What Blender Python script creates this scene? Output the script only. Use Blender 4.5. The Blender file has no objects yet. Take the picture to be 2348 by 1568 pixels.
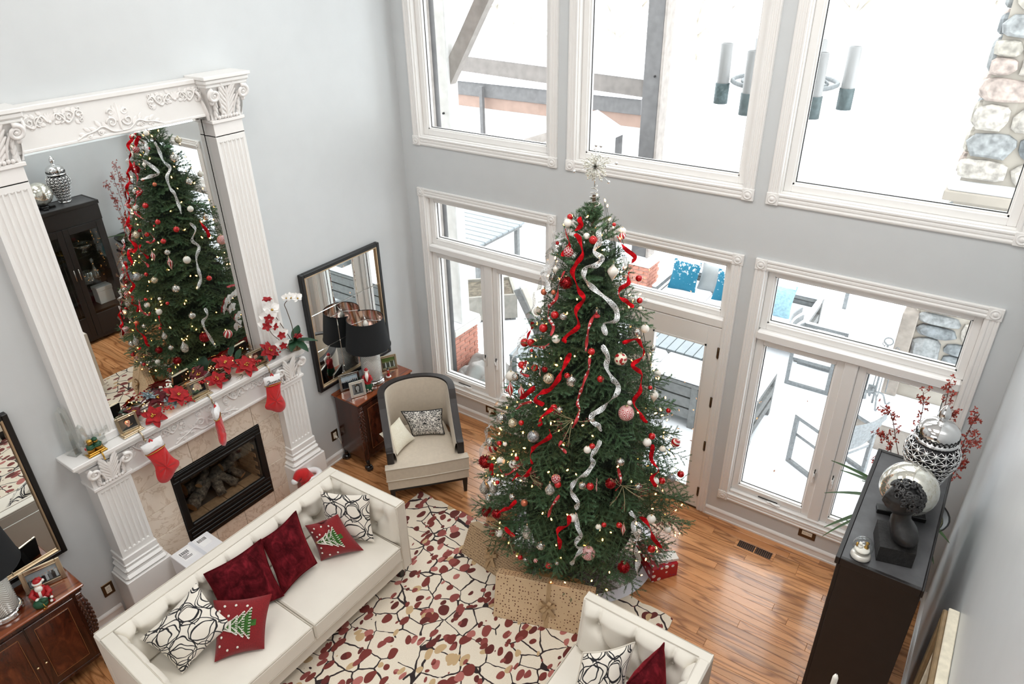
import bpy, math, random
import numpy as np
from mathutils import Matrix, Vector, Euler
random.seed(7)
S = bpy.context.scene
COL = S.collection
PI = math.pi

# ---------------------------------------------------------------- camera, sky, lights, exposure
cd = bpy.data.cameras.new('camera')
cam = bpy.data.objects.new('camera', cd)
COL.objects.link(cam)
cR, cU, cF = (0.819045, 0.573474, -0.017127), (-0.268554, 0.409592, 0.871845), (-0.506995, 0.709481, -0.489483)
cam.matrix_world = Matrix(((cR[0], cU[0], -cF[0], 5.2104), (cR[1], cU[1], -cF[1], -5.4019), (cR[2], cU[2], -cF[2], 4.95), (0, 0, 0, 1)))
cd.sensor_width = 36
cd.lens = 36 * 1617.29 / 2348
cd.clip_start = 0.05
cd.clip_end = 200
S.camera = cam

W = bpy.data.worlds.new('overcast_sky')
S.world = W
W.use_nodes = True
W.node_tree.nodes['Background'].inputs[0].default_value = (0.96, 0.98, 1.0, 1)
W.node_tree.nodes['Background'].inputs[1].default_value = 4.6

def area(name, loc, rot, sx, sy, power, col=(1, 1, 1)):
    l = bpy.data.lights.new(name, 'AREA')
    l.shape = 'RECTANGLE'; l.size = sx; l.size_y = sy; l.energy = power; l.color = col
    o = bpy.data.objects.new(name, l); COL.objects.link(o)
    o.location = loc; o.rotation_euler = rot
    return o
# unseen fill lights, added under the ceiling and behind the camera
area('ceiling_fill_light', (1.6, -2.6, 6.25), (0, 0, 0), 1.6, 1.6, 34, (1, .985, .96))
area('ceiling_fill_light.001', (4.5, -2.6, 6.25), (0, 0, 0), 1.6, 1.6, 85, (1, .985, .96))  # stronger fill, added to brighten the right wall
area('ceiling_fill_light.002', (2.8, -5.6, 6.25), (0, 0, 0), 2.2, 1.6, 50, (1, .985, .96))
area('rear_fill_light', (2.8, -8.6, 3.6), (PI / 2, 0, 0), 4.6, 3.6, 42, (.96, .98, 1))

vs = S.view_settings
vs.view_transform = 'Standard'; vs.look = 'None'; vs.gamma = 1; vs.use_curve_mapping = False; vs.exposure = 0.11
cy = S.cycles
cy.use_denoising = True
cy.max_bounces = 8; cy.diffuse_bounces = 4; cy.glossy_bounces = 5; cy.transmission_bounces = 5; cy.transparent_max_bounces = 14
cy.caustics_reflective = False; cy.caustics_refractive = False
cy.sample_clamp_indirect = 6

# ---------------------------------------------------------------- helpers: colours and materials
def lin(r, g, b):
    f = lambda x: (x / 255 / 12.92) if x / 255 <= .04045 else ((x / 255 + .055) / 1.055) ** 2.4
    return (f(r), f(g), f(b), 1)

class NT:
    def __init__(s, name):
        s.m = bpy.data.materials.new(name); s.m.use_nodes = True
        s.t = s.m.node_tree; s.b = s.t.nodes['Principled BSDF']; s.o = s.t.nodes['Material Output']
    def n(s, typ, _in=None, **kw):
        nd = s.t.nodes.new(typ)
        for k, v in kw.items(): setattr(nd, k, v)
        for k, v in (_in or {}).items(): s.put(nd.inputs[k], v)
        return nd
    def put(s, sock, v):
        if isinstance(v, bpy.types.NodeSocket): s.t.links.new(v, sock)
        else: sock.default_value = v
    def math(s, op, a, b=0.0, c=None, clamp=False):
        nd = s.t.nodes.new('ShaderNodeMath'); nd.operation = op; nd.use_clamp = clamp
        s.put(nd.inputs[0], a); s.put(nd.inputs[1], b)
        if c is not None: s.put(nd.inputs[2], c)
        return nd.outputs[0]
    def vmath(s, op, a, b=(0, 0, 0)):
        nd = s.t.nodes.new('ShaderNodeVectorMath'); nd.operation = op
        s.put(nd.inputs[0], a)
        if op == 'SCALE': s.put(nd.inputs[3], b)
        else: s.put(nd.inputs[1], b)
        return nd.outputs[1] if op in ('LENGTH', 'DISTANCE', 'DOT_PRODUCT') else nd.outputs[0]
    def coord(s, which='Object'): return s.n('ShaderNodeTexCoord').outputs[which]
    def mapping(s, vec, scale=(1, 1, 1), rot=(0, 0, 0), loc=(0, 0, 0)):
        return s.n('ShaderNodeMapping', {0: vec, 1: loc, 2: rot, 3: scale}).outputs[0]
    def noise(s, vec, scale, detail=3, rough=.5, dist=0.0, out=0):
        return s.n('ShaderNodeTexNoise', {'Vector': vec, 'Scale': scale, 'Detail': detail, 'Roughness': rough, 'Distortion': dist}).outputs[out]
    def voro(s, vec, scale, feature='F1', out='Distance', rnd=1.0):
        nd = s.n('ShaderNodeTexVoronoi', feature=feature); s.put(nd.inputs['Vector'], vec); s.put(nd.inputs['Scale'], scale); s.put(nd.inputs['Randomness'], rnd)
        return nd.outputs[out]
    def ramp(s, fac, stops, interp='LINEAR'):
        nd = s.n('ShaderNodeValToRGB', {0: fac}); cr = nd.color_ramp; cr.interpolation = interp
        while len(cr.elements) < len(stops): cr.elements.new(.5)
        for e, (p, c) in zip(cr.elements, stops): e.position = p; e.color = c
        return nd.outputs[0]
    def mix(s, fac, a, b, blend='MIX'):
        nd = s.n('ShaderNodeMix', data_type='RGBA', blend_type=blend)
        s.put(nd.inputs[0], fac); s.put(nd.inputs[6], a); s.put(nd.inputs[7], b)
        return nd.outputs[2]
    def bump(s, h, strength=.3, dist=.01):
        s.put(s.b.inputs['Normal'], s.n('ShaderNodeBump', {'Height': h, 'Strength': strength, 'Distance': dist}).outputs[0])
    def set(s, **k):
        nm = dict(col='Base Color', rough='Roughness', metal='Metallic', spec='Specular IOR Level', emit='Emission Color', es='Emission Strength', sheen='Sheen Weight', coat='Coat Weight', coatr='Coat Roughness', trans='Transmission Weight', ior='IOR', alpha='Alpha')
        for a, v in k.items(): s.put(s.b.inputs[nm[a]], v)
        return s

MATS = {}
def simple(name, rgb, rough=.5, metal=0.0, var=0.06, vscale=6.0, bump=0.0, bscale=60.0, **k):
    """plain paint / cloth / metal with a little procedural variation"""
    if name in MATS: return MATS[name]
    t = NT(name)
    base = lin(*rgb)
    co = t.coord()
    if var:
        nz = t.noise(co, vscale, 3)
        dk = tuple(x * (1 - var) for x in base[:3]) + (1,)
        lt = tuple(min(1, x * (1 + var)) for x in base[:3]) + (1,)
        t.set(col=t.ramp(nz, [(.3, dk), (.7, lt)]))
    else: t.set(col=base)
    t.set(rough=rough, metal=metal, **k)
    if bump: t.bump(t.noise(co, bscale, 2), bump, .005)
    MATS[name] = t.m
    return t.m

# ---------------------------------------------------------------- helpers: meshes
STUFF = {'beads', 'berries', 'berry_cluster', 'pine_needles', 'white_stitching', 'blossoms', 'toys', 'spikes', 'bare_branches', 'twigs', 'slot'}   # parts whose bits are too small to pick apart
XF = {}          # world matrix of every object built here (before depsgraph update)
class MB:
    def __init__(s): s.v = []; s.f = []; s.m = []; s.sm = []; s.st = []
    def add(s, verts, faces, mat=0, smooth=False, M=None):
        o = len(s.v); s.st.append((o, len(s.f)))
        s.v += [tuple(M @ Vector(p)) for p in verts] if M is not None else [tuple(p) for p in verts]
        s.f += [tuple(i + o for i in f) for f in faces]
        s.m += [mat] * len(faces); s.sm += [smooth] * len(faces)
        return s
    def box(s, x0, y0, z0, x1, y1, z1, mat=0, M=None):
        v = [(x, y, z) for z in (z0, z1) for y in (y0, y1) for x in (x0, x1)]
        return s.add(v, [(0, 2, 3, 1), (4, 5, 7, 6), (0, 1, 5, 4), (2, 6, 7, 3), (0, 4, 6, 2), (1, 3, 7, 5)], mat, False, M)
    def rbox(s, x0, y0, z0, x1, y1, z1, b=.01, mat=0, M=None, smooth=False):
        """box with chamfered edges"""
        b = min(b, (x1 - x0) * .49, (y1 - y0) * .49, (z1 - z0) * .49)
        lo, hi = (x0, y0, z0), (x1, y1, z1)
        V = []; idx = {}
        for sx in (0, 1):
            for sy in (0, 1):
                for sz in (0, 1):
                    sg = (sx, sy, sz)
                    for a in range(3):
                        p = []
                        for k in range(3):
                            e = hi[k] if sg[k] else lo[k]
                            p.append(e if k == a else (e - b if sg[k] else e + b))
                        idx[sg + (a,)] = len(V); V.append(p)
        F = []
        for a in range(3):
            o = [k for k in range(3) if k != a]
            for sd in (0, 1):
                q = []
                for (u, w) in ((0, 0), (1, 0), (1, 1), (0, 1)):
                    g = [0, 0, 0]; g[a] = sd; g[o[0]] = u; g[o[1]] = w; q.append(idx[tuple(g) + (a,)])
                flip = (sd == 1) ^ (a == 1)
                F.append(q if flip else q[::-1])
        for a in range(3):
            o = [k for k in range(3) if k != a]
            for u in (0, 1):
                for w in (0, 1):
                    g0 = [0, 0, 0]; g1 = [0, 0, 0]; g0[a] = 0; g1[a] = 1
                    for g in (g0, g1): g[o[0]] = u; g[o[1]] = w
                    F.append([idx[tuple(g0) + (o[0],)], idx[tuple(g0) + (o[1],)], idx[tuple(g1) + (o[1],)], idx[tuple(g1) + (o[0],)]])
        for g in [(x, y, z) for x in (0, 1) for y in (0, 1) for z in (0, 1)]:
            F.append([idx[g + (0,)], idx[g + (1,)], idx[g + (2,)]])
        cx = Vector(((x0 + x1) / 2, (y0 + y1) / 2, (z0 + z1) / 2)); G = []
        for f in F:
            P = [Vector(V[i]) for i in f]; c = sum(P, Vector()) / len(P)
            n = (P[1] - P[0]).cross(P[2] - P[1])
            G.append(f if n.dot(c - cx) > 0 else f[::-1])
        return s.add(V, G, mat, smooth, M)
    def lathe(s, prof, n=24, c=(0, 0, 0), mat=0, M=None, smooth=True, cap=True):
        V = []; F = []
        for (r, z) in prof:
            for k in range(n):
                a = 2 * PI * k / n; V.append((c[0] + r * math.cos(a), c[1] + r * math.sin(a), c[2] + z))
        for i in range(len(prof) - 1):
            for k in range(n):
                k2 = (k + 1) % n; F.append((i * n + k, i * n + k2, (i + 1) * n + k2, (i + 1) * n + k))
        if cap:
            if prof[0][0] > 1e-4: F.append(tuple(range(n))[::-1])
            if prof[-1][0] > 1e-4: F.append(tuple((len(prof) - 1) * n + k for k in range(n)))
        return s.add(V, F, mat, smooth, M)
    def cyl(s, p0, p1, r0, r1=None, n=12, mat=0, smooth=True, M=None):
        return s.tube([p0, p1], [r0, r0 if r1 is None else r1], n, mat, smooth, M)
    def tube(s, pts, r, n=8, mat=0, smooth=True, M=None, closed=False, flat=None):
        P = [Vector(p) for p in pts]; m = len(P)
        if not isinstance(r, (list, tuple)): r = [r] * m
        V = []; F = []; prev = None
        for i in range(m):
            if closed: t = P[(i + 1) % m] - P[i - 1]
            else: t = P[min(i + 1, m - 1)] - P[max(i - 1, 0)]
            if t.length < 1e-9: t = Vector((0, 0, 1))
            t.normalize()
            if prev is None:
                ref = Vector((0, 0, 1)) if abs(t.z) < .9 else Vector((1, 0, 0))
                if flat is not None: ref = Vector(flat)
                a = ref - t * ref.dot(t); a.normalize()
            else:
                a = prev - t * prev.dot(t)
                if a.length < 1e-6: a = t.orthogonal()
                a.normalize()
            prev = a; b = t.cross(a)
            for k in range(n):
                g = 2 * PI * k / n
                V.append(P[i] + (a * math.cos(g) + b * math.sin(g)) * r[i])
        L = m if closed else m - 1
        for i in range(L):
            j = (i + 1) % m
            for k in range(n):
                k2 = (k + 1) % n; F.append((i * n + k, i * n + k2, j * n + k2, j * n + k))
        if not closed: F.append(tuple(range(n))[::-1]); F.append(tuple((m - 1) * n + k for k in range(n)))
        return s.add(V, F, mat, smooth, M)
    def ball(s, c, r, nu=12, nv=8, mat=0, M=None):
        if not isinstance(r, (list, tuple)): r = (r, r, r)
        V = [(c[0], c[1], c[2] - r[2])]; F = []
        for j in range(1, nv):
            p = -PI / 2 + PI * j / nv
            for i in range(nu):
                a = 2 * PI * i / nu
                V.append((c[0] + r[0] * math.cos(p) * math.cos(a), c[1] + r[1] * math.cos(p) * math.sin(a), c[2] + r[2] * math.sin(p)))
        V.append((c[0], c[1], c[2] + r[2])); e = len(V) - 1
        for i in range(nu):
            i2 = (i + 1) % nu
            F.append((0, 1 + i2, 1 + i)); F.append((e, e - nu + i, e - nu + i2))
            for j in range(nv - 2): F.append((1 + j * nu + i, 1 + j * nu + i2, 1 + (j + 1) * nu + i2, 1 + (j + 1) * nu + i))
        return s.add(V, F, mat, True, M)
    def prism(s, poly, h0, h1, axis='z', mat=0, M=None, smooth=False):
        """polygon in the plane across `axis`, extruded h0..h1 along it (x: poly=(y,z), y: poly=(x,z), z: poly=(x,y))"""
        n = len(poly)
        g = {'z': lambda p, h: (p[0], p[1], h), 'y': lambda p, h: (p[0], h, p[1]), 'x': lambda p, h: (h, p[0], p[1])}[axis]
        V = [g(p, h0) for p in poly] + [g(p, h1) for p in poly]
        A = sum(poly[i][0] * poly[(i + 1) % n][1] - poly[(i + 1) % n][0] * poly[i][1] for i in range(n))
        flip = (A < 0) ^ (axis == 'y') ^ (h1 < h0)
        F = [tuple(range(n))[::-1], tuple(range(n, 2 * n))] + [(i, (i + 1) % n, n + (i + 1) % n, n + i) for i in range(n)]
        if flip: F = [f[::-1] for f in F]
        s.add(V, F, mat, False, M)
        if smooth:
            for k in range(1, n + 1): s.sm[-k] = True
        return s
    def grid(s, fn, nu, nv, mat=0, smooth=True, M=None, wrap=False):
        V = [fn(i / nu, j / nv) for j in range(nv + 1) for i in range(nu + 1)]
        F = [(j * (nu + 1) + i, j * (nu + 1) + i + 1, (j + 1) * (nu + 1) + i + 1, (j + 1) * (nu + 1) + i) for j in range(nv) for i in range(nu)]
        return s.add(V, F, mat, smooth, M)
    def mesh(s, name, mats=None):
        me = bpy.data.meshes.new(name)
        me.from_pydata(s.v, [], s.f); 
        me.polygons.foreach_set('material_index', s.m); me.polygons.foreach_set('use_smooth', s.sm)
        if mats is not None:
            for m in (mats if isinstance(mats, (list, tuple)) else [mats]): me.materials.append(m)
        me.update()
        return me
    def build(s, name, mats, parent=None, local=False, kind=None, label=None):
        """ONE mesh object; geometry given in world space unless local=True"""
        if parent is not None and not local:
            Mi = XF[parent.name].inverted()
            s.v = [tuple(Mi @ Vector(p)) for p in s.v]
        o = bpy.data.objects.new(name, s.mesh(name, mats)); COL.objects.link(o)
        if parent is not None: o.parent = parent; XF[o.name] = XF[parent.name].copy()
        else: XF[o.name] = Matrix()
        if kind or name in STUFF: o['kind'] = kind or 'stuff'
        if label: o['label'] = label
        return o

def pieces(mb, name, mats, parent, local=False, per=1):
    """every `per` shapes added to mb become an object of their own"""
    st = mb.st + [(len(mb.v), len(mb.f))]; out = []
    for i in range(0, len(mb.st), per):
        (v0, f0), (v1, f1) = st[i], st[min(i + per, len(mb.st))]
        q = MB(); q.v = mb.v[v0:v1]; q.f = [tuple(k - v0 for k in f) for f in mb.f[f0:f1]]; q.m = mb.m[f0:f1]; q.sm = mb.sm[f0:f1]
        out.append(q.build(name, mats, parent, local))
    return out
def thing(name, label, cat, loc=(0, 0, 0), rz=0.0, group=None, rot=None):
    o = bpy.data.objects.new(name, None); COL.objects.link(o)
    o.empty_display_size = .05
    o.location = loc; o.rotation_euler = rot if rot else (0, 0, rz)
    o['label'] = label; o['category'] = cat
    if group: o['group'] = group
    XF[o.name] = Matrix.LocRotScale(Vector(loc), Euler(o.rotation_euler), None)
    return o
def tag(o, label, cat, group=None):
    o['label'] = label; o['category'] = cat
    if group: o['group'] = group
    return o
def struct(o): o['kind'] = 'structure'; return o
def sroot(name, loc=(0, 0, 0)):
    o = bpy.data.objects.new(name, None); COL.objects.link(o); o.location = loc; o['kind'] = 'structure'
    XF[o.name] = Matrix.Translation(Vector(loc)); return o
def dup(root, loc=None, rot=None, scale=None, label=None, group=None):
    r = root.copy(); COL.objects.link(r)
    if loc is not None: r.location = loc
    if rot is not None: r.rotation_euler = rot
    if scale is not None: r.scale = scale
    if label: r['label'] = label
    if group: r['group'] = group
    for ch in list(root.children):
        c = ch.copy(); COL.objects.link(c); c.parent = r
        for g in list(ch.children):
            d = g.copy(); COL.objects.link(d); d.parent = c
    XF[r.name] = Matrix.LocRotScale(Vector(r.location), Euler(r.rotation_euler), None)
    return r
def frame_axes(o, x, y, z):
    """matrix with origin o and the three axes as columns"""
    x, y, z = Vector(x), Vector(y), Vector(z)
    return Matrix(((x[0], y[0], z[0], o[0]), (x[1], y[1], z[1], o[1]), (x[2], y[2], z[2], o[2]), (0, 0, 0, 1)))
def bez(p0, p1, p2, p3, n=10):
    P = [Vector(p) for p in (p0, p1, p2, p3)]
    return [P[0] * (1 - t) ** 3 + P[1] * 3 * t * (1 - t) ** 2 + P[2] * 3 * t * t * (1 - t) + P[3] * t ** 3 for t in [i / n for i in range(n + 1)]]
def smoothpts(pts, k=4):
    """Catmull-Rom through the points"""
    P = [Vector(p) for p in pts]; P = [P[0] * 2 - P[1]] + P + [P[-1] * 2 - P[-2]]; out = []
    for i in range(1, len(P) - 2):
        a, b, c, d = P[i - 1:i + 3]
        for j in range(k):
            t = j / k
            out.append(.5 * ((2 * b) + (c - a) * t + (2 * a - 5 * b + 4 * c - d) * t * t + (3 * b - a - 3 * c + d) * t ** 3))
    return out + [P[-2]]
# ---------------------------------------------------------------- shared materials
M_wall = simple('wall_paint', (206, 209, 210), .34, var=.015, bump=.02, bscale=300)
M_white = simple('white_trim_paint', (238, 236, 233), .32, var=.01)
M_plaster = simple('white_carved_plaster', (240, 237, 234), .4, var=.015)
M_black = simple('black_lacquer', (14, 13, 13), .35, var=.1)
M_blackm = simple('black_metal', (12, 12, 12), .4, .2, var=.1)
M_dkwood = simple('espresso_wood', (22, 18, 17), .42, var=.2, vscale=12)
M_chrome = simple('chrome', (225, 225, 225), .06, 1.0, var=0)
M_silver = simple('brushed_silver', (190, 187, 180), .22, 1.0, var=.05)
M_brass = simple('antique_brass', (176, 140, 70), .28, 1.0, var=.1)
M_bronze = simple('bronze_plate', (92, 72, 50), .35, .8, var=.1)
M_mirror = simple('mirror_silvering', (246, 249, 248), .0, 1.0, var=0)
M_cream = simple('cream_upholstery', (232, 226, 214), .62, var=.02, sheen=.15)
M_creamd = simple('cream_piping', (214, 206, 192), .6, var=.02)
M_linen = simple('natural_linen', (206, 194, 176), .8, var=.04, vscale=30, bump=.06, bscale=500, sheen=.2)
M_snow = simple('snow', (246, 248, 252), .7, var=.01, bump=.2, bscale=9)
M_grey = simple('grey_outdoor_wood', (112, 113, 112), .7, var=.18, vscale=18)
M_greymetal = simple('grey_outdoor_metal', (124, 128, 130), .55, .1, var=.2, vscale=40)
M_red = simple('red_felt', (196, 22, 24), .85, var=.08, vscale=40, sheen=.4)
M_whitefur = simple('white_plush', (244, 244, 244), .9, var=.02, bump=.3, bscale=200)
M_velvet = None
M_green = simple('dark_green_leaf', (28, 66, 40), .5, var=.25, vscale=20)
M_stem = simple('brown_stem', (86, 66, 44), .7, var=.2)
M_goldw = simple('gold_print', (150, 120, 80), .4, .6, var=.05)

def glass_mat(name, tint=(.96, .98, .98, 1), lo=.035, hi=.75, rough=.0):
    t = NT(name)
    fr = t.n('ShaderNodeFresnel', {'IOR': 1.5}).outputs[0]
    tr = t.n('ShaderNodeBsdfTransparent', {0: tint}).outputs[0]
    gl = t.n('ShaderNodeBsdfGlossy', {0: (1, 1, 1, 1), 'Roughness': rough}).outputs[0]
    front = t.math('SUBTRACT', 1.0, t.n('ShaderNodeNewGeometry').outputs['Backfacing'])   # reflect once, at the outer face of each sheet
    mx = t.n('ShaderNodeMixShader', {0: t.math('MULTIPLY', fr, front), 1: tr, 2: gl}).outputs[0]
    t.t.links.new(mx, t.o.inputs[0]); MATS[name] = t.m
    return t.m
M_pane = glass_mat('window_glass')
M_clear = glass_mat('clear_glass', (.93, .94, .93, 1))

def crystal_mat():
    t = NT('cut_crystal')
    lw = t.n('ShaderNodeLayerWeight', {'Blend': .35}).outputs['Facing']
    tr = t.n('ShaderNodeBsdfTransparent', {0: (.95, .96, .94, 1)}).outputs[0]
    gl = t.n('ShaderNodeBsdfGlossy', {0: (1, 1, 1, 1), 'Roughness': .02}).outputs[0]
    df = t.n('ShaderNodeBsdfTranslucent', {0: (.93, .94, .92, 1)}).outputs[0]
    a = t.n('ShaderNodeMixShader', {0: .22, 1: tr, 2: df}).outputs[0]
    t.t.links.new(t.n('ShaderNodeMixShader', {0: t.math('MULTIPLY_ADD', lw, .55, .10), 1: a, 2: gl}).outputs[0], t.o.inputs[0]); MATS['cut_crystal'] = t.m; return t.m
M_crystal = crystal_mat()

def velvet_mat(name, rgb):
    t = NT(name); co = t.coord()
    nz = t.noise(t.mapping(co, (4, 4, 7)), 2.6, 6, .66, .6)
    rd = t.math('ABSOLUTE', t.math('SUBTRACT', t.noise(t.mapping(co, (6, 2.2, 6), (0, 0, .5)), 2.0, 3, .6, 1.0), .5))
    k = t.math('ADD', t.math('MULTIPLY', nz, .8), t.math('MULTIPLY', rd, .7))
    b = lin(*rgb)
    lw = t.n('ShaderNodeLayerWeight', {'Blend': .3}).outputs['Facing']      # pile brightens towards grazing view, as velvet does
    c = t.ramp(k, [(.34, tuple(x * .35 for x in b[:3]) + (1,)), (.50, b), (.66, tuple(min(1, x * 2.2) for x in b[:3]) + (1,))])  # light and dark sheen of the crushed pile put into the colour
    t.set(col=t.mix(t.math('MULTIPLY', lw, .35), c, tuple(min(1, x * 3.0) for x in b[:3]) + (1,)), rough=.9, spec=.08, sheen=.3)
    t.put(t.b.inputs['Sheen Tint'], lin(230, 60, 70))
    t.bump(k, .3, .02)
    return t.m
M_velvet = velvet_mat('burgundy_velvet', (88, 20, 27))

def wood_mat(name, dark, mid, light, scale=1.0, rough=.3, axis=0, coat=.3, rnd=True, wscale=3.0):
    """long-grain wood: stretched noise plus distorted rings; each object gets its own tone and grain"""
    t = NT(name)
    co = t.coord()
    if rnd:
        r = t.n('ShaderNodeObjectInfo').outputs['Random']
        off = t.n('ShaderNodeCombineXYZ', {0: t.math('MULTIPLY', r, 37.0), 1: t.math('MULTIPLY', r, 91.0), 2: t.math('MULTIPLY', r, 13.0)}).outputs[0]
        co = t.vmath('ADD', co, off)
    sc = [9, 9, 9]; sc[axis] = 1.1
    st = t.mapping(co, tuple(v * scale for v in sc))
    sc2 = [8, 8, 8]; sc2[axis] = .9
    warp = t.noise(t.mapping(co, tuple(v * scale * .55 for v in sc2)), 1.0, 2, .5)
    rings = t.math('FRACT', t.math('MULTIPLY', warp, wscale * 3.2))
    rings = t.math('ABSOLUTE', t.math('SUBTRACT', rings, .5))
    line = t.math('SMOOTH_MIN', t.math('MULTIPLY', rings, 5.0), 1.0, .3)
    fine = t.noise(t.mapping(co, tuple(v * scale * 9 for v in sc)), 1.0, 3, .6)
    base = t.ramp(t.noise(st, .5, 2), [(.3, mid), (.7, light)])
    c = t.mix(t.math('MULTIPLY', t.math('SUBTRACT', 1.0, line, clamp=True), .75), base, dark)
    c = t.mix(t.math('MULTIPLY', t.math('GREATER_THAN', fine, .6), .25), c, dark)
    if rnd:
        hs = t.n('ShaderNodeHueSaturation', {'Hue': .5, 'Saturation': 1.0, 'Value': t.math('ADD', .86, t.math('MULTIPLY', r, .26)), 'Color': c}).outputs[0]
        c = hs
    t.set(col=c, rough=rough, coat=coat, coatr=.12)
    t.bump(line, .04, .002)
    MATS[name] = t.m
    return t.m
M_oak = wood_mat('oak_floor_board', lin(116, 68, 36), lin(190, 130, 82), lin(212, 154, 104), 1.0, .26, 0, .5, True, 3.2)
M_mahog = wood_mat('polished_mahogany', lin(58, 24, 14), lin(110, 52, 28), lin(150, 78, 42), 1.4, .18, 1, .6, False, 1.6)
M_mahogd = wood_mat('dark_mahogany', lin(24, 11, 8), lin(52, 25, 17), lin(78, 38, 24), 1.4, .24, 2, .5, False, 2.2)

# ---------------------------------------------------------------- the room
RW = 5.632           # right wall
ZC = 6.4             # ceiling
YB = -9.2            # wall behind the camera
WIN = [(.170, 1.890), (1.993, 3.675), (3.778, 5.466)]    # casing outer edges of the three window bays
CW = .085            # casing width
ZUB, ZUT = 3.199, 5.75
ZLB, ZLT = .265, 2.744

def cells(name, xs, zs, holes, place, mat):
    """a wall slab cut by a grid, leaving the cells whose middle lies in a hole open"""
    mb = MB()
    for i in range(len(xs) - 1):
        for j in range(len(zs) - 1):
            cx, cz = (xs[i] + xs[i + 1]) / 2, (zs[j] + zs[j + 1]) / 2
            if any(h[0] < cx < h[1] and h[2] < cz < h[3] for h in holes): continue
            place(mb, xs[i], xs[i + 1], zs[j], zs[j + 1])
    return struct(mb.build(name, mat))
holes = []
for k, (a, b) in enumerate(WIN):
    holes.append((a + CW - .012, b - CW + .012, ZUB + CW - .012, ZUT))
    holes.append((a + CW - .012, b - CW + .012, 0.0 if k == 1 else ZLB + CW - .012, ZLT - CW + .012))
xs = sorted({0.0, RW} | {h[0] for h in holes} | {h[1] for h in holes})
zs = sorted({0.0, ZC} | {h[2] for h in holes} | {h[3] for h in holes})
cells('wall_back', xs, zs, holes, lambda mb, a, b, c, d: mb.box(a, 0, c, b, .16, d), M_wall)
FBY0, FBY1, FBZ0, FBZ1 = -3.26, -2.41, .29, 1.05
cells('wall_left', [YB, FBY0, FBY1, 0.16], [0, FBZ0, FBZ1, ZC], [(FBY0, FBY1, FBZ0, FBZ1)], lambda mb, a, b, c, d: mb.box(-.14, a, c, 0, b, d), M_wall)
struct(MB().box(RW, YB, 0, RW + .14, .16, ZC).build('wall_right', M_wall))
struct(MB().box(0, YB - .14, 0, RW, YB, ZC).build('wall_front', M_wall))
struct(MB().box(-.14, YB - .14, ZC, RW + .14, .16, ZC + .12).build('ceiling', M_white))

# oak strip floor: the strips in view are pieces of their own, the rest of the room is one joined field
fl = MB().box(-.14, YB - .14, -.12, RW + .14, .16, -.012).build('floor', simple('subfloor', (70, 44, 26), .8))
struct(fl)
BWID = .0826
blen = [1.05, 1.4, 1.75, .8]
bmesh_ = []
for L in blen:
    bmesh_.append(MB().rbox(0, .0006, -.012, L - .0012, BWID - .0006, 0, .0014).mesh('floor_board', [M_oak]))
nrow = int(4.0 / BWID); rnd = random.Random(3); nb = 0
rest = MB()
for r in range(int(-YB / BWID) + 1):
    y = -(r + 1) * BWID
    x = -rnd.random() * .9
    while x < RW:
        k = rnd.randrange(4)
        a, b = max(x, 0), min(x + blen[k], RW)
        seen = r < nrow and nb < 290 and not (1.2 < a and b < 3.9 and y < -1.5) and not (a > 4.6 and y < -.4)
        if seen and b - a > .05:
            o = bpy.data.objects.new('floor_board', bmesh_[k]); COL.objects.link(o); o.parent = fl
            o.location = (x if x >= 0 else 0, y, 0)
            if b - a < blen[k] - .001: o.scale = ((b - a) / blen[k], 1, 1)
            nb += 1
        elif b - a > .02:
            rest.rbox(a + .0006, y + .0006, -.012, b - .0006, y + BWID - .0006, 0, .0014)
        x += blen[k]
ro = rest.build('floor_board_field', M_oak, fl); ro['kind'] = 'stuff'

# baseboards (profile: shoe, flat, ogee)
def baseboard(name, a, b, wall):
    prof = [(0, 0), (.022, 0), (.022, .016), (.014, .018), (.014, .075), (.020, .080), (.016, .092), (.006, .104), (0, .106)]
    mb = MB()
    if wall == 'back': mb.prism([(-p[0] , p[1]) for p in prof], a, b, 'x')
    elif wall == 'left': mb.prism([(p[0], p[1]) for p in prof], a, b, 'y')
    elif wall == 'right': mb.prism([(RW - p[0], p[1]) for p in prof], a, b, 'y')
    return struct(mb.build(name, M_white))
baseboard('baseboard_back', 0.0, WIN[1][0], 'back'); baseboard('baseboard_back.001', WIN[1][1], RW, 'back')
baseboard('baseboard_left', -1.80, 0, 'left'); baseboard('baseboard_left.001', YB, -3.95, 'left')
baseboard('baseboard_right', YB, 0, 'right')

# ---------------------------------------------------------------- windows
FLUTE = [(0, 0), (0, .016), (.010, .020), (.018, .020), (.024, .013), (.032, .013), (.036, .018), (.050, .018), (.054, .013), (.062, .013), (.068, .022), (.080, .022), (.085, .012), (.085, 0)]
def rosette(root, x, z, s=.094):
    mb = MB().rbox(x - s / 2, -.026, z - s / 2, x + s / 2, 0, z + s / 2, .004)
    Mx = frame_axes((x, -.026, z), (1, 0, 0), (0, 0, 1), (0, -1, 0))
    mb.lathe([(.036, -.001), (.036, .004), (.030, .007), (.026, .003), (.018, .003), (.014, .008), (.004, .010), (0, .010)], 18, M=Mx)
    mb.build('corner_block', M_white, root)
def casing(root, kind, x0, x1, z0, z1):
    mb = MB()
    if kind == 'v': mb.prism([(x0 + u, -h) for u, h in FLUTE], z0, z1, 'z')
    else: mb.prism([(-h, z0 + u) for u, h in FLUTE], x0, x1, 'x')
    mb.build('casing', M_white, root)
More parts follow.
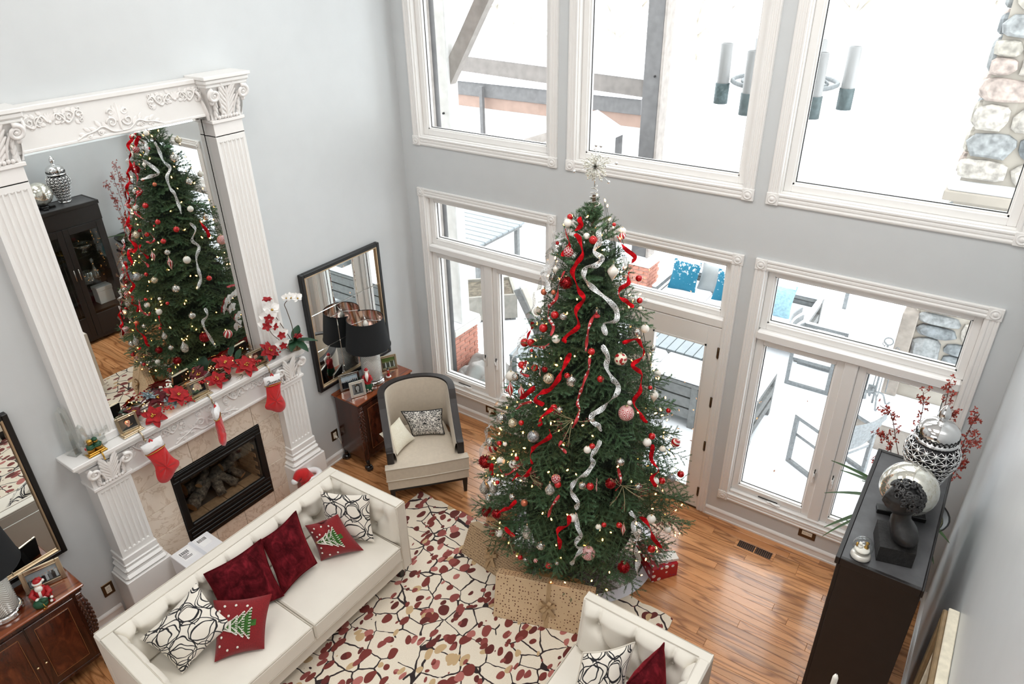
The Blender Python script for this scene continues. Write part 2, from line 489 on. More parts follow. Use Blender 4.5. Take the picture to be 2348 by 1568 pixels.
def sash(root, name, x0, x1, z0, z1, w, y0, y1, mat=None):
    """a rectangular frame of four mitred-looking rails with a stepped inner bead"""
    mb = MB()
    for (a, b, c, d) in ((x0, x0 + w, z0, z1), (x1 - w, x1, z0, z1), (x0 + w, x1 - w, z0, z0 + w), (x0 + w, x1 - w, z1 - w, z1)):
        mb.rbox(a, y0, c, b, y1, d, .004)
    i = w * .99; q = .012
    for (a, b, c, d) in ((x0 + i, x0 + i + q, z0 + i, z1 - i), (x1 - i - q, x1 - i, z0 + i, z1 - i), (x0 + i, x1 - i, z0 + i, z0 + i + q), (x0 + i, x1 - i, z1 - i - q, z1 - i)):
        mb.box(a, y0 + .016, c, b, y1, d)
    return mb.build(name, mat or M_white, root)
def pane(root, x0, x1, z0, z1, y, name='pane'):
    return MB().box(x0, y, z0, x1, y + .006, z1).build(name, M_pane, root)
def gasket(root, x0, x1, z0, z1, y):
    mb = MB(); q = .006
    for (a, b, c, d) in ((x0, x0 + q, z0, z1), (x1 - q, x1, z0, z1), (x0, x1, z0, z0 + q), (x0, x1, z1 - q, z1)): mb.box(a, y - .003, c, b, y + .001, d)
    mb.build('gasket', M_blackm, root)
def jamb(root, x0, x1, z0, z1, bottom=True):
    mb = MB(); t = .022
    mb.box(x0, -.004, z0, x0 + t, .158, z1); mb.box(x1 - t, -.004, z0, x1, .158, z1); mb.box(x0 + t, -.004, z1 - t, x1 - t, .158, z1)
    if bottom: mb.box(x0 + t, -.004, z0, x1 - t, .158, z0 + t)
    mb.build('jamb', M_white, root)
def crank(root, x, z):
    mb = MB().rbox(x - .07, .005, z, x + .05, .03, z + .012, .003, 0).tube([(x - .04, .01, z + .012), (x - .02, -.005, z + .02), (x + .03, -.012, z + .016)], .006, 6, 0)
    mb.build('crank_handle', M_white, root)
    MB().box(x - .16, .028, z + .012, x + .02, .036, z + .018).build('crank_arm', M_blackm, root)
for k, (a, b) in enumerate(WIN):
    # upper picture window
    w = sroot('window_%d' % (k + 1), (a, 0, ZUB))
    casing(w, 'v', a, 0, ZUB + CW, ZUT + .0); casing(w, 'v', b - CW, 0, ZUB + CW, ZUT); casing(w, 'h', a + CW, b - CW, ZUB, 0); casing(w, 'h', a + CW, b - CW, ZUT, 0)
    rosette(w, a + CW / 2, ZUB + CW / 2); rosette(w, b - CW / 2, ZUB + CW / 2); rosette(w, a + CW / 2, ZUT + CW / 2); rosette(w, b - CW / 2, ZUT + CW / 2)
    jx0, jx1 = a + CW - .012, b - CW + .012
    jamb(w, jx0, jx1, ZUB + CW - .012, ZUT)
    sash(w, 'sash_frame', jx0 + .022, jx1 - .022, ZUB + CW + .01, ZUT - .022, .056, .05, .14)
    g0, g1, gz = jx0 + .09, jx1 - .09, ZUB + CW + .078
    pane(w, g0 - .02, g1 + .02, gz - .02, ZUT - .07, .105); gasket(w, g0, g1, gz, ZUT - .09, .1)
    if k == 1: continue
    # lower window: fixed light above a rail, two casements below
    w = sroot('window_%d' % (4 + (k > 0)), (a, 0, ZLB))
    casing(w, 'v', a, 0, ZLB + CW, ZLT - CW); casing(w, 'v', b - CW, 0, ZLB + CW, ZLT - CW); casing(w, 'h', a + CW, b - CW, ZLB, 0); casing(w, 'h', a + CW, b - CW, ZLT - CW, 0)
    for xx in (a + CW / 2, b - CW / 2):
        for zz in (ZLB + CW / 2, ZLT - CW / 2): rosette(w, xx, zz)
    z0, z1 = ZLB + CW - .012, ZLT - CW + .012
    jamb(w, jx0, jx1, z0, z1)
    MB().rbox(jx0 + .022, -.014, 2.035, jx1 - .022, .15, 2.115, .012).build('transom_rail', M_white, w)
    xm = (a + b) / 2 + .012
    MB().rbox(xm - .05, .012, z0 + .022, xm + .05, .15, 2.035, .006).build('mullion', M_white, w)
    sash(w, 'transom_frame', jx0 + .022, jx1 - .022, 2.115, z1 - .022, .055, .05, .14)
    pane(w, jx0 + .06, jx1 - .06, 2.15, z1 - .06, .105); gasket(w, jx0 + .09, jx1 - .09, 2.183, z1 - .09, .1)
    for (s0, s1) in ((jx0 + .022, xm - .05), (xm + .05, jx1 - .022)):
        sash(w, 'casement_frame', s0, s1, z0 + .05, 2.035, .062, .035, .13)
        pane(w, s0 + .045, s1 - .045, z0 + .1, 1.98, .09); gasket(w, s0 + .074, s1 - .074, z0 + .124, 1.961, .085)
    MB().rbox(jx0 + .022, .0, z0 + .022, jx1 - .022, .06, z0 + .05, .008).build('sill', M_white, w)
    crank(w, (jx0 + xm) / 2 + .05, z0 + .05); crank(w, (jx1 + xm) / 2 + .12, z0 + .05)
    for (xl) in (xm - .075, xm + .075):
        MB().rbox(xl - .010, .012, .78, xl + .010, .036, .90, .003).tube([(xl, .016, .84), (xl, -.006, .86), (xl, -.01, .90)], .006, 6).build('latch', M_white, w)
        MB().box(xl - .004, .008, .885, xl + .004, .02, .93).build('latch_slot', M_blackm, w)
# french doors with a fixed light above
a, b = WIN[1]
d = sroot('door_1', (a, 0, 0))
casing(d, 'v', a, 0, 0, ZLT - CW); casing(d, 'v', b - CW, 0, 0, ZLT - CW); casing(d, 'h', a + CW, b - CW, ZLT - CW, 0)
rosette(d, a + CW / 2, ZLT - CW / 2); rosette(d, b - CW / 2, ZLT - CW / 2)
jx0, jx1 = a + CW - .012, b - CW + .012; z1 = ZLT - CW + .012
jamb(d, jx0, jx1, 0, z1, False)
MB().rbox(jx0 + .022, -.006, 2.04, jx1 - .022, .15, 2.125, .01).build('transom_rail', M_white, d)
sash(d, 'transom_frame', jx0 + .022, jx1 - .022, 2.125, z1 - .022, .05, .05, .14)
pane(d, jx0 + .06, jx1 - .06, 2.15, z1 - .06, .105); gasket(d, jx0 + .082, jx1 - .082, 2.183, z1 - .085, .1)
xm = (jx0 + jx1) / 2
for sgn, (s0, s1) in ((-1, (jx0 + .024, xm - .004)), (1, (xm + .004, jx1 - .024))):
    mb = MB(); sw = .115
    mb.rbox(s0, .0, .01, s0 + sw, .045, 2.035, .003).rbox(s1 - sw, .0, .01, s1, .045, 2.035, .003)
    mb.rbox(s0 + sw, .0, .01, s1 - sw, .045, .23, .003).rbox(s0 + sw, .0, 1.85, s1 - sw, .045, 2.035, .003)
    for (p, q, r, t) in ((s0 + sw, s0 + sw + .014, .23, 1.85), (s1 - sw - .014, s1 - sw, .23, 1.85), (s0 + sw, s1 - sw, .23, .244), (s0 + sw, s1 - sw, 1.836, 1.85)): mb.box(p, -.006, r, q, .05, t)
    lf = mb.build('door_leaf', M_white, d)
    pane(lf, s0 + sw - .01, s1 - sw + .01, .22, 1.86, .02)
    hx_ = s1 if sgn > 0 else s0
    for hz_ in (.22, .78, 1.28, 1.8):
        MB().box(hx_ - .012, -.008, hz_ - .05, hx_ + .012, 0, hz_ + .05).cyl((hx_, -.010, hz_ - .054), (hx_, -.010, hz_ + .054), .007, n=8).build('hinge', M_bronze, d)
MB().rbox(xm - .02, -.012, .01, xm + .02, .0, 2.035, .004).build('astragal', M_white, d)
MB().rbox(xm + .03, -.008, .95, xm + .07, 0, 1.15, .004).tube([(xm + .05, -.008, 1.05), (xm + .05, -.05, 1.05), (xm + .14, -.055, 1.05)], .009, 8).build('lever_handle', M_bronze, d)
MB().box(jx0 + .02, -.01, 0, jx1 - .02, .15, .01).build('threshold', M_bronze, d)

# outlets and floor vent
def outlet(label, x, y, z, wall, plug=None, cream=True):
    if wall == 'left': Mx = frame_axes((0, y, z), (0, 1, 0), (0, 0, 1), (1, 0, 0))
    else: Mx = frame_axes((x, 0, z), (1, 0, 0), (0, 0, 1), (0, -1, 0))
    t = thing('wall_outlet', label, 'outlet', Mx.translation)
    w_, h_ = (.075, .058) if wall == 'back' and cream == 'wide' else (.045, .065)
    MB().rbox(-w_, -h_, 0, w_, h_, .007, .003, M=Mx).build('plate', M_bronze, t)
    rx, ry = (.045, .022) if w_ > .06 else (.022, .038)
    MB().rbox(-rx, -ry, .006, rx, ry, .011, .002, M=Mx).build('socket', simple('almond_plastic', (226, 216, 198), .4), t)
    slots = MB()
    for sx in (-.5, .5):
        for q in (-.006, .006):
            if w_ > .06: slots.box(sx * rx + q - .001, -.005, .0105, sx * rx + q + .001, .005, .0116, M=Mx)
            else: slots.box(q - .001, sx * ry - .005, .0105, q + .001, sx * ry + .005, .0116, M=Mx)
    slots.build('slot', M_blackm, t)
    if plug: MB().rbox(-.012, -.03, .011, .012, -.006, .035, .003, M=Mx).build('plug', simple('ivory_plastic', (232, 228, 216), .4), t); 
    return t
outlet('bronze outlet plate low on left wall between mantel and left chest', 0, -3.998, .316, 'left')
outlet('bronze outlet plate with lamp plug beside the right mantel column', 0, -1.472, .337, 'left', True)
outlet('bronze outlet plate with tree cord plug below the left window', 1.03, 0, .215, 'back', True, 'wide')
outlet('wide bronze outlet plate on window wall right of floor vent', 4.622, 0, .228, 'back', None, 'wide')
cord = MB().tube(smoothpts([(1.03, -.036, .20), (1.035, -.06, .12), (1.03, -.06, .03), (1.1, -.10, .008), (1.4, -.25, .006), (1.9, -.5, .006), (2.3, -.7, .006)], 5), .004, 6)
tag(cord.build('extension_cord', simple('ivory_plastic', (232, 228, 216), .4)), 'cream power cord from outlet below left window to tree', 'cord')
cord = MB().tube(smoothpts([(.036, -1.472, .325), (.05, -1.45, .27), (.03, -1.425, .2), (.012, -1.40, .3), (.008, -1.38, .5)], 5), .003, 6)
tag(cord.build('lamp_cord', simple('ivory_plastic', (232, 228, 216), .4)), 'thin lamp cord plugged in beside right chest', 'cord')
t = thing('floor_vent', 'slotted oak floor register under the right window', 'vent', (4.25, -.23, 0))
mb = MB()
for (p, q, r, s_) in ((4.07, 4.43, -.30, -.275), (4.07, 4.43, -.185, -.16), (4.07, 4.095, -.275, -.185), (4.405, 4.43, -.275, -.185), (4.245, 4.255, -.275, -.185)): mb.rbox(p, r, .0005, q, s_, .006, .002)
mb.build('frame', M_oak, t)
MB().box(4.095, -.275, .0004, 4.405, -.185, .001).build('duct', M_blackm, t)
for i in range(18):
    x = 4.105 + i * .0172
    MB().box(x, -.275, .001, x + .008, -.185, .005).build('slat', simple('dark_oak', (92, 58, 34), .5), t)
# ---------------------------------------------------------------- carved plaster helpers (local axes: s across, t up, n out)
def spiral(cx, cy, r, turns, a0, dr, n=18, z=.006):
    return [(cx + r * (1 - i / n * .86) * math.cos(a0 + dr * turns * 2 * PI * i / n), cy + r * (1 - i / n * .86) * math.sin(a0 + dr * turns * 2 * PI * i / n), z) for i in range(n + 1)]
def petal(mb, M, x, y, ang, L, w, z=.004):
    """raised leaf with a mid groove"""
    ca, sa = math.cos(ang), math.sin(ang)
    def fn(u, v):
        k = math.sin(PI * min(1, u * .92 + .06)) ** .7
        q = (v - .5) * 2
        lx, ly = u * L, q * w * .5 * k
        return (x + lx * ca - ly * sa, y + lx * sa + ly * ca, z * (1 - q * q) * (1.2 - .5 * u) + .001 + .003 * abs(q) * (1 - abs(q)) * 2)
    mb.grid(fn, 6, 6, M=M)
def scroll_strip(mb, M, w, h):
    for s in (-1, 1):
        r = .006
        mb.tube(smoothpts([(s * .04 * w, -.1 * h, .006), (s * .10 * w, .25 * h, .007), (s * .18 * w, .05 * h, .007), (s * .25 * w, -.3 * h, .006), (s * .34 * w, -.1 * h, .007), (s * .40 * w, .25 * h, .006), (s * .46 * w, .2 * h, .005)], 5), r, 6, M=M)
        mb.tube(spiral(s * .15 * w, .02 * h, .30 * h, 1.3, -PI / 2, s), .005, 6, M=M)
        mb.tube(spiral(s * .30 * w, .02 * h, .28 * h, 1.3, PI / 2, -s), .005, 6, M=M)
        mb.tube(spiral(s * .44 * w, .02 * h, .26 * h, 1.2, -PI / 2, s), .0045, 6, M=M)
        mb.tube(spiral(s * .455 * w, -.28 * h, .14 * h, 1.1, PI / 2, -s), .004, 5, M=M)
        mb.tube(spiral(s * .455 * w, .32 * h, .12 * h, 1.1, -PI / 2, s), .004, 5, M=M)
        for (x, y, a, L) in ((.07, -.25, .3, .10), (.21, .15, 1.0, .09), (.22, -.2, -.6, .09), (.36, .2, .9, .08), (.37, -.25, -.8, .09), (.26, .3, .3, .09), (.10, .3, .8, .08), (.40, -.05, 0., .08)):
            petal(mb, M, s * x * w, y * h, a if s > 0 else PI - a, L * w, .03)
        mb.ball((s * .49 * w, 0, .004), (.008, .008, .006), 8, 6, M=M)
    for i in range(7):
        petal(mb, M, 0, -.12 * h, PI / 2 + (i - 3) * .36, .5 * h, .022)
    mb.ball((0, -.12 * h, .004), (.012, .012, .008), 8, 6, M=M)
def crest(mb, M, w, h):
    for i in range(9):
        a = PI / 2 + (i - 4) * .27
        petal(mb, M, 0, -.1 * h, a, (.62 - .05 * abs(i - 4)) * h, .034, .006)
    petal(mb, M, 0, -.42 * h, PI / 2, .9 * h, .03, .009)
    for s in (-1, 1):
        mb.tube(spiral(s * .09 * w, -.12 * h, .20 * h, 1.3, PI, s), .006, 6, M=M)
        mb.tube(spiral(s * .08 * w, .22 * h, .14 * h, 1.2, PI, s), .005, 6, M=M)
        mb.tube(smoothpts([(0, -.45 * h, .006), (s * .10 * w, -.42 * h, .007), (s * .20 * w, -.2 * h, .007), (s * .30 * w, -.30 * h, .006), (s * .40 * w, -.36 * h, .005), (s * .5 * w, -.5 * h, .003)], 5), .006, 6, M=M)
        for (x, y, a, L) in ((.14, -.3, .9, .10), (.18, -.38, .2, .09), (.22, -.2, 1.0, .09), (.27, -.3, .5, .09), (.32, -.4, -.3, .08), (.34, -.28, .6, .08), (.40, -.38, .3, .07), (.44, -.46, -.2, .06)):
            petal(mb, M, s * x * w, y * h, a if s > 0 else PI - a, L * w, .030)
        mb.tube(spiral(s * .24 * w, -.38 * h, .10 * h, 1.2, 0, s), .004, 5, M=M)
        mb.tube(spiral(s * .36 * w, -.44 * h, .07 * h, 1.2, 0, s), .004, 5, M=M)
def acanthus(mb, M, w, h):
    """leafy face of a capital, w wide and h tall, bottom at t=0"""
    petal(mb, M, 0, 0, PI / 2, h * .98, .05, .016)
    for s in (-1, 1):
        for k in range(6):
            y = h * (.08 + .14 * k)
            petal(mb, M, s * .01, y, PI / 2 - s * (.75 - .05 * k), w * (.30 + .03 * k), .034, .013)
        for k in range(4):
            petal(mb, M, s * w * .30, h * (.05 + .17 * k), PI / 2 - s * .35, h * .26, .035, .014)
            petal(mb, M, s * w * .36, h * (.0 + .2 * k), PI / 2 + s * .4, h * .2, .028, .010)
        mb.tube(smoothpts([(s * w * .16, h * .1, .01), (s * w * .22, h * .5, .014), (s * w * .34, h * .82, .02)], 5), .008, 6, M=M)
        mb.tube(spiral(s * w * .42, h * .80, w * .16, 1.8, PI / 2 + .3, -s, 26, .03), [.017 - .0004 * i for i in range(27)], 8, M=M)
        mb.ball((s * w * .42, h * .80, .03), (.012, .012, .014), 8, 6, M=M)
        mb.ball((s * w * .46, h * .56, .014), (.018, .022, .014), 8, 6, M=M)
    for k in range(7):
        mb.ball(((k - 3) * w * .085, h * (.06 + .02 * (k % 2)), .012), (.014, .018, .010), 8, 6, M=M)
def fluted(mb, y0, y1, x0, x1, z0, z1, n=6):
    """pilaster shaft against x=x0, front face at x1, with n hollow flutes"""
    w = (y1 - y0); m = .018; pitch = (w - 2 * m) / n; r = pitch * .36
    P = [(x0, y0), (x1, y0)]
    for i in range(n):
        c = y0 + m + pitch * (i + .5)
        for k in range(9):
            a = PI * k / 8; P.append((x1 - r * .8 * math.sin(a), c - r * math.cos(a)))
    P += [(x1, y1), (x0, y1)]
    e = .05
    mb.prism(P, z0 + e, z1 - e, 'z')
    mb.rbox(x0, y0, z1 - e, x1, y1, z1, .001); mb.rbox(x0, y0, z0, x1, y1, z0 + e, .001)
    for i in range(n):
        c = y0 + m + pitch * (i + .5)
        for zz in (z0 + e, z1 - e): mb.ball((x1 - r * .75, c, zz), (r * .9, r, r * .9), 10, 6)
FY = -2.873
Mx_front = lambda x, y, z: frame_axes((x, y, z), (0, 1, 0), (0, 0, 1), (1, 0, 0))

# ---------------------------------------------------------------- lower mantel
fm = thing('fireplace_mantel', 'white carved mantelpiece with fluted columns around black gas fireplace', 'mantelpiece', (.12, FY, 0))
# shelf with stepped edge
prof = [(0, 0), (.188, 0), (.192, .010), (.205, .016), (.212, .030), (.228, .036), (.240, .046), (.244, .060), (.244, .092), (0, .092)]
mb = MB()
hw = 1.107
mb.rbox(0, FY - hw, 1.655, .246, FY + hw, 1.690, .004)
for d_, zz in ((.012, 1.640), (.028, 1.622), (.040, 1.600)): mb.rbox(0, FY - hw + d_, zz, .246 - d_, FY + hw - d_, zz + .022, .003)
mb.build('shelf', M_white, fm)
mb = MB().rbox(0, FY - .735, 1.345, .150, FY + .735, 1.602, .003)
mb.rbox(0, FY - .735, 1.335, .164, FY + .735, 1.362, .006)
fz = mb.build('frieze', M_white, fm)
for s in (-1, 1):
    mb = MB(); scroll_strip(mb, Mx_front(.150, FY + s * .435, 1.525), .50, .13); mb.build('scroll_ornament', M_plaster, fz)
mb = MB(); crest(mb, Mx_front(.150, FY, 1.475), .62, .22); mb.build('crest_ornament', M_plaster, fz)
for s in (-1, 1):
    yi, yo = FY + s * .725, FY + s * .995
    y0, y1 = min(yi, yo), max(yi, yo); yc = (y0 + y1) / 2
    mb = MB(); fluted(mb, y0, y1, 0, .188, .66, 1.385)
    pl = mb.build('column', M_white, fm)
    mb = MB()
    mb.rbox(0, y0 - .02, 1.375, .206, y1 + .02, 1.402, .004)
    # bell of the capital widening upwards
    b0, b1 = (y0, y1), (y0 - .035, y1 + .035)
    def bell(u, v, b0=b0, b1=b1):
        k = v ** 2
        return (.18 + .04 * k, (b0[0] * (1 - k) + b1[0] * k) * (1 - u) + (b0[1] * (1 - k) + b1[1] * k) * u, 1.40 + .2 * v)
    mb.grid(bell, 8, 8); mb.box(0, y0 - .01, 1.40, .185, y1 + .01, 1.602)
    Mc = frame_axes((.192, yc, 1.405), (0, 1, 0), (.17, 0, .985), (.985, 0, -.17))
    acanthus(mb, Mc, .29, .20)
    mb.build('capital', M_plaster, pl)
    mb = MB()
    for (d_, za, zb, bb) in ((.012, .60, .66, .004), (.020, .575, .604, .012), (.012, .56, .578, .003), (.034, .515, .562, .020), (.024, .50, .518, .003), (.050, .455, .503, .022)):
        mb.rbox(0, y0 - d_, za, .19 + d_, y1 + d_, zb, bb)
    mb.build('base_moulding', M_white, pl)
    MB().rbox(0, y0 - .062, 0, .25, y1 + .062, .458, .005).build('plinth', M_white, pl)
    # side of the breast
# marble facing: single tiles
T = NT('cream_marble'); co = T.coord(); r = T.n('ShaderNodeObjectInfo').outputs['Random']
co = T.vmath('ADD', co, T.n('ShaderNodeCombineXYZ', {0: T.math('MULTIPLY', r, 17.0), 1: T.math('MULTIPLY', r, 41.0), 2: 0.0}).outputs[0])
vein = T.math('ABSOLUTE', T.math('SUBTRACT', T.noise(co, 3.2, 6, .62, 1.4), .5))
T.set(col=T.mix(T.math('SMOOTHSTEP', vein, 0.0, .03) if False else T.math('MULTIPLY', vein, 40.0, clamp=True), lin(204, 182, 160), T.ramp(T.noise(co, 2.2, 4), [(.3, lin(222, 204, 184)), (.7, lin(236, 222, 206))])), rough=.16)
M_marble = T.m
def tile(y0, y1, z0, z1):
    MB().rbox(.02, y0 + .0015, z0 + .0015, .101, y1 - .0015, z1 - .0015, .002).build('marble_tile', M_marble, fm)
YI0, YI1 = FY - .725, FY + .725
ys_ = [YI0, FBY0 - .03, -3.05, -2.745, -2.44, YI1]
ys_top = [YI0, -3.29, -3.065, -2.745, -2.425, YI1]
for i in range(len(ys_top) - 1): tile(ys_top[i], ys_top[i + 1], 1.076, 1.345)
for (a, b) in ((YI0, -3.29), (-2.383, YI1)):
    for (c, d_) in ((0, .26), (.26, .565), (.565, .82), (.82, 1.076)): tile(a, b, c, d_)
for (a, b) in ((-3.29, -3.04), (-3.04, -2.73), (-2.73, -2.383)): tile(a, b, 0, .262)
MB().box(.0, YI0, 0, .022, YI1, .262).box(0, YI0, 1.076, .022, YI1, 1.345).box(0, YI0, .262, .022, -3.29, 1.076).box(0, -2.383, .262, .022, YI1, 1.076).build('grout_bed', simple('grout', (188, 172, 156), .8), fm)

# ---------------------------------------------------------------- gas fireplace
fb = thing('gas_fireplace', 'black framed gas fireplace with ceramic logs behind glass', 'fireplace', (.06, FY, .265))
y0, y1, z0, z1 = -3.288, -2.385, .264, 1.074
mb = MB()
mb.rbox(.085, y0, .99, .116, y1, z1, .004).rbox(.112, y0 + .02, 1.045, .122, y1 - .02, 1.062, .003).rbox(.112, y0 + .02, 1.012, .122, y1 - .02, 1.03, .003)
mb.rbox(.085, y0, z0, .112, y1, .45, .004)
for k in range(3): mb.rbox(.108, y0 + .02, .30 + k * .045, .124, y1 - .02, .325 + k * .045, .004)
mb.rbox(.085, y0, .45, .116, y0 + .062, .99, .006).rbox(.085, y1 - .062, .45, .116, y1, .99, .006)
mb.rbox(.085, y0 + .062, .45, .118, y1 - .062, .492, .008).rbox(.085, y0 + .062, .955, .118, y1 - .062, .99, .008)
mb.build('frame', M_blackm, fb)
MB().box(.09, y0 + .06, .49, .094, y1 - .06, .957).build('glass', M_pane, fb)
dk = simple('soot_black', (22, 20, 18), .9)
MB().box(-.33, y0 + .06, .30, -.31, y1 - .06, 1.04).box(-.33, y0 + .06, 1.02, .08, y1 - .06, 1.04).box(-.33, y0 + .05, .30, .08, y0 + .07, 1.04).box(-.33, y1 - .07, .30, .08, y1 - .05, 1.04).box(-.33, y0 + .06, .30, .08, y1 - .06, .44).build('firebox_liner', simple('firebox_liner', (62, 54, 46), .9, var=.2), fb)
fbk = simple('firebrick', (136, 104, 74), .9, var=.18, vscale=25, bump=.2)
brick_me = MB().rbox(0, 0, 0, .012, .10, .047, .003).mesh('firebrick', [fbk])
for j in range(11):
    for i in range(9):
        yy = y0 + .075 + i * .104 - (.05 if j % 2 else 0)
        if yy < y0 + .068 or yy + .1 > y1 - .068: continue
        o = bpy.data.objects.new('firebrick', brick_me); COL.objects.link(o); o.parent = fb
        o.location = Vector((-.309, yy, .45 + j * .052)) - Vector((.06, FY, .265))
bm2 = MB().rbox(0, 0, 0, .10, .012, .047, .003).mesh('firebrick', [fbk])
for j in range(11):
    for i in range(4):
        xx = -.30 + i * .104 - (.05 if j % 2 else 0)
        if xx < -.31 or xx > -.0: continue
        for yy in (y1 - .083, y0 + .071):
            o = bpy.data.objects.new('firebrick', bm2); COL.objects.link(o); o.parent = fb
            o.location = Vector((xx, yy, .45 + j * .052)) - Vector((.06, FY, .265))
hb = MB().rbox(0, 0, 0, .12, .20, .02, .003).mesh('hearth_brick', [fbk])
for i in range(4):
    o = bpy.data.objects.new('hearth_brick', hb); COL.objects.link(o); o.parent = fb
    o.location = Vector((-.07, y0 + .075 + i * .205 * .93, .44)) - Vector((.06, FY, .265)); o.scale = (1, .93, 1)
T = NT('ceramic_bark'); co = T.coord(); nz = T.noise(T.mapping(co, (30, 30, 30)), 1, 4, .7)
T.set(col=T.ramp(nz, [(.35, lin(30, 26, 24)), (.6, lin(104, 90, 76)), (.75, lin(168, 150, 128))]), rough=.9); T.bump(nz, .8, .02); M_bark = T.m
M_cut = simple('cut_log_end', (178, 132, 88), .8, var=.15, vscale=30)
def log(p0, p1, r, sd):
    rn = random.Random(sd); pts = []; rad = []
    for i in range(7):
        t_ = i / 6; pts.append(Vector(p0).lerp(Vector(p1), t_) + Vector((rn.uniform(-1, 1), rn.uniform(-1, 1), rn.uniform(-1, 1))) * r * .13); rad.append(r * rn.uniform(.88, 1.08))
    mb = MB().tube(pts, rad, 12, 0)
    n = len(mb.f); mb.m[n - 1] = 1; mb.m[n - 2] = 1; mb.sm[n - 1] = mb.sm[n - 2] = False
    mb.build('log', [M_bark, M_cut], fb)
log((-.05, -3.13, .52), (-.17, -2.86, .60), .060, 1); log((-.02, -2.84, .49), (-.15, -2.80, .64), .048, 2)
log((-.03, -2.66, .50), (-.18, -2.80, .66), .042, 3); log((-.06, -2.56, .51), (-.20, -2.62, .56), .038, 4)
log((-.20, -3.08, .62), (-.22, -2.56, .60), .052, 5); log((-.10, -2.99, .66), (-.16, -2.86, .71), .034, 6); log((-.17, -2.70, .64), (-.20, -2.50, .66), .05, 7)

# ---------------------------------------------------------------- upper mirror frame
om = thing('overmantel_mirror', 'tall white mirror frame with fluted columns above the mantel', 'mirror', (.08, FY, 1.69))
mb = MB().rbox(0, FY - .70, 3.862, .105, FY + .70, 4.128, .004).rbox(0, FY - .70, 4.10, .122, FY + .70, 4.135, .006).rbox(0, FY - .70, 3.855, .112, FY + .70, 3.875, .004)
lt = mb.build('lintel', M_white, om)
for s in (-1, 1):
    mb = MB(); scroll_strip(mb, Mx_front(.105, FY + s * .44, 4.03), .42, .12); mb.build('scroll_ornament', M_plaster, lt)
mb = MB(); crest(mb, Mx_front(.105, FY, 3.965), .62, .19); mb.build('crest_ornament', M_plaster, lt)
MB().box(0, FY - .72, 1.70, .022, FY + .72, 3.865).build('backboard', M_white, om)
MB().box(.022, FY - .70, 1.705, .028, FY + .70, 3.862).build('mirror_glass', M_mirror, om)
# bevelled strips round the glass
mb = MB(); q = .028
Y0, Y1, Z0, Z1 = FY - .685, FY + .685, 1.712, 3.855
V = [(.034, Y0 + q, Z0 + q), (.034, Y1 - q, Z0 + q), (.034, Y1 - q, Z1 - q), (.034, Y0 + q, Z1 - q), (.029, Y0, Z0), (.029, Y1, Z0), (.029, Y1, Z1), (.029, Y0, Z1)]
mb.add(V, [(4, 5, 1, 0), (5, 6, 2, 1), (6, 7, 3, 2), (7, 4, 0, 3)])
mb.build('bevel', M_mirror, om)
for s in (-1, 1):
    yi, yo = FY + s * .685, FY + s * .948
    y0, y1 = min(yi, yo), max(yi, yo); yc = (y0 + y1) / 2
    mb = MB(); fluted(mb, y0, y1, 0, .130, 1.692, 3.70)
    pl = mb.build('column', M_white, om)
    mb = MB()
    mb.rbox(0, y0, 3.69, .130, y1, 3.80, .002).rbox(0, y0 - .016, 3.795, .150, y1 + .016, 3.822, .004)
    b0, b1 = (y0 + .005, y1 - .005), (y0 - .045, y1 + .045)
    def bell(u, v, b0=b0, b1=b1):
        k = v ** 2
        return (.125 + .075 * k, (b0[0] * (1 - k) + b1[0] * k) * (1 - u) + (b0[1] * (1 - k) + b1[1] * k) * u, 3.82 + .25 * v)
    mb.grid(bell, 8, 8); mb.box(0, y0, 3.82, .128, y1, 4.07)
    for sg, ys in ((-1, (b0[0], b1[0])), (1, (b0[1], b1[1]))):
        mb.grid(lambda u, v, ys=ys: (.02 + u * (.105 + .075 * v * v), ys[0] * (1 - v * v) + ys[1] * v * v, 3.82 + .25 * v), 4, 8)
    Mc = frame_axes((.135, yc, 3.825), (0, 1, 0), (.26, 0, .966), (.966, 0, -.26))
    acanthus(mb, Mc, .30, .25)
    for sg in (-1, 1):   # volutes on the returns
        Ms = frame_axes((.11, yc + sg * .14, 3.825), (sg * -1.0, 0, 0), (0, sg * .2, .98), (0, sg * .98, -.2))
        mb.tube(spiral(0, .20, .05, 1.6, PI / 2, 1, 22, .02), .011, 6, M=Ms)
        petal(mb, Ms, 0, .0, PI / 2, .17, .06, .014)
    mb.build('capital', M_plaster, pl)
    mb = MB().rbox(0, y0 - .05, 4.065, .215, y1 + .05, 4.092, .006).rbox(0, y0 - .062, 4.09, .232, y1 + .062, 4.128, .010).rbox(0, y0 - .072, 4.125, .246, y1 + .072, 4.152, .004)
    mb.build('abacus', M_white, pl)
    MB().rbox(0, y0 - .008, 1.692, .138, y1 + .008, 1.76, .006).build('column_foot', M_white, pl)

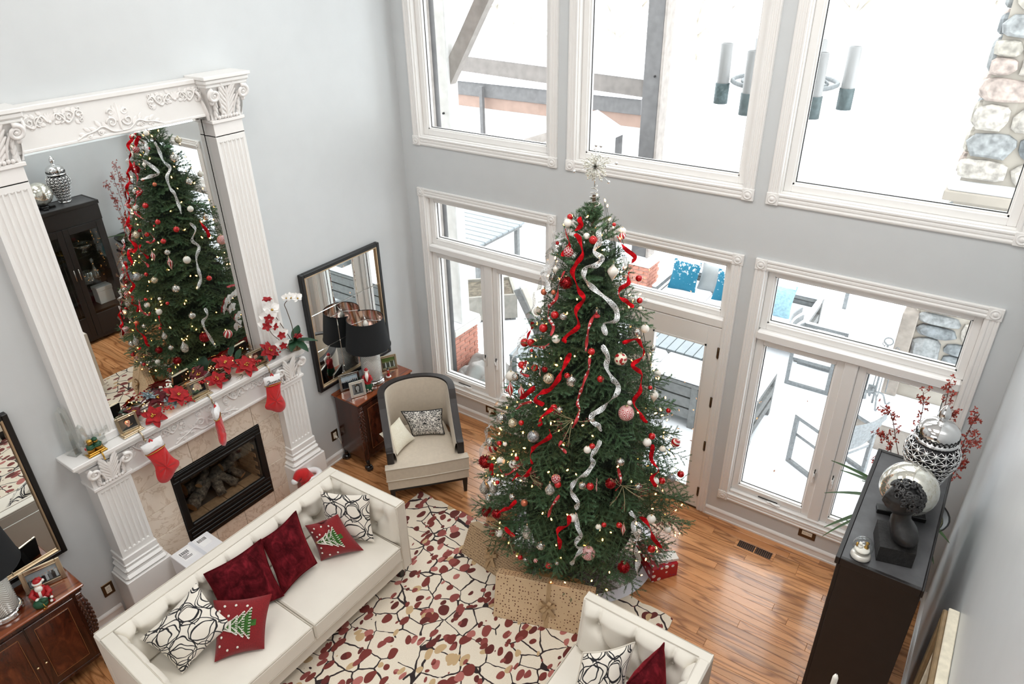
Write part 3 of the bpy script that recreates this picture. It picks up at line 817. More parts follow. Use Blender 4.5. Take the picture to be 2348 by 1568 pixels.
# ---------------------------------------------------------------- black framed mirrors on the left wall
def black_mirror(label, y0, y1, z0, z1, nx, nz):
    t = thing('wall_mirror', label, 'mirror', (.02, (y0 + y1) / 2, z0))
    f = .038; d_ = .055
    mb = MB()
    for (a, b, c, e) in ((y0, y0 + f, z0, z1), (y1 - f, y1, z0, z1), (y0 + f, y1 - f, z0, z0 + f), (y0 + f, y1 - f, z1 - f, z1)): mb.rbox(.002, a, c, d_, b, e, .004)
    mb.build('frame', M_black, t)
    mb = MB(); g = .014; a0, a1, c0, c1 = y0 + f, y1 - f, z0 + f, z1 - f
    for (a, b, c, e) in ((a0, a0 + g, c0, c1), (a1 - g, a1, c0, c1), (a0 + g, a1 - g, c0, c0 + g), (a0 + g, a1 - g, c1 - g, c1)): mb.rbox(.004, a, c, .052, b, e, .003)
    mb.build('gilt_lip', simple('champagne_gilt', (196, 172, 140), .3, .7, var=.06), t)
    MB().box(.002, a0, c0, .022, a1, c1).build('backing', M_creamd, t)
    a0 += g; a1 -= g; c0 += g; c1 -= g
    for i in range(nx):
        for j in range(nz):
            p0, p1 = a0 + (a1 - a0) * i / nx, a0 + (a1 - a0) * (i + 1) / nx
            q0, q1 = c0 + (c1 - c0) * j / nz, c0 + (c1 - c0) * (j + 1) / nz
            MB().rbox(.023, p0 + .0015, q0 + .0015, .030, p1 - .0015, q1 - .0015, .004).build('mirror_panel', M_mirror, t)
    return t
black_mirror('large black framed panelled mirror above the right chest', -1.585, -.545, .96, 2.275, 3, 3)
black_mirror('black framed panelled mirror at left edge above the left chest', -5.21, -4.158, .925, 2.215, 3, 3)
# ---------------------------------------------------------------- pillows, upholstery
def pillow(label, bl, br, tr, tl, th, mat, cat='pillow', group=None, n=28, piping=None, dent=0.0, pinch=.09, wrinkle=0.0, name='throw_pillow', front=True):
    """stuffed cushion spanned by its four corner points, thickness th"""
    bl, br, tr, tl = [Vector(p) for p in (bl, br, tr, tl)]
    c = (bl + br + tr + tl) / 4
    ex = ((br - bl) + (tr - tl)).normalized(); ey = ((tl - bl) + (tr - br)); ey = (ey - ex * ey.dot(ex)).normalized(); ez = ex.cross(ey)
    t = thing(name, label, cat, c, group=group, rot=frame_axes((0, 0, 0), ex, ey, ez).to_euler())
    inv = XF[t.name].inverted(); L = [inv @ p for p in (bl, br, tr, tl)]
    def edge(u, v):
        # sides bow inwards, corners stay pointed
        uu = u - (pinch * (u - .5) * 2) * (math.sin(PI * v)) * .5 * (abs(u - .5) * 2) ** 2
        vv = v - (pinch * (v - .5) * 2) * (math.sin(PI * u)) * .5 * (abs(v - .5) * 2) ** 2
        return L[0] * (1 - uu) * (1 - vv) + L[1] * uu * (1 - vv) + L[2] * uu * vv + L[3] * (1 - uu) * vv
    def prof(u, v):
        a = max(0, 1 - (abs(u - .5) * 2) ** 2.6) ; b = max(0, 1 - (abs(v - .5) * 2) ** 2.6)
        h = (a * b) ** .62
        if dent: h -= dent * math.exp(-((u - .5) / .10) ** 2) * max(0, (v - .3) / .7)
        h += .03 * math.sin(u * 9 + v * 4) * a * b
        if wrinkle: h += wrinkle * a * b * (math.sin((u * 1.0 + v * .6) * 26 + 3 * math.sin(v * 5)) * (.4 + .6 * v) + .5 * math.sin((u - v) * 17))
        return h
    mb = MB()
    mb.grid(lambda u, v: edge(u, v) + Vector((0, 0, th * .5 * prof(u, v))), n, n)
    mb.grid(lambda u, v: edge(1 - u, v) + Vector((0, 0, -th * .5 * prof(1 - u, v))), n, n)
    o = mb.build('cover', mat, t, local=True)
    uvl = o.data.uv_layers.new(name='UVMap')
    per = (n + 1) ** 2
    for poly in o.data.polygons:
        for li in poly.loop_indices:
            k = o.data.loops[li].vertex_index; b_ = k >= per; k -= per if b_ else 0
            u, v = (k % (n + 1)) / n, (k // (n + 1)) / n
            uvl.data[li].uv = ((1 - u) if b_ else u, v)
    if piping:
        pts = [edge(i / 16, 0) for i in range(16)] + [edge(1, i / 16) for i in range(16)] + [edge(1 - i / 16, 1) for i in range(16)] + [edge(0, 1 - i / 16) for i in range(16)]
        MB().tube(pts, .006, 6, closed=True).build('piping', piping, t, local=True)
    return t

# printed cloth: interlaced black circles on ivory
T = NT('black_line_print'); uv = T.coord('UV')
uvn = T.vmath('ADD', uv, T.vmath('SCALE', T.vmath('SUBTRACT', T.noise(uv, 2.2, 2, out=1), (.5, .5, .5)), .34))
tot = None
for (sx, ox, oy, r_) in ((2.3, 0, 0, .62), (1.9, .25, .1, .52), (2.7, .7, .6, .66)):
    p = T.vmath('FRACTION', T.vmath('ADD', T.vmath('MULTIPLY', uvn, (sx, sx, 0)), (ox, oy, 0)))
    for (qx, qy) in ((.5, .5), (0, 0)) if r_ == .62 else ((.5, .5),):
        dd = T.vmath('DISTANCE', p, (qx, qy, 0))
        ln = T.math('LESS_THAN', T.math('ABSOLUTE', T.math('SUBTRACT', dd, r_ * .7)), .0095 * sx)
        tot = ln if tot is None else T.math('MAXIMUM', tot, ln)
T.set(col=T.mix(tot, lin(238, 231, 219), lin(24, 23, 28)), rough=.85, sheen=.2); T.bump(T.math('ADD', T.noise(uv, 180, 2), tot), .12, .004)
M_lines = T.m
# burgundy knit with snowflakes; the tree on it is embroidered geometry
T = NT('burgundy_knit'); uv = T.coord('UV')
T.set(col=T.ramp(T.noise(uv, 50, 2), [(.3, lin(112, 12, 18)), (.7, lin(142, 20, 26))]), rough=.9, sheen=.3); T.bump(T.noise(T.mapping(uv, (160, 110, 1)), 1, 1), .2, .004)
M_knit = T.m
# black and white damask
T = NT('damask_print'); uv = T.coord('UV')
p = T.n('ShaderNodeCombineXYZ', {0: T.math('ABSOLUTE', T.math('SUBTRACT', T.n('ShaderNodeSeparateXYZ', {0: uv}).outputs[0], .5)), 1: T.n('ShaderNodeSeparateXYZ', {0: uv}).outputs[1], 2: 0.0}).outputs[0]
p = T.mapping(p, (1.6, 1, 1))
big = T.math('SINE', T.math('MULTIPLY', T.noise(p, 3.4, 1, .4, .8), 34.0))
sm = T.math('SINE', T.math('MULTIPLY', T.noise(p, 13.0, 1, .5, .6), 30.0))
f = T.math('ADD', T.math('MULTIPLY', big, .6), sm)
T.set(col=T.mix(T.math('GREATER_THAN', f, -.05), lin(22, 21, 24), lin(226, 222, 214)), rough=.8)
M_damask = T.m
T = NT('cream_brocade'); uv = T.coord('UV')
w_ = T.math('SINE', T.math('MULTIPLY', T.noise(uv, 7, 3, .6, 1.2), 60.0))
T.set(col=T.mix(T.math('GREATER_THAN', w_, .2), lin(226, 220, 198), lin(238, 234, 218)), rough=.55, sheen=.3); T.bump(w_, .15, .004)
M_brocade = T.m

def tufted(mb, org, ex, ey, ez, w, h, depth, cols, rows, dens=12, mat=0, pleat=True):
    """diamond-tufted panel: org lower-left, ex across, ey up, ez out; returns the button places"""
    org, ex, ey, ez = Vector(org), Vector(ex), Vector(ey), Vector(ez)
    B = []
    for j in range(rows):
        n_ = cols if j % 2 == 0 else cols - 1
        for i in range(n_): B.append(((i + (.5 if j % 2 == 0 else 1.0)) / cols, 1 - (j + .8) / (rows + .6)))
    def hgt(u, v):
        e = min(1, min(u, 1 - u) * w / .05) ** .5 * min(1, min(v, 1 - v) * h / .06) ** .5
        z = depth * e
        for (bu, bv) in B:
            dx, dy = (u - bu) * w, (v - bv) * h
            d2 = dx * dx + dy * dy
            if d2 < .03: z -= depth * .95 * math.exp(-(d2 / .0022) ** .75)
            if pleat and dy > 0 and bv > 1 - 1.5 / (rows + .6): z -= depth * .38 * math.exp(-(dx / .012) ** 2) * min(1, (1 - v) * h / .03 + .35)
            if abs(dx) < .3 and abs(dy) < .3:
                pass
        for a in range(len(B)):
            for b in range(a + 1, len(B)):
                ax, ay, bx, by = B[a][0] * w, B[a][1] * h, B[b][0] * w, B[b][1] * h
                if abs(ay - by) < 1e-6: continue
                L2 = (bx - ax) ** 2 + (by - ay) ** 2
                if L2 > (w / cols * .75) ** 2 + (h / (rows + .6) * 1.3) ** 2: continue
                px, py = u * w, v * h
                t_ = max(0, min(1, ((px - ax) * (bx - ax) + (py - ay) * (by - ay)) / L2))
                d2 = (px - ax - t_ * (bx - ax)) ** 2 + (py - ay - t_ * (by - ay)) ** 2
                if d2 < .004: z -= depth * .42 * math.exp(-d2 / .00030)
        return max(z, -.02)
    nu, nv = max(8, int(w * dens * 5.5)), max(8, int(h * dens * 5.5))
    mb.grid(lambda u, v: org + ex * (u * w) + ey * (v * h) + ez * hgt(u, v), nu, nv, mat)
    return [org + ex * (bu * w) + ey * (bv * h) + ez * (depth * .12) for bu, bv in B]
def cushion(mb, x0, y0, z0, x1, y1, z1, crown=.02, mat=0):
    """boxed seat cushion with a crowned top"""
    mb.rbox(x0, y0, z0, x1, y1, z1, .018, mat, smooth=False)
    mb.grid(lambda u, v: (x0 + .014 + u * (x1 - x0 - .028), y0 + .014 + v * (y1 - y0 - .028), z1 - .002 + crown * (1 - (2 * u - 1) ** 4) * (1 - (2 * v - 1) ** 4)), 16, 16, mat)
def ring(x0, y0, x1, y1, z): return [(x0, y0, z), (x1, y0, z), (x1, y1, z), (x0, y1, z)]
def piping(mb, x0, y0, x1, y1, z, r=.005):
    P = []
    c = [(x0, y0), (x1, y0), (x1, y1), (x0, y1)]
    for i in range(4):
        a, b = c[i], c[(i + 1) % 4]
        for k in range(8): P.append((a[0] + (b[0] - a[0]) * k / 8, a[1] + (b[1] - a[1]) * k / 8, z))
    mb.tube(P, r, 6, closed=True)
def taper_leg(root, x, y, z1, a=.05, b=.03, mat=None, name='leg', z0=0.0):
    V = [(x - b / 2, y - b / 2, z0), (x + b / 2, y - b / 2, z0), (x + b / 2, y + b / 2, z0), (x - b / 2, y + b / 2, z0), (x - a / 2, y - a / 2, z1), (x + a / 2, y - a / 2, z1), (x + a / 2, y + a / 2, z1), (x - a / 2, y + a / 2, z1)]
    MB().add(V, [(3, 2, 1, 0), (4, 5, 6, 7), (0, 1, 5, 4), (1, 2, 6, 5), (2, 3, 7, 6), (3, 0, 4, 7)]).build(name, mat or M_dkwood, root)

# ---------------------------------------------------------------- sofa along the fireplace
SX0, SX1, SY0, SY1, ST = .915, 1.79, -4.44, -2.262, .865
sf = thing('sofa', 'long cream tufted sofa with its back to the fireplace', 'sofa', ((SX0 + SX1) / 2, (SY0 + SY1) / 2, 0))
mb = MB().rbox(SX0, SY0 + .02, .13, SX1 - .01, SY1 - .02, .305, .012)
mb.build('base', M_cream, sf)
mb = MB().rbox(SX0, SY0, .13, SX0 + .098, SY1, ST, .014)
bk = mb.build('back', M_cream, sf)
mb = MB(); btn = tufted(mb, (SX0 + .098, SY0 + .10, .44), (0, 1, 0), (0, 0, 1), (1, 0, 0), SY1 - SY0 - .2, ST - .44 - .004, .088, 8, 2, 13)
mb.build('tufted_panel', M_cream, bk)
mb = MB()
for p in btn: mb.ball(p, (.006, .012, .012), 8, 5)
pieces(mb, 'button', M_cream, bk)
mb = MB()
for q in (.006, .094): mb.tube([(SX0 + q, SY0 + .01 + i * (SY1 - SY0 - .02) / 6, ST - .002) for i in range(7)], .004, 5)
mb.build('piping', M_creamd, bk)
for s, (a, b) in ((1, (SY1 - .105, SY1)), (-1, (SY0, SY0 + .105))):
    mb = MB(); fl_ = .03 * s
    P = [(SX0 + .09, a), (SX1, a + fl_), (SX1, b + fl_), (SX0 + .09, b)]
    mb.prism(P, .13, ST - .012, 'z'); 
    Pi = [(SX0 + .09, a + .006), (SX1 - .008, a + fl_ + .006), (SX1 - .008, b + fl_ - .006), (SX0 + .09, b - .006)]
    mb.prism(Pi, ST - .013, ST - .002, 'z')
    ar = mb.build('arm', M_cream, sf)
    mb = MB()
    if s > 0: bt = tufted(mb, (SX1 - .01, a + fl_, .44), (-1, -.038, 0), (0, 0, 1), (0, -1, 0), SX1 - SX0 - .13, ST - .45, .045, 3, 2, 11)
    else: bt = tufted(mb, (SX0 + .12, b - .002, .44), (1, -.036, 0), (0, 0, 1), (0, 1, 0), SX1 - SX0 - .13, ST - .45, .045, 3, 2, 11)
    mb.build('tufted_panel', M_cream, ar)
    mb = MB()
    for p in bt: mb.ball(p, (.012, .006, .012), 8, 5)
    pieces(mb, 'button', M_cream, ar)
    # outside face buttons and piping
    mb = MB(); yo = b if s > 0 else a
    for q in ((a + .008, a + fl_ + .008), (b - .008, b + fl_ - .008)): mb.tube([(SX0 + .1 + i * (SX1 - SX0 - .106) / 5, q[0] + (q[1] - q[0]) * i / 5, ST - .003) for i in range(6)], .004, 5)
    mb.tube([(SX1 - .002, b + fl_ - .008, ST - .01), (SX1 - .002, b + fl_ - .008, .14)], .004, 5); mb.tube([(SX1 - .002, a + fl_ + .008, ST - .01), (SX1 - .002, a + fl_ + .008, .14)], .004, 5)
    mb.build('piping', M_creamd, ar)
ym = -3.345
for (a, b) in ((SY0 + .108, ym - .003), (ym + .003, SY1 - .108)):
    mb = MB(); cushion(mb, SX0 + .10, a, .305, SX1 + .045, b, .462)
    cu = mb.build('seat_cushion', M_cream, sf)
    mb = MB(); piping(mb, SX0 + .105, a + .006, SX1 + .04, b - .006, .46); piping(mb, SX0 + .105, a + .006, SX1 + .042, b - .006, .312)
    mb.build('piping', M_creamd, cu)
for (x, y) in ((SX0 + .06, SY0 + .07), (SX0 + .06, SY1 - .07), (SX1 - .06, SY0 + .08), (SX1 - .06, SY1 - .06)): taper_leg(sf, x, y, .135, .055, .035)

LG = 'throw pillows on the long sofa'
pillow('ivory pillow with black loops at the near left end of long sofa', (1.399, -4.16, .50), (1.492, -3.763, .68), (1.179, -3.79, .93), (1.086, -4.233, .72), .16, M_lines, group=LG)
pk1 = pillow('burgundy knit pillow with whole green tree, leaning at front of long sofa', (1.508, -3.975, .50), (1.715, -3.70, .50), (1.573, -3.459, .76), (1.258, -3.746, .76), .13, M_knit, group=LG)
pillow('flat dark burgundy velvet pillow left of the crumpled one on long sofa', (1.32, -3.74, .50), (1.44, -3.30, .50), (1.20, -3.235, .92), (1.09, -3.683, .87), .15, M_velvet, group=LG, piping=M_velvet, wrinkle=.02)
pillow('crumpled bright burgundy velvet pillow in middle of long sofa', (1.43, -3.30, .50), (1.44, -2.95, .55), (1.225, -2.90, .97), (1.15, -3.214, .86), .20, M_velvet, group=LG, piping=M_velvet, wrinkle=.055, n=44)
pk2 = pillow('burgundy knit pillow folded over its green tree, by right arm of sofa', (1.40, -2.88, .49), (1.62, -2.60, .50), (1.38, -2.62, .80), (1.20, -2.83, .74), .17, M_knit, group=LG, dent=.45)
pillow('ivory pillow with black loops leaning on right arm of long sofa', (1.25, -2.70, .50), (1.63, -2.48, .50), (1.549, -2.39, .93), (1.165, -2.60, .93), .13, M_lines, group=LG)
def embroider(t, half=False):
    """green tree with white pine stitches, snowflakes and a gold star, raised on the front of the pillow"""
    inv = XF[t.name].inverted()
    cov = [c for c in t.children if c.name.startswith('cover')][0].data
    n = 28
    def P(u, v, lift=.004):
        u = min(max(u, 0), 1) * n; v = min(max(v, 0), 1) * n; i, j = min(int(u), n - 1), min(int(v), n - 1); a, b = u - i, v - j
        q = lambda ii, jj: cov.vertices[jj * (n + 1) + ii].co
        p = q(i, j) * (1 - a) * (1 - b) + q(i + 1, j) * a * (1 - b) + q(i, j + 1) * (1 - a) * b + q(i + 1, j + 1) * a * b
        return p + Vector((0, 0, lift))
    # tree lies sideways: its tip points to the pillow's left, as in the photo
    g = MB(); wst = MB()
    tiers = [(.30, .08), (.42, .15), (.54, .21), (.66, .26)]
    tip = .16
    m = MB()
    for (e, hw_) in tiers:
        s0 = e - .17
        m.grid(lambda u, v, e=e, hw_=hw_, s0=s0: P(s0 + (e - s0 + .05) * u, .52 + (v - .5) * 2 * hw_ * max(.02, u), .0035), 8, 8)
    m.grid(lambda u, v: P(.71 + .10 * u, .52 + (v - .5) * .11, .0035), 4, 4)
    m.build('tree_motif', simple('green_felt', (52, 98, 34), .9, var=.3, vscale=60), t, local=True)
    rn = random.Random(5)
    for (e, hw_) in tiers:
        s0 = e - .17
        for sd in (-1, 1):
            for k in range(9):
                f_ = (k + 1) / 9; cx_ = s0 + (e - s0 + .05) * f_; hv = hw_ * f_
                wst.tube([P(cx_, .52 + sd * hv, .006), P(cx_ - .01, .52 + sd * (hv + .02), .007), P(cx_ - .03, .52 + sd * (hv - .005), .006)], .0032, 5)
        for k in range(11):
            v_ = .52 + (k - 5) / 5 * hw_
            wst.tube([P(e + .055, v_, .006), P(e + .005, v_, .008)], .0032, 5)
    wst.build('white_stitching', simple('white_yarn', (236, 232, 220), .9), t, local=True)
    fl2 = MB()
    for (u, v) in ((.12, .80), (.22, .88), (.30, .70), (.12, .22), (.28, .12), (.42, .88), (.48, .13), (.62, .84), (.16, .36), (.2, .66)):
        for k in range(4):
            a = PI * k / 4; fl2.tube([P(u + .022 * math.cos(a), v + .022 * math.sin(a), .006), P(u - .022 * math.cos(a), v - .022 * math.sin(a), .006)], .0035, 5)
    pieces(fl2, 'snowflake', simple('white_yarn', (236, 232, 220), .9), t, True, 4)
    st = MB()
    for k in range(3):
        a = PI * k / 3; st.tube([P(.11 + .024 * math.cos(a), .52 + .024 * math.sin(a), .006), P(.11 - .024 * math.cos(a), .52 - .024 * math.sin(a), .006)], .004, 5)
    st.build('star', simple('gold_yarn', (200, 160, 90), .7), t, local=True)
embroider(pk1); embroider(pk2)

# ---------------------------------------------------------------- one-armed chaise, bottom right
CX0, CX1, CYB, CT = 3.567, 4.502, -2.20, .88
ch = thing('chaise', 'cream tufted one-armed chaise standing behind the spotted gift', 'chaise', ((CX0 + CX1) / 2, -2.75, 0))
mb = MB(); P = [(CYB, .13), (CYB, CT - .006), (CYB - .006, CT), (CYB - .075, CT), (CYB - .085, CT - .01), (CYB - .17, .46), (CYB - .19, .13)]
mb.prism(P, CX0, CX1 - .0, 'x')
bk = mb.build('back', M_cream, ch)
mb = MB(); ty = Vector((0, .085, .41)).normalized()
bt = tufted(mb, (CX0 + .012, CYB - .168, .465), (1, 0, 0), ty, (0, -.979, .203), CX1 - CX0 - .10, .42, .075, 3, 2, 15)
mb.build('tufted_panel', M_cream, bk)
mb = MB()
for p in bt: mb.ball(p, (.012, .006, .012), 8, 5)
pieces(mb, 'button', M_cream, bk)
mb = MB().tube([(CX0 + .01, CYB - .008, CT - .001), (CX1 - .01, CYB - .008, CT - .001)], .004, 5).tube([(CX0 + .01, CYB - .074, CT - .001), (CX1 - .075, CYB - .074, CT - .001)], .004, 5)
mb.build('piping', M_creamd, bk)
mb = MB().rbox(CX1 - .075, -3.3, .13, CX1 + .004, CYB - .005, CT - .002, .012)
ar = mb.build('arm', M_cream, ch)
mb = MB(); bt = tufted(mb, (CX1 - .075, CYB - .10, .465), (0, -1, 0), (0, 0, 1), (-1, 0, 0), 1.0, CT - .475, .06, 3, 2, 12)
mb.build('tufted_panel', M_cream, ar)
MB().rbox(CX0 + .01, -3.5, .13, CX1 - .08, CYB - .19, .31, .012).build('base', M_cream, ch)
mb = MB(); cushion(mb, CX0 - .012, -3.52, .31, CX1 - .14, CYB - .17, .485)
cu = mb.build('seat_cushion', M_cream, ch)
mb = MB(); piping(mb, CX0 - .006, -3.514, CX1 - .146, CYB - .176, .484); mb.build('piping', M_creamd, cu)
for (x, y) in ((CX0 + .06, CYB - .07), (CX1 - .06, CYB - .07), (CX0 + .06, -3.42), (CX1 - .06, -3.22)): taper_leg(ch, x, y, .135, .055, .035)
pillow('ivory pillow with black loops on the chaise, bottom edge of photo', (3.80, -2.93, .50), (4.10, -2.72, .50), (4.036, -2.424, .90), (3.784, -2.666, .87), .13, M_lines, group='throw pillows on the chaise', piping=M_creamd)
pillow('burgundy velvet pillow standing edge-on in the corner of the chaise', (4.20, -2.80, .50), (4.27, -2.38, .50), (4.205, -2.335, .92), (4.13, -2.72, .90), .16, M_velvet, group='throw pillows on the chaise', piping=M_velvet, wrinkle=.03)

# ---------------------------------------------------------------- barrel armchair with dark wooden rim
AC = Vector((.944, -1.095, 0)); AR = math.radians(-41.5)     # local x = facing direction
ac = thing('armchair', 'linen barrel armchair with dark wooden rim by the left window', 'armchair', AC, AR)
def acl(mb, name, mat, parent=None):
    o = mb.build(name, mat, parent or ac, local=True); XF[o.name] = XF[ac.name]; return o
# plan of the shell: arc at the back, straight arms running forward
def shell(t_, off=0.0):
    """t_ 0..1 round from left arm front to right arm front; returns local x,y"""
    hw_ = .388 + off
    if t_ < .28: f_ = t_ / .28; return (.36 - f_ * .52, (hw_ - .012 + .012 * f_))
    if t_ > .72: f_ = (1 - t_) / .28; return (.36 - f_ * .52, -(hw_ - .012 + .012 * f_))
    a = (t_ - .28) / .44 * PI
    return (-.16 - (.26 + off) * math.sin(a) ** .8, hw_ * math.cos(a))
def topz(t_):
    d_ = abs(t_ - .5) * 2
    if d_ < .50: return .985 - .05 * (d_ / .50) ** 2
    if d_ < .56: return .935 - .075 * (d_ - .50) / .06
    f_ = (d_ - .56) / .44
    return .86 - .26 * min(1, f_ * 1.12) ** .8
N_ = 60
mb = MB()
mb.grid(lambda u, v: (*shell(u, .0), .22 + (topz(u) - .22) * v), N_, 8)      # outside
acl(mb, 'outside_back', M_linen)
mb = MB()
mb.grid(lambda u, v: (*shell(1 - u, -.065 - .02 * math.sin(PI * v)), .40 + (topz(1 - u) - .40) * v), N_, 8)
acl(mb, 'inside_back', M_linen)
# dark rim
V = []; F = []
for i in range(N_ + 1):
    t_ = i / N_; z = topz(t_)
    a, b = shell(t_, .012), shell(t_, -.056)
    V += [(a[0], a[1], z - .035), (a[0], a[1], z + .006), (b[0], b[1], z + .012), (b[0], b[1], z - .03)]
for i in range(N_):
    for k in range(4): F.append((i * 4 + k, i * 4 + (k + 1) % 4, (i + 1) * 4 + (k + 1) % 4, (i + 1) * 4 + k))
mb = MB().add(V, F)
for sg in (-1, 1):
    t_ = 0 if sg > 0 else 1
    a, b = shell(t_, .012), shell(t_, -.056)
    ym_, yw = (a[1] + b[1]) / 2, abs(a[1] - b[1]) / 2
    mb.rbox(.345, ym_ - yw, .455, .378, ym_ + yw, .612, .006)
acl(mb, 'wooden_rim', simple('dark_rim_wood', (40, 34, 32), .45, var=.15, vscale=20))
mb = MB()
for t0 in (-.062,):
    mb.tube([(*shell(i / N_, t0), topz(i / N_) - .01) for i in range(N_ + 1)], .005, 5)
mb.tube([(*shell(i / N_, .006), topz(i / N_) - .045) for i in range(N_ + 1)], .005, 5)
acl(mb, 'piping', M_creamd)
mb = MB()
def seatpt(u, v, z):
    x = -.24 + .70 * u; hwid = (.315 if u < .7 else .315 + .075 * min(1, (u - .7) / .12))
    return (x, (v - .5) * 2 * hwid, z)
P = [(-.24, .26), (-.28, .0), (-.24, -.26), (.30, -.325), (.372, -.328), (.376, -.41), (.45, -.418), (.46, 0), (.45, .418), (.376, .41), (.372, .328), (.30, .325)]
mb.prism(P, .315, .465, 'z')
def inpoly(u, v):
    y = (v - .5) * 2; x = -.235 + .685 * u
    hw_ = np.interp(x, [-.24, -.2, .30, .370, .380, .465], [.2, .27, .325, .328, .408, .416])
    return (x + (.008 * (1 - y * y) if u > .9 else 0), y * hw_, .464 + .03 * (1 - (2 * u - 1) ** 4) * (1 - y ** 4))
mb.grid(inpoly, 24, 20)
seat = acl(mb, 'seat_cushion', M_linen)
mb = MB()
for z in (.464, .32): mb.tube([(p[0] * 1.004, p[1] * 1.004, z) for p in P[4:12]], .006, 6)
acl(mb, 'piping', M_creamd, seat)
acl(MB().prism([(-.34, .22), (-.39, 0), (-.34, -.22), (-.16, -.37), (.36, -.39), (.445, -.41), (.452, 0), (.445, .41), (.36, .39), (-.16, .37)], .205, .315, 'z'), 'base', M_linen)
acl(MB().prism([(-.33, .20), (-.33, -.20), (-.16, -.36), (.43, -.395), (.43, .395), (-.16, .36)], .165, .206, 'z'), 'apron', M_dkwood)
for (x, y) in ((.405, .37), (.405, -.37), (-.27, .20), (-.27, -.20)):
    mb = MB(); a, b = .05, .03
    mb.add([(x - b / 2, y - b / 2, 0), (x + b / 2, y - b / 2, 0), (x + b / 2, y + b / 2, 0), (x - b / 2, y + b / 2, 0), (x - a / 2, y - a / 2, .17), (x + a / 2, y - a / 2, .17), (x + a / 2, y + a / 2, .17), (x - a / 2, y + a / 2, .17)], [(3, 2, 1, 0), (4, 5, 6, 7), (0, 1, 5, 4), (1, 2, 6, 5), (2, 3, 7, 6), (3, 0, 4, 7)])
    acl(mb, 'leg', M_dkwood)
pillow('black and white scroll pattern lumbar pillow on linen armchair', (.885, -1.165, .50), (1.150, -.965, .51), (1.07, -.885, .755), (.745, -1.16, .755), .12, M_damask, group=None, piping=M_blackm)
pillow('small cream brocade pillow standing on its corner against armchair arm', (.972, -1.495, .505), (.96, -1.21, .53), (.80, -1.245, .755), (.727, -1.478, .655), .10, M_brocade)
# ---------------------------------------------------------------- rug: dark twigs with rust, rose and tan leaves on ivory
T = NT('leaf_rug'); co = T.coord()
w1 = T.vmath('SCALE', T.vmath('SUBTRACT', T.noise(co, 7.0, 2, out=1), (.5, .5, .5)), .07)
cw = T.vmath('ADD', co, w1)
edge = T.voro(T.mapping(cw, (1, 1.25, 0)), 4.6, 'DISTANCE_TO_EDGE')
wid = T.math('MULTIPLY', T.noise(co, 5.0, 1), .052)
vine = T.math('MULTIPLY', T.math('LESS_THAN', edge, wid), T.math('GREATER_THAN', T.noise(co, 3.3, 1), .36))
node_ = T.math('LESS_THAN', T.voro(T.mapping(cw, (1, 1.25, 0)), 4.6, 'N_SPHERE_RADIUS', 'Radius') if False else T.voro(T.mapping(cw, (1, 1.25, 0), loc=(3.1, 1.7, 0)), 5.2), .07)
def leaves(scale, ang, loc, thr, sx, sy):
    p = T.mapping(T.vmath('ADD', co, T.vmath('SCALE', T.vmath('SUBTRACT', T.noise(co, 5.0, 1, out=1), (.5, .5, .5)), .10)), (sx, sy, 0), (0, 0, ang), loc)
    return T.math('LESS_THAN', T.voro(p, scale, rnd=.8), thr), T.voro(p, scale, out='Color', rnd=.8)
c = T.ramp(T.noise(co, 160, 2), [(.3, lin(226, 213, 192)), (.7, lin(240, 230, 212))])
tone = T.noise(co, .9, 1)
pal = [(.0, lin(96, 34, 28)), (.34, lin(118, 46, 38)), (.55, lin(140, 66, 60)), (.72, lin(176, 104, 96)), (.82, lin(198, 168, 126)), (1.0, lin(204, 176, 136))]
c = T.mix(vine, c, lin(38, 24, 24))
for (sc, an, lo, th, sx, sy) in ((7.0, .5, (0, 0, 0), .355, 1.3, .85), (7.6, -.7, (5.3, 2.2, 0), .34, 1.35, .85), (9.0, 1.5, (9.1, 7.7, 0), .30, 1.35, .8)):
    msk, colr = leaves(sc, an, lo, th, sx, sy)
    pick = T.n('ShaderNodeSeparateColor', {0: colr}).outputs[0]
    keep = T.math('GREATER_THAN', T.n('ShaderNodeSeparateColor', {0: colr}).outputs[1], .14)
    k = T.math('MULTIPLY', T.math('ADD', T.math('MULTIPLY', pick, .75), T.math('MULTIPLY', tone, .35)), .95)
    c = T.mix(T.math('MULTIPLY', msk, keep), c, T.ramp(k, pal, 'CONSTANT'))
star = T.math('LESS_THAN', T.voro(T.mapping(cw, (1, 1.25, 0), loc=(.4, .2, 0)), 3.6, rnd=.9), .055)
c = T.mix(star, c, lin(52, 26, 26))
T.set(col=c, rough=.95, sheen=.25); T.bump(T.noise(co, 420, 2), .35, .004)
M_rug = T.m
mb = MB()
RX0, RX1, RY0, RY1 = 1.12, 3.94, -6.2, -1.372
rn = random.Random(11)
def wav(i): return .008 * math.sin(i * 1.7) + .006 * math.sin(i * 3.1 + 1)
P = [(RX0 + (RX1 - RX0) * i / 40, RY1 + wav(i)) for i in range(41)] + [(RX1 + wav(i + 3), RY1 - (RY1 - RY0) * i / 50) for i in range(1, 51)] + [(RX1 - (RX1 - RX0) * i / 10, RY0) for i in range(1, 11)] + [(RX0 + wav(i + 7), RY0 + (RY1 - RY0) * i / 50) for i in range(1, 50)]
mb.prism(P[::-1], .0005, .012, 'z')
tag(mb.build('area_rug', M_rug), 'ivory area rug with rust and rose leaves on dark twigs', 'rug')

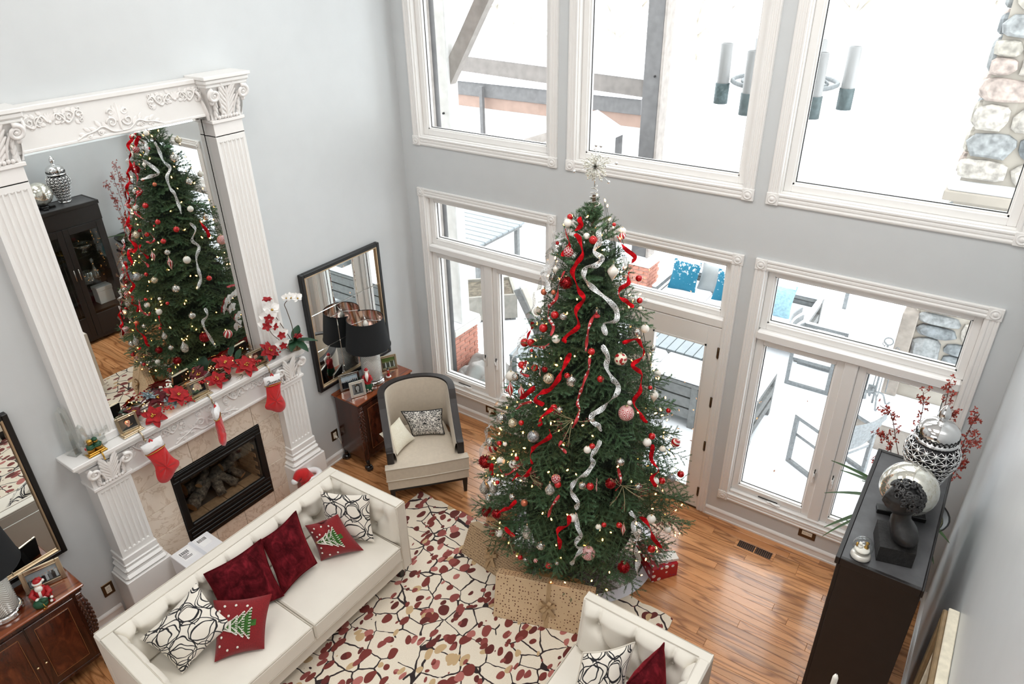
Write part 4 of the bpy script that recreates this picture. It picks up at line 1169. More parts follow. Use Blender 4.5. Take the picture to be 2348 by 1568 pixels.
# ---------------------------------------------------------------- carved chests under the two black mirrors
def chest(label, y0, y1, detail=True):
    x0, x1, zt = .035, .40, .865
    t = thing('carved_chest', label, 'chest', ((x0 + x1) / 2, (y0 + y1) / 2, 0))
    MB().rbox(x0 - .012, y0 - .018, zt - .022, x1 + .018, y1 + .018, zt, .006).build('top', M_mahog, t)
    MB().rbox(x0, y0, zt - .055, x1 + .006, y1, zt - .021, .006).rbox(x0, y0 + .01, .13, x1 - .012, y1 - .01, zt - .05, .004).rbox(x0 + .01, y0 + .02, .115, x1 - .008, y1 - .02, .15, .005).build('body', M_mahogd, t)
    ym = (y0 + y1) / 2
    for (a, b, s) in ((y0 + .075, ym - .004, 1), (ym + .004, y1 - .075, -1)):
        dr = MB().rbox(x1 - .014, a, .17, x1 - .001, b, zt - .075, .003).build('door', M_mahogd, t)
        MB().rbox(x1 - .003, a + .055, .225, x1 + .002, b - .055, zt - .13, .002).build('door_panel', M_mahog2, dr)
        mb = MB(); q = .003
        for (p, r, u, v) in ((a + .05, a + .05 + q, .22, zt - .125), (b - .05 - q, b - .05, .22, zt - .125), (a + .05, b - .05, .22, .22 + q), (a + .05, b - .05, zt - .125 - q, zt - .125)): mb.box(x1 - .002, p, u, x1 + .003, r, v)
        mb.build('inlay_line', simple('satinwood_inlay', (150, 96, 56), .3), dr)
        yk = b - .025 if s > 0 else a + .025
        MB().lathe([(.004, 0), (.004, .010), (.009, .014), (.009, .020), (0, .024)], 12, M=frame_axes((x1, yk, .42), (0, 1, 0), (0, 0, 1), (1, 0, 0))).build('knob', simple('pale_brass', (226, 204, 160), .25, 1.0, var=0), dr)
    for yy, sg in ((y0, -1), (y1, 1)):
        for xx, nm in ((x1 - .01, 'carved_post'), (x0 + .03, 'back_post')):
            yc = yy - sg * .035
            mb = MB()
            if nm == 'carved_post':
                mb.rbox(xx - .022, yc - .022, zt - .115, xx + .022, yc + .022, zt - .055, .006)
                mb.lathe([(0, -.004), (.017, -.004), (.017, .004), (.010, .008), (.006, .004), (0, .010)], 12, M=frame_axes((xx + .022, yc, zt - .085), (0, 1, 0), (0, 0, 1), (1, 0, 0)))
                # acanthus scales on the bulging upper half, reeds below, swelling out to the foot
                path = smoothpts([(xx, yc, zt - .11), (xx + .012, yc + sg * .012, zt - .24), (xx + .012, yc + sg * .012, zt - .38), (xx - .002, yc, .36), (xx - .004, yc, .24), (xx + .008, yc + sg * .008, .13)], 6)
                rad = [.030 - .010 * abs(i / (len(path) - 1) - .2) for i in range(len(path))]
                mb.tube(path, rad, 10)
                for i in range(2, int(len(path) * .55)):
                    for k in range(6):
                        a = k * PI / 3 + (i % 2) * PI / 6; p = path[i]
                        d_ = Vector((math.cos(a), math.sin(a), -.8)).normalized()
                        mb.ball(p + Vector((math.cos(a) * rad[i], math.sin(a) * rad[i], 0)), (.008, .008, .014), 6, 4)
                for k in range(8):
                    a = k * PI / 4
                    mb.tube([p + Vector((math.cos(a) * .025, math.sin(a) * .025, 0)) for p in path[int(len(path) * .55):]], .006, 5)
            else:
                mb.tube([(xx, yc, zt - .06), (xx, yc, .13)], .022, 8)
            po = mb.build(nm, M_mahogd, t)
            mb = MB()   # paw foot
            fx, fy = xx + (.018 if nm == 'carved_post' else 0), yc + sg * .012
            mb.tube([(xx, yc, .15), (fx, fy, .09), (fx, fy, .05)], [.026, .02, .03], 8)
            mb.ball((fx, fy, .034), (.044, .044, .036), 12, 8)
            for k in range(5):
                a = (k - 2) * .5 + (0 if nm == 'carved_post' else PI)
                mb.ball((fx + math.cos(a) * .036, fy + math.sin(a) * .036, .022), (.016, .013, .022), 6, 5)
            mb.build('paw_foot', simple('ebonised_wood', (16, 12, 12), .16, var=.1, coat=.5), po)
    return t
T = NT('flame_mahogany'); co = T.coord()
nz = T.noise(T.mapping(co, (2, 7, 2.2), (0, 0, .3)), 1.6, 5, .6, 1.5)
T.set(col=T.ramp(nz, [(.3, lin(48, 20, 12)), (.55, lin(86, 40, 24)), (.75, lin(118, 62, 38))]), rough=.22, coat=.5, coatr=.1); M_mahog2 = T.m
chest('polished mahogany chest with carved corner posts under the right black mirror', -1.43, -.625)
chest('polished mahogany chest with two panelled doors at the lower left edge', -5.10, -4.262)

# ---------------------------------------------------------------- table lamps
T = NT('herringbone_glass'); co = T.coord('Object')
sx = T.n('ShaderNodeSeparateXYZ', {0: co})
ang = T.math('ARCTAN2', sx.outputs[1], sx.outputs[0])
zig = T.math('PINGPONG', T.math('MULTIPLY', ang, 3.0 / PI), .5)
hb_ = T.math('SINE', T.math('ADD', T.math('MULTIPLY', sx.outputs[2], 330.0), T.math('MULTIPLY', zig, 34.0)))
T.set(col=T.ramp(T.math('MULTIPLY_ADD', hb_, .5, .5), [(.05, lin(176, 178, 172)), (.5, lin(244, 244, 238))]), rough=.12, trans=.12, ior=1.4, metal=.0, spec=.8); T.bump(hb_, .35, .004)
M_herr = T.m
M_shade = simple('charcoal_shade', (15, 18, 21), .85, var=.08, vscale=60)
M_rosegold = simple('rose_gold_lining', (228, 204, 194), .14, 1.0, var=.02)
def lamp(label, x, y, z):
    t = thing('table_lamp', label, 'lamp', (x, y, z))
    MB().lathe([(.0, 0), (.128, 0), (.130, .012), (.122, .020), (.126, .030), (.112, .040), (0, .040)], 36).build('base', M_chrome, t, local=True)
    MB().lathe([(.098, .040), (.108, .05), (.106, .36), (.096, .375)], 40).build('glass_body', M_herr, t, local=True)
    MB().lathe([(.100, .365), (.106, .368), (.106, .415), (.09, .42), (0, .42)], 36).build('collar', M_chrome, t, local=True)
    MB().cyl((0, 0, .42), (0, 0, .70), .008).lathe([(.016, .56), (.018, .60), (.016, .63)], 12).build('stem', M_chrome, t, local=True)
    MB().lathe([(.014, .63), (.030, .68), (.030, .70), (.012, .735), (0, .737)], 14).build('bulb', simple('frosted_bulb', (244, 240, 230), .3), t, local=True)
    sh = MB().lathe([(.235, .435), (.190, .760)], 48, cap=False).build('shade', M_shade, t, local=True)
    MB().lathe([(.187, .758), (.232, .437)], 48, cap=False).build('shade_lining', M_rosegold, sh, local=True)
    mb = MB()
    for (r, zz) in ((.190, .760), (.235, .435)): mb.tube([(r * math.cos(2 * PI * k / 48), r * math.sin(2 * PI * k / 48), zz) for k in range(48)], .004, 6, closed=True)
    mb.build('shade_rim', M_shade, sh, local=True)
    mb = MB()
    for k in range(3):
        a = 2 * PI * k / 3 + .4; mb.tube([(0, 0, .742), (.1 * math.cos(a), .1 * math.sin(a), .742), (.188 * math.cos(a), .188 * math.sin(a), .752)], .0025, 5)
    mb.lathe([(.005, .735), (.010, .745), (.010, .752), (.004, .765), (0, .768)], 12)
    mb.build('spider_fitter', M_chrome, sh, local=True)
    return t
lamp('herringbone glass table lamp with charcoal shade on the right chest', .205, -1.005, .866)
lamp('herringbone glass table lamp with charcoal shade cut off by left edge', .205, -4.70, .866)

# ---------------------------------------------------------------- photo frames, figurines
def photo_frame(label, pos, yaw, w, h, bw, tilt, fmat, print_fn, depth=.016, name='photo_frame', group=None, strut=True, beadm=None):
    """standing frame: w x h outer, border bw; pos = middle of its foot; yaw = facing direction; print_fn(mb, w, h) draws the flat print"""
    fx = Vector((math.cos(yaw), math.sin(yaw), 0)); ex = Vector((-math.sin(yaw), math.cos(yaw), 0))
    up = (Vector((0, 0, math.cos(tilt))) - fx * math.sin(tilt)); n = fx * math.cos(tilt) + Vector((0, 0, math.sin(tilt)))
    t = thing(name, label, 'photo frame', pos, group=group, rot=frame_axes((0, 0, 0), ex, up, n).to_euler())
    mb = MB()
    for (a, b, c, d) in ((-w / 2, -w / 2 + bw, 0, h), (w / 2 - bw, w / 2, 0, h), (-w / 2 + bw, w / 2 - bw, 0, bw), (-w / 2 + bw, w / 2 - bw, h - bw, h)):
        mb.rbox(a, c, -depth * .4, b, d, depth * .6, .003)
    for (a, b, c, d) in ((-w / 2 + bw * .8, -w / 2 + bw * 1.1, bw * .8, h - bw * .8), (w / 2 - bw * 1.1, w / 2 - bw * .8, bw * .8, h - bw * .8), (-w / 2 + bw * .8, w / 2 - bw * .8, bw * .8, bw * 1.1), (-w / 2 + bw * .8, w / 2 - bw * .8, h - bw * 1.1, h - bw * .8)):
        mb.rbox(a, c, 0, b, d, depth * .8, .001)
    mb.build('frame', fmat, t, local=True)
    back = MB().box(-w / 2 + .004, .004, -depth * .4 - .004, w / 2 - .004, h - .004, -depth * .38)
    if strut: back.add([(-.02, h * .75, -depth * .5), (.02, h * .75, -depth * .5), (.02, .003, -h * .36), (-.02, .003, -h * .36), (-.02, h * .72, -depth * .5), (.02, h * .72, -depth * .5), (.02, .003, -h * .33), (-.02, .003, -h * .33)], [(0, 1, 2, 3), (7, 6, 5, 4), (0, 4, 5, 1), (2, 6, 7, 3), (1, 5, 6, 2), (0, 3, 7, 4)])
    back.build('back_board', simple('black_velvet_back', (14, 13, 14), .9), t, local=True)
    mats, mb = print_fn(w - 2 * bw, h - 2 * bw, bw)
    mb.build('photo', mats, t, local=True)
    MB().box(-w / 2 + bw, bw, .0030, w / 2 - bw, h - bw, .0034).build('glass', M_pane, t, local=True)
    return t
def ell(cx, cy, rx, ry, n=18): return [(cx + rx * math.cos(2 * PI * k / n), cy + ry * math.sin(2 * PI * k / n)) for k in range(n)]
PM = {}
def pm(rgb):
    if rgb not in PM: PM[rgb] = simple('photo_print_%d_%d_%d' % rgb, rgb, .35, var=.1, vscale=40)
    return PM[rgb]
def portrait(bg, hair, skin, shirt, long_hair=False, bg2=None):
    def fn(w, h, bw):
        mats = [pm(bg), pm(hair), pm(skin), pm(shirt), pm(bg2 or bg), pm((60, 30, 28))]
        mb = MB(); z = .0012; cy = bw + h * .56
        mb.box(-w / 2, bw, 0, w / 2, bw + h, z, 0)
        mb.box(w * .12, bw, z, w / 2, bw + h, z + .0001, 4)
        def flat(poly, k, m): mb.add([(x, y, z + .0002 * k) for x, y in poly], [tuple(range(len(poly)))], m)
        if long_hair: flat([(-.24 * w, bw), (-.27 * w, cy), (-.18 * w, cy + .30 * h), (0, cy + .37 * h), (.18 * w, cy + .30 * h), (.27 * w, cy), (.24 * w, bw)], 1, 1)
        flat([(-.42 * w, bw), (-.36 * w, bw + .14 * h), (-.12 * w, bw + .24 * h), (.12 * w, bw + .24 * h), (.36 * w, bw + .14 * h), (.42 * w, bw)], 2, 3)
        flat([(-.07 * w, bw + .18 * h), (-.07 * w, cy), (.07 * w, cy), (.07 * w, bw + .18 * h)], 3, 2)
        if not long_hair: flat(ell(0, cy + .10 * h, .19 * w, .24 * h), 3, 1)
        flat(ell(0, cy, .16 * w, .25 * h), 4, 2)
        flat([(-.17 * w, cy + .14 * h), (-.12 * w, cy + .26 * h), (.1 * w, cy + .27 * h), (.17 * w, cy + .12 * h), (.06 * w, cy + .17 * h), (-.06 * w, cy + .17 * h)], 5, 1)
        for s in (-1, 1): flat(ell(s * .065 * w, cy + .03 * h, .025 * w, .014 * h, 8), 6, 5)
        flat(ell(0, cy - .04 * h, .018 * w, .02 * h, 8), 6, 1); flat(ell(0, cy - .12 * h, .06 * w, .018 * h, 10), 6, 5)
        return mats, mb
    return fn
def group_shot(sky, ground, people):
    def fn(w, h, bw):
        mats = [pm(sky), pm(ground)] + [pm(p) for p in people] + [pm((196, 160, 140))]
        mb = MB(); z = .0012; rn = random.Random(4)
        mb.box(-w / 2, bw, 0, w / 2, bw + h, z, 0)
        mb.add([(-w / 2, bw, z + .0002), (w / 2, bw, z + .0002), (w / 2, bw + h * .45, z + .0002), (-w / 2, bw + h * .5, z + .0002)], [(0, 1, 2, 3)], 1)
        for i in range(9):
            x = -w * .42 + w * .84 * i / 8; ph = h * rn.uniform(.5, .62)
            m = 2 + i % len(people)
            mb.add([(x - w * .045, bw + h * .08, z + .0004), (x + w * .045, bw + h * .08, z + .0004), (x + w * .035, bw + ph, z + .0004), (x - w * .035, bw + ph, z + .0004)], [(0, 1, 2, 3)], m)
            e = ell(x, bw + ph + h * .05, w * .024, h * .05, 10); mb.add([(a, b, z + .0006) for a, b in e], [tuple(range(10))], len(mats) - 1)
        return mats, mb
    return fn
M_champ = simple('champagne_silver', (196, 182, 158), .28, 1.0, var=.06)
TZ = .866
photo_frame('larger silver frame with dark landscape photo, behind the portrait on right chest', (.135, -1.262, TZ), -.45, .225, .185, .022, .16, M_silver, group_shot((206, 216, 226), (34, 36, 40), [(20, 20, 24), (40, 44, 50)]))
photo_frame('small white silver frame with grey portrait at the front of right chest', (.305, -1.312, TZ), -.45, .165, .175, .026, .18, simple('pale_silver', (232, 230, 222), .2, .6, var=.03), portrait((120, 120, 122), (46, 44, 44), (176, 174, 172), (90, 90, 92), True))
photo_frame('silver frame with wedding party photo beside window end of right chest', (.20, -.745, TZ), -.55, .19, .17, .022, .2, M_champ, group_shot((96, 120, 52), (150, 160, 120), [(22, 24, 32), (28, 30, 40), (230, 232, 236)]))
photo_frame('wide beaded silver frame with grey photo behind santa on left chest', (.21, -4.405, TZ), -.25, .265, .185, .030, .17, M_champ, group_shot((168, 172, 176), (60, 62, 64), [(120, 124, 128), (30, 30, 32), (200, 204, 206)]))
M_skin = simple('painted_skin', (226, 168, 140), .5, var=.04)
M_sred = simple('painted_red', (170, 24, 30), .45, var=.12, vscale=30)
M_swhite = simple('painted_white', (240, 236, 228), .5, var=.03, vscale=30, bump=.2, bscale=150)
M_sgreen = simple('painted_green', (20, 74, 46), .5, var=.2, vscale=40)
M_sgold = simple('painted_gold', (190, 150, 70), .3, .9, var=.08)

def face(mb, c, r, fwd, mskin, mdark):
    f = Vector(fwd).normalized(); s_ = Vector((-f.y, f.x, 0)); u = Vector((0, 0, 1)); c = Vector(c)
    mb.ball(c + f * r * .98, (r * .16, r * .16, r * .16), 6, 5, mskin)
    for q in (-1, 1): mb.ball(c + f * r * .86 + s_ * q * r * .36 + u * r * .22, (r * .1, r * .1, r * .1), 6, 5, mdark)
# tall santa on right chest
t = thing('santa_figurine', 'tall slim santa figurine in red coat beside lamp on right chest', 'figurine', (.315, -1.178, TZ))
MB().lathe([(0, 0), (.042, 0), (.045, .012), (.036, .10), (.03, .14), (.036, .18), (.03, .205), (.012, .215), (0, .216)], 20).build('coat', M_sred, t, local=True)
MB().lathe([(.0455, .006), (.0465, .014), (.040, .09), (.0375, .1)], 20, cap=False).build('green_robe', M_sgreen, t, local=True)
mb = MB().ball((0, 0, .232), (.022, .022, .026), 12, 8, 0); face(mb, (0, 0, .232), .022, (.7, -.7, 0), 0, 1); mb.build('head', [M_skin, M_blackm], t, local=True)
mb = MB().tube([(.012, -.012, .235), (.028, -.028, .205), (.030, -.030, .14)], [.016, .020, .006], 10); mb.tube([(.016 * math.cos(a / 8 * 2 * PI), .016 * math.sin(a / 8 * 2 * PI), .248) for a in range(8)], .009, 6, closed=True); mb.build('beard', M_swhite, t, local=True)
MB().lathe([(.022, .248), (.020, .262), (.010, .278), (0, .282)], 14).build('cap', M_sred, t, local=True)
mb = MB()
for s in (-1, 1): mb.tube([(s * .02, s * .02, .19), (s * .034 + .012, s * .034 - .012, .15), (.03 + s * .008, -.03 + s * .008, .125)], [.013, .012, .009], 8)
mb.build('arm', M_sred, t, local=True)
mb = MB()
rn = random.Random(2)
for k in range(14):
    a = rn.uniform(-1.6, .3); mb.ball((.052 * math.cos(a), .052 * math.sin(a), rn.uniform(.008, .05)), rn.uniform(.006, .011), 6, 5)
mb.build('toys', simple('mixed_toy_paint', (186, 160, 150), .3, .2, var=.5, vscale=60), t, local=True)
# small figurine on round base
t = thing('snowman_figurine', 'tiny dark figurine on round white base near chest corner', 'figurine', (.295, -.858, TZ))
MB().lathe([(0, 0), (.030, 0), (.031, .008), (.024, .012), (0, .013)], 18).build('base', M_swhite, t, local=True)
MB().lathe([(.016, .012), (.018, .03), (.011, .055), (.014, .07), (.006, .082), (0, .083)], 14).build('body', M_sred, t, local=True)
mb = MB().ball((0, 0, .09), .011, 10, 7, 0); face(mb, (0, 0, .09), .011, (.7, -.7, 0), 0, 1); mb.lathe([(.014, .097), (.009, .099), (.009, .112), (0, .114)], 12, mat=1); mb.build('head', [M_swhite, M_blackm], t, local=True)
mb = MB()
for s in (-1, 1): mb.tube([(0, s * .012, .07), (.014, s * .022, .06), (.022, s * .016, .072)], .004, 6)
mb.build('arm', M_sgold, t, local=True)
# santa with green sack on left chest
t = thing('santa_figurine', 'white bearded santa figurine with green sack on left chest', 'figurine', (.325, -4.475, TZ), rz=-.5)
MB().lathe([(0, 0), (.05, 0), (.055, .02), (.045, .07), (.036, .11), (.02, .13), (0, .132)], 18).build('coat', M_sred, t, local=True)
mb = MB().ball((.005, 0, .150), (.026, .026, .028), 12, 8, 0); face(mb, (.005, 0, .152), .026, (1, -.1, .0), 0, 1); mb.build('head', [M_skin, M_blackm], t, local=True)
mb = MB().ball((.026, 0, .128), (.020, .026, .028), 12, 8); mb.tube([(.026 * math.cos(k * PI / 5), .026 * math.sin(k * PI / 5), .168) for k in range(10)], .009, 6, closed=True); mb.ball((.0, .036, .176), .012, 8, 6)
mb.tube([(.045 * math.cos(a), .045 * math.sin(a), .055) for a in [k * PI / 8 for k in range(16)]], .008, 6, closed=True); mb.tube([(.046, 0, .06), (.040, 0, .1), (.03, 0, .118)], .010, 6)
mb.build('white_fur_trim', M_swhite, t, local=True)
MB().lathe([(.027, .164), (.026, .185), (.016, .2), (.0, .205)], 14).tube([(0, 0, .195), (-.005, .02, .195), (0, .034, .18)], [.016, .012, .008], 8).build('hat', M_sred, t, local=True)
mb = MB()
for s in (-1, 1): mb.tube([(0, s * .036, .105), (.03, s * .058, .085), (.055, s * .03, .065)], [.020, .018, .013], 8)
mb.build('arm', M_sred, t, local=True)
mb = MB()
for s in (-1, 1): mb.ball((.060, s * .026, .062), (.013, .013, .012), 8, 6)
mb.build('glove', M_swhite, t, local=True)
mb = MB()
mb.ball((.070, -.012, .030), (.040, .050, .034), 14, 9); mb.tube([(.078, .0, .055), (.082, .02, .062), (.07, .035, .055)], [.014, .02, .012], 8)
mb.build('sack', M_sgreen, t, local=True)
MB().tube([(.10, .01, .05), (.112, .018, .03), (.105, .03, .012), (.115, .005, .006)], .003, 5).ball((.113, .01, .012), .007, 6, 5).build('gold_cord', M_sgold, t, local=True)
mb = MB()
for k in range(7): mb.ball((.055 + .012 * math.sin(k * 2.1), .055 + .01 * math.cos(k * 1.7), .012 + .011 * k), .011, 7, 5, k % 3)
mb.build('toys', [M_sred, M_swhite, M_sgreen], t, local=True)

# ---------------------------------------------------------------- mantel shelf: crystal, stocking holders, stockings, garland, orchid
MZ = 1.690
def obelisk(label, x, y, h, w):
    t = thing('crystal_obelisk', label, 'obelisk', (x, y, MZ), rz=.35)
    mb = MB(); a, b = w / 2, w * .27
    V = [(-a, -a, 0), (a, -a, 0), (a, a, 0), (-a, a, 0), (-b, -b, h * .9), (b, -b, h * .9), (b, b, h * .9), (-b, b, h * .9), (0, 0, h)]
    mb.add(V, [(3, 2, 1, 0), (0, 1, 5, 4), (1, 2, 6, 5), (2, 3, 7, 6), (3, 0, 4, 7), (4, 5, 8), (5, 6, 8), (6, 7, 8), (7, 4, 8)])
    mb.build('crystal', M_crystal, t, local=True)
    MB().rbox(-a * 1.02, -a * 1.02, 0, a * 1.02, a * 1.02, .006, .002).build('base', M_crystal, t, local=True)
obelisk('tallest clear crystal obelisk at the left end of mantel shelf', .075, -3.865, .42, .085)
obelisk('shorter clear crystal obelisk second from the left end of mantel shelf', .165, -3.815, .27, .06)
t = thing('crystal_bowl', 'cut crystal footed bowl with faceted spire beside the obelisks', 'bowl', (.105, -3.70, MZ))
MB().lathe([(.0, 0), (.055, 0), (.055, .05), (.048, .085), (.075, .105), (.088, .13), (.080, .135), (.055, .115), (0, .11)], 8, smooth=False).build('bowl', M_crystal, t, local=True)
mb = MB()
for k in range(6): mb.lathe([(0, .115 + .045 * k), (.020 - .002 * k, .135 + .045 * k), (0, .162 + .045 * k)], 6, smooth=False)
mb.build('spire', M_crystal, t, local=True)

def stocking_holder(label, y, prn):
    t = photo_frame(label, (.165, y, MZ + .012), -.1, .160, .135, .018, .22, M_champ, prn, depth=.02, name='stocking_holder', group='photo stocking holders on the mantel', strut=False)
    Mi = XF[t.name]
    mb = MB().rbox(.145, y - .088, MZ, .225, y + .088, MZ + .012, .004).rbox(.15, y - .08, MZ + .010, .215, y + .08, MZ + .020, .004)
    mb.build('base', M_champ, t)
    mb = MB().tube([(.215, y + .03, MZ + .006), (.262, y + .03, MZ + .004), (.270, y + .03, MZ - .02), (.268, y + .03, MZ - .055), (.284, y + .03, MZ - .06), (.290, y + .03, MZ - .04)], .007, 8)
    mb.build('hook', M_champ, t)
    return t
stocking_holder('stocking holder with photo of dark haired man, left of the three', -3.485, portrait((120, 100, 84), (38, 24, 20), (222, 160, 136), (30, 34, 42), False, (40, 36, 36)))
stocking_holder('stocking holder with photo of blonde woman, middle of mantel', -2.875, portrait((96, 92, 90), (214, 190, 160), (224, 180, 158), (20, 20, 24), True, (14, 12, 14)))
stocking_holder('stocking holder with photo of brown haired woman, right of the three', -2.285, portrait((206, 190, 176), (92, 44, 34), (226, 164, 140), (120, 60, 50), True, (60, 44, 40)))
t = thing('stocking_holder', 'gold stocking holder with two figures hugging near the obelisks', 'stocking holder', (.19, -3.775, MZ))
MB().rbox(-.045, -.07, 0, .045, .07, .016, .004).rbox(-.035, -.058, .015, .035, .058, .026, .004).build('base', M_sgold, t, local=True)
for s, cc in ((-1, M_sgreen), (1, M_sgreen)):
    y_ = s * .026
    mb = MB().lathe([(0, .024), (.028, .026), (.030, .05), (.022, .078), (0, .085)], 14, c=(0, y_, 0)); fg = mb.build('figure', M_sgold, t, local=True)
    MB().lathe([(.0225, .052), (.031, .053), (.025, .078), (.012, .084)], 14, c=(0, y_, 0), cap=False).build('coat', cc, fg, local=True)
    mb = MB().ball((.004, y_ * .7, .102), .020, 12, 8, 0); face(mb, (.004, y_ * .7, .102), .020, (.8, -s * .5, 0), 0, 1); mb.build('head', [M_sgold, M_blackm], fg, local=True)
    MB().lathe([(.021, .108), (.020, .118), (.008, .128), (0, .129)], 12, c=(.002, y_ * .7, 0)).build('hat', M_sgold if s < 0 else M_sgreen, fg, local=True)
    MB().tube([(.01, y_ + s * .022, .072), (.03, y_ + s * .008, .062), (.03, -s * .008, .07)], [.010, .009, .008], 8).build('arm', cc, fg, local=True)
MB().ball((-.005, -.052, .06), (.014, .012, .018), 8, 6).build('parcel', M_sred, t, local=True)
MB().tube([(.04, .015, .012), (.068, .015, .010), (.075, .015, -.015), (.072, .015, -.035), (.086, .015, -.04)], .006, 8).build('hook', M_sgold, t, local=True)

def stocking(label, y, z, sz, yaw, lean, toe=1, name_=None):
    """felt stocking hanging from its loop; local x = out of wall, y = across, z up; origin at the loop"""
    t = thing('christmas_stocking', label, 'stocking', (.29, y, z), rot=(lean, 0, yaw), group='red stockings along the mantel')
    out = [(-.075, -.10), (.075, -.10), (.072, -.20), (.07, -.28), (.085, -.33), (.10, -.40), (.09, -.455), (.045, -.485), (-.005, -.47), (-.06, -.425), (-.105, -.395), (-.118, -.355), (-.10, -.315), (-.085, -.26), (-.078, -.18)]
    out = [(a * sz * toe, b * sz) for a, b in out]
    sm = [p for p in smoothpts([(a, b, 0) for a, b in out] + [(out[0][0], out[0][1], 0)], 4)][:-1]
    cx = sum(p.x for p in sm) / len(sm); cz = sum(p.y for p in sm) / len(sm); n_ = len(sm)
    def bodygrid(z0, z1, pts, th):
        mb = MB(); R = 6
        V = []; F = []
        for s in (1, -1):
            for r in range(R + 1):
                k = r / R
                for p in pts:
                    q = math.sqrt(max(0, 1 - k ** 2.2))
                    V.append((s * th * q + .004 * math.sin(p.y * 60) * q, z0 + (p.x - z0) * k, z1 + (p.y - z1) * k))
        m_ = len(pts)
        for s in (0, 1):
            o = s * (R + 1) * m_
            for r in range(R):
                for i in range(m_):
                    j = (i + 1) % m_; f = (o + r * m_ + i, o + r * m_ + j, o + (r + 1) * m_ + j, o + (r + 1) * m_ + i)
                    F.append(f if s else f[::-1])
        return mb.add(V, F, 0, True)
    bodygrid(cx, cz, sm, .030 * sz).build('felt_body', M_red, t, local=True)
    cuffp = [Vector((a * sz, b * sz, 0)) for a, b in ((-.088, -.025), (.088, -.025), (.086, -.075), (.084, -.125), (-.084, -.125), (-.086, -.075))]
    cf = bodygrid(0, -.075 * sz, cuffp, .034 * sz).build('cuff', M_whitefur, t, local=True)
    MB().tube([(.030 * sz * math.cos(a), .085 * sz * math.sin(a), -.127 * sz) for a in [k * PI / 12 for k in range(24)]], .004, 5, closed=True).build('gold_braid', M_sgold, t, local=True)
    MB().tube([(0, 0, 0), (.006, .010, -.02), (.004, .012, -.05), (0, .004, -.03), (0, -.004, -.03), (-.004, -.012, -.05), (0, -.008, -.02)], .007, 6, closed=True).build('hanging_loop', M_red, t, local=True)
    if name_:
        mb = MB(); u = .0215 * sz; x0 = -.074 * sz; zb = -.098 * sz
        L = {'J': [(.2, 1.5), (.9, 1.9), (1.1, 1.6), (.9, .6), (.6, -.5), (.2, -.9), (-.1, -.5), (.3, .1), (1.2, .4)],
             'e': [(1.2, .4), (1.7, .6), (1.8, .95), (1.5, 1.05), (1.25, .7), (1.35, .15), (1.7, .05), (2.1, .3)],
             'n': [(2.1, .3), (2.3, .9), (2.35, .05), (2.45, .7), (2.75, .95), (2.85, .7), (2.85, .1), (3.1, .25)],
             'n2': [(3.1, .25), (3.35, .9), (3.4, .05), (3.5, .7), (3.8, .95), (3.9, .7), (3.9, .1), (4.2, .25)],
             'a': [(5.0, .85), (4.6, 1.0), (4.35, .6), (4.5, .1), (4.85, .2), (5.0, .9), (5.0, .2), (5.3, .1), (5.6, .4)]}
        for k, pts in L.items():
            mb.tube(smoothpts([(.0335 * sz, x0 + px * u * 1.28, zb + py * u) for px, py in pts], 5), .0024, 5)
        mb.build('embroidered_name', simple('grey_thread', (96, 92, 96), .6), cf, local=True)
    return t
stocking('red stocking with white cuff at the left end of mantel', -3.425, 1.635, .93, -.15, .15, -1)
stocking('red stocking seen edge-on hanging in the middle of the mantel', -2.845, 1.630, .92, .90, 0, 1)
stocking('red stocking with grey name embroidered on cuff, right end of mantel', -2.255, 1.632, .88, -.25, -.05, 1, True)

# garland with poinsettias
gd = thing('poinsettia_garland', 'mantel garland of red poinsettias, berries and frosted sprigs with lights', 'garland', (.12, -2.8, MZ))
M_poin = simple('poinsettia_velvet', (160, 10, 18), .75, var=.35, vscale=40, sheen=.08)
M_poind = simple('poinsettia_dark', (92, 14, 24), .7, var=.3, vscale=40)
M_frost = simple('frosted_leaf', (150, 170, 176), .6, var=.15, vscale=60)
M_berry = simple('red_berry', (176, 16, 22), .18, var=.1)
M_gwire = simple('gold_wire', (200, 160, 100), .3, .9)
def leafblade(mb, c, dr, up, L, w, curl=.2, mat=0, n=6):
    c, dr, up = Vector(c), Vector(dr).normalized(), Vector(up)
    up = (up - dr * up.dot(dr)).normalized(); sd = dr.cross(up)
    def fn(u, v):
        q = (v - .5) * 2; k = math.sin(PI * min(1, u * .93 + .05)) ** .75
        return c + dr * (L * u) + sd * (q * w * .5 * k) + up * (-curl * L * u * u + .12 * w * abs(q) + .004)
    mb.grid(fn, n, 4, mat)
def poinsettia(x, y, z, R, tilt, sd, dark=False):
    rn = random.Random(sd); mb = MB(); nrm = Vector(tilt).normalized(); a0 = nrm.orthogonal().normalized(); b0 = nrm.cross(a0)
    for ringi, (n_, rr, lift) in enumerate(((6, 1.0, .15), (5, .7, .45))):
        for k in range(n_):
            a = 2 * PI * k / n_ + ringi * .5 + rn.uniform(-.15, .15)
            d_ = a0 * math.cos(a) + b0 * math.sin(a) + nrm * lift
            leafblade(mb, (x, y, z), d_, nrm, .9 * R * rr * rn.uniform(.85, 1.1), R * .50, .22)
    o = mb.build('poinsettia', M_poind if dark else M_poin, gd)
    mb = MB()
    for k in range(8): mb.ball(Vector((x, y, z)) + nrm * (R * .22) + a0 * rn.uniform(-.016, .016) + b0 * rn.uniform(-.016, .016), .006, 6, 5)
    mb.build('flower_centre', M_sgold, o)
def berries(x, y, z, n_, sd, sp=.04):
    rn = random.Random(sd); mb = MB()
    for k in range(n_): mb.ball((x + rn.uniform(-sp, sp) * .7, y + rn.uniform(-sp, sp), z + rn.uniform(0, sp)), rn.uniform(.006, .009), 7, 5)
    mb.build('berry_cluster', M_berry, gd)
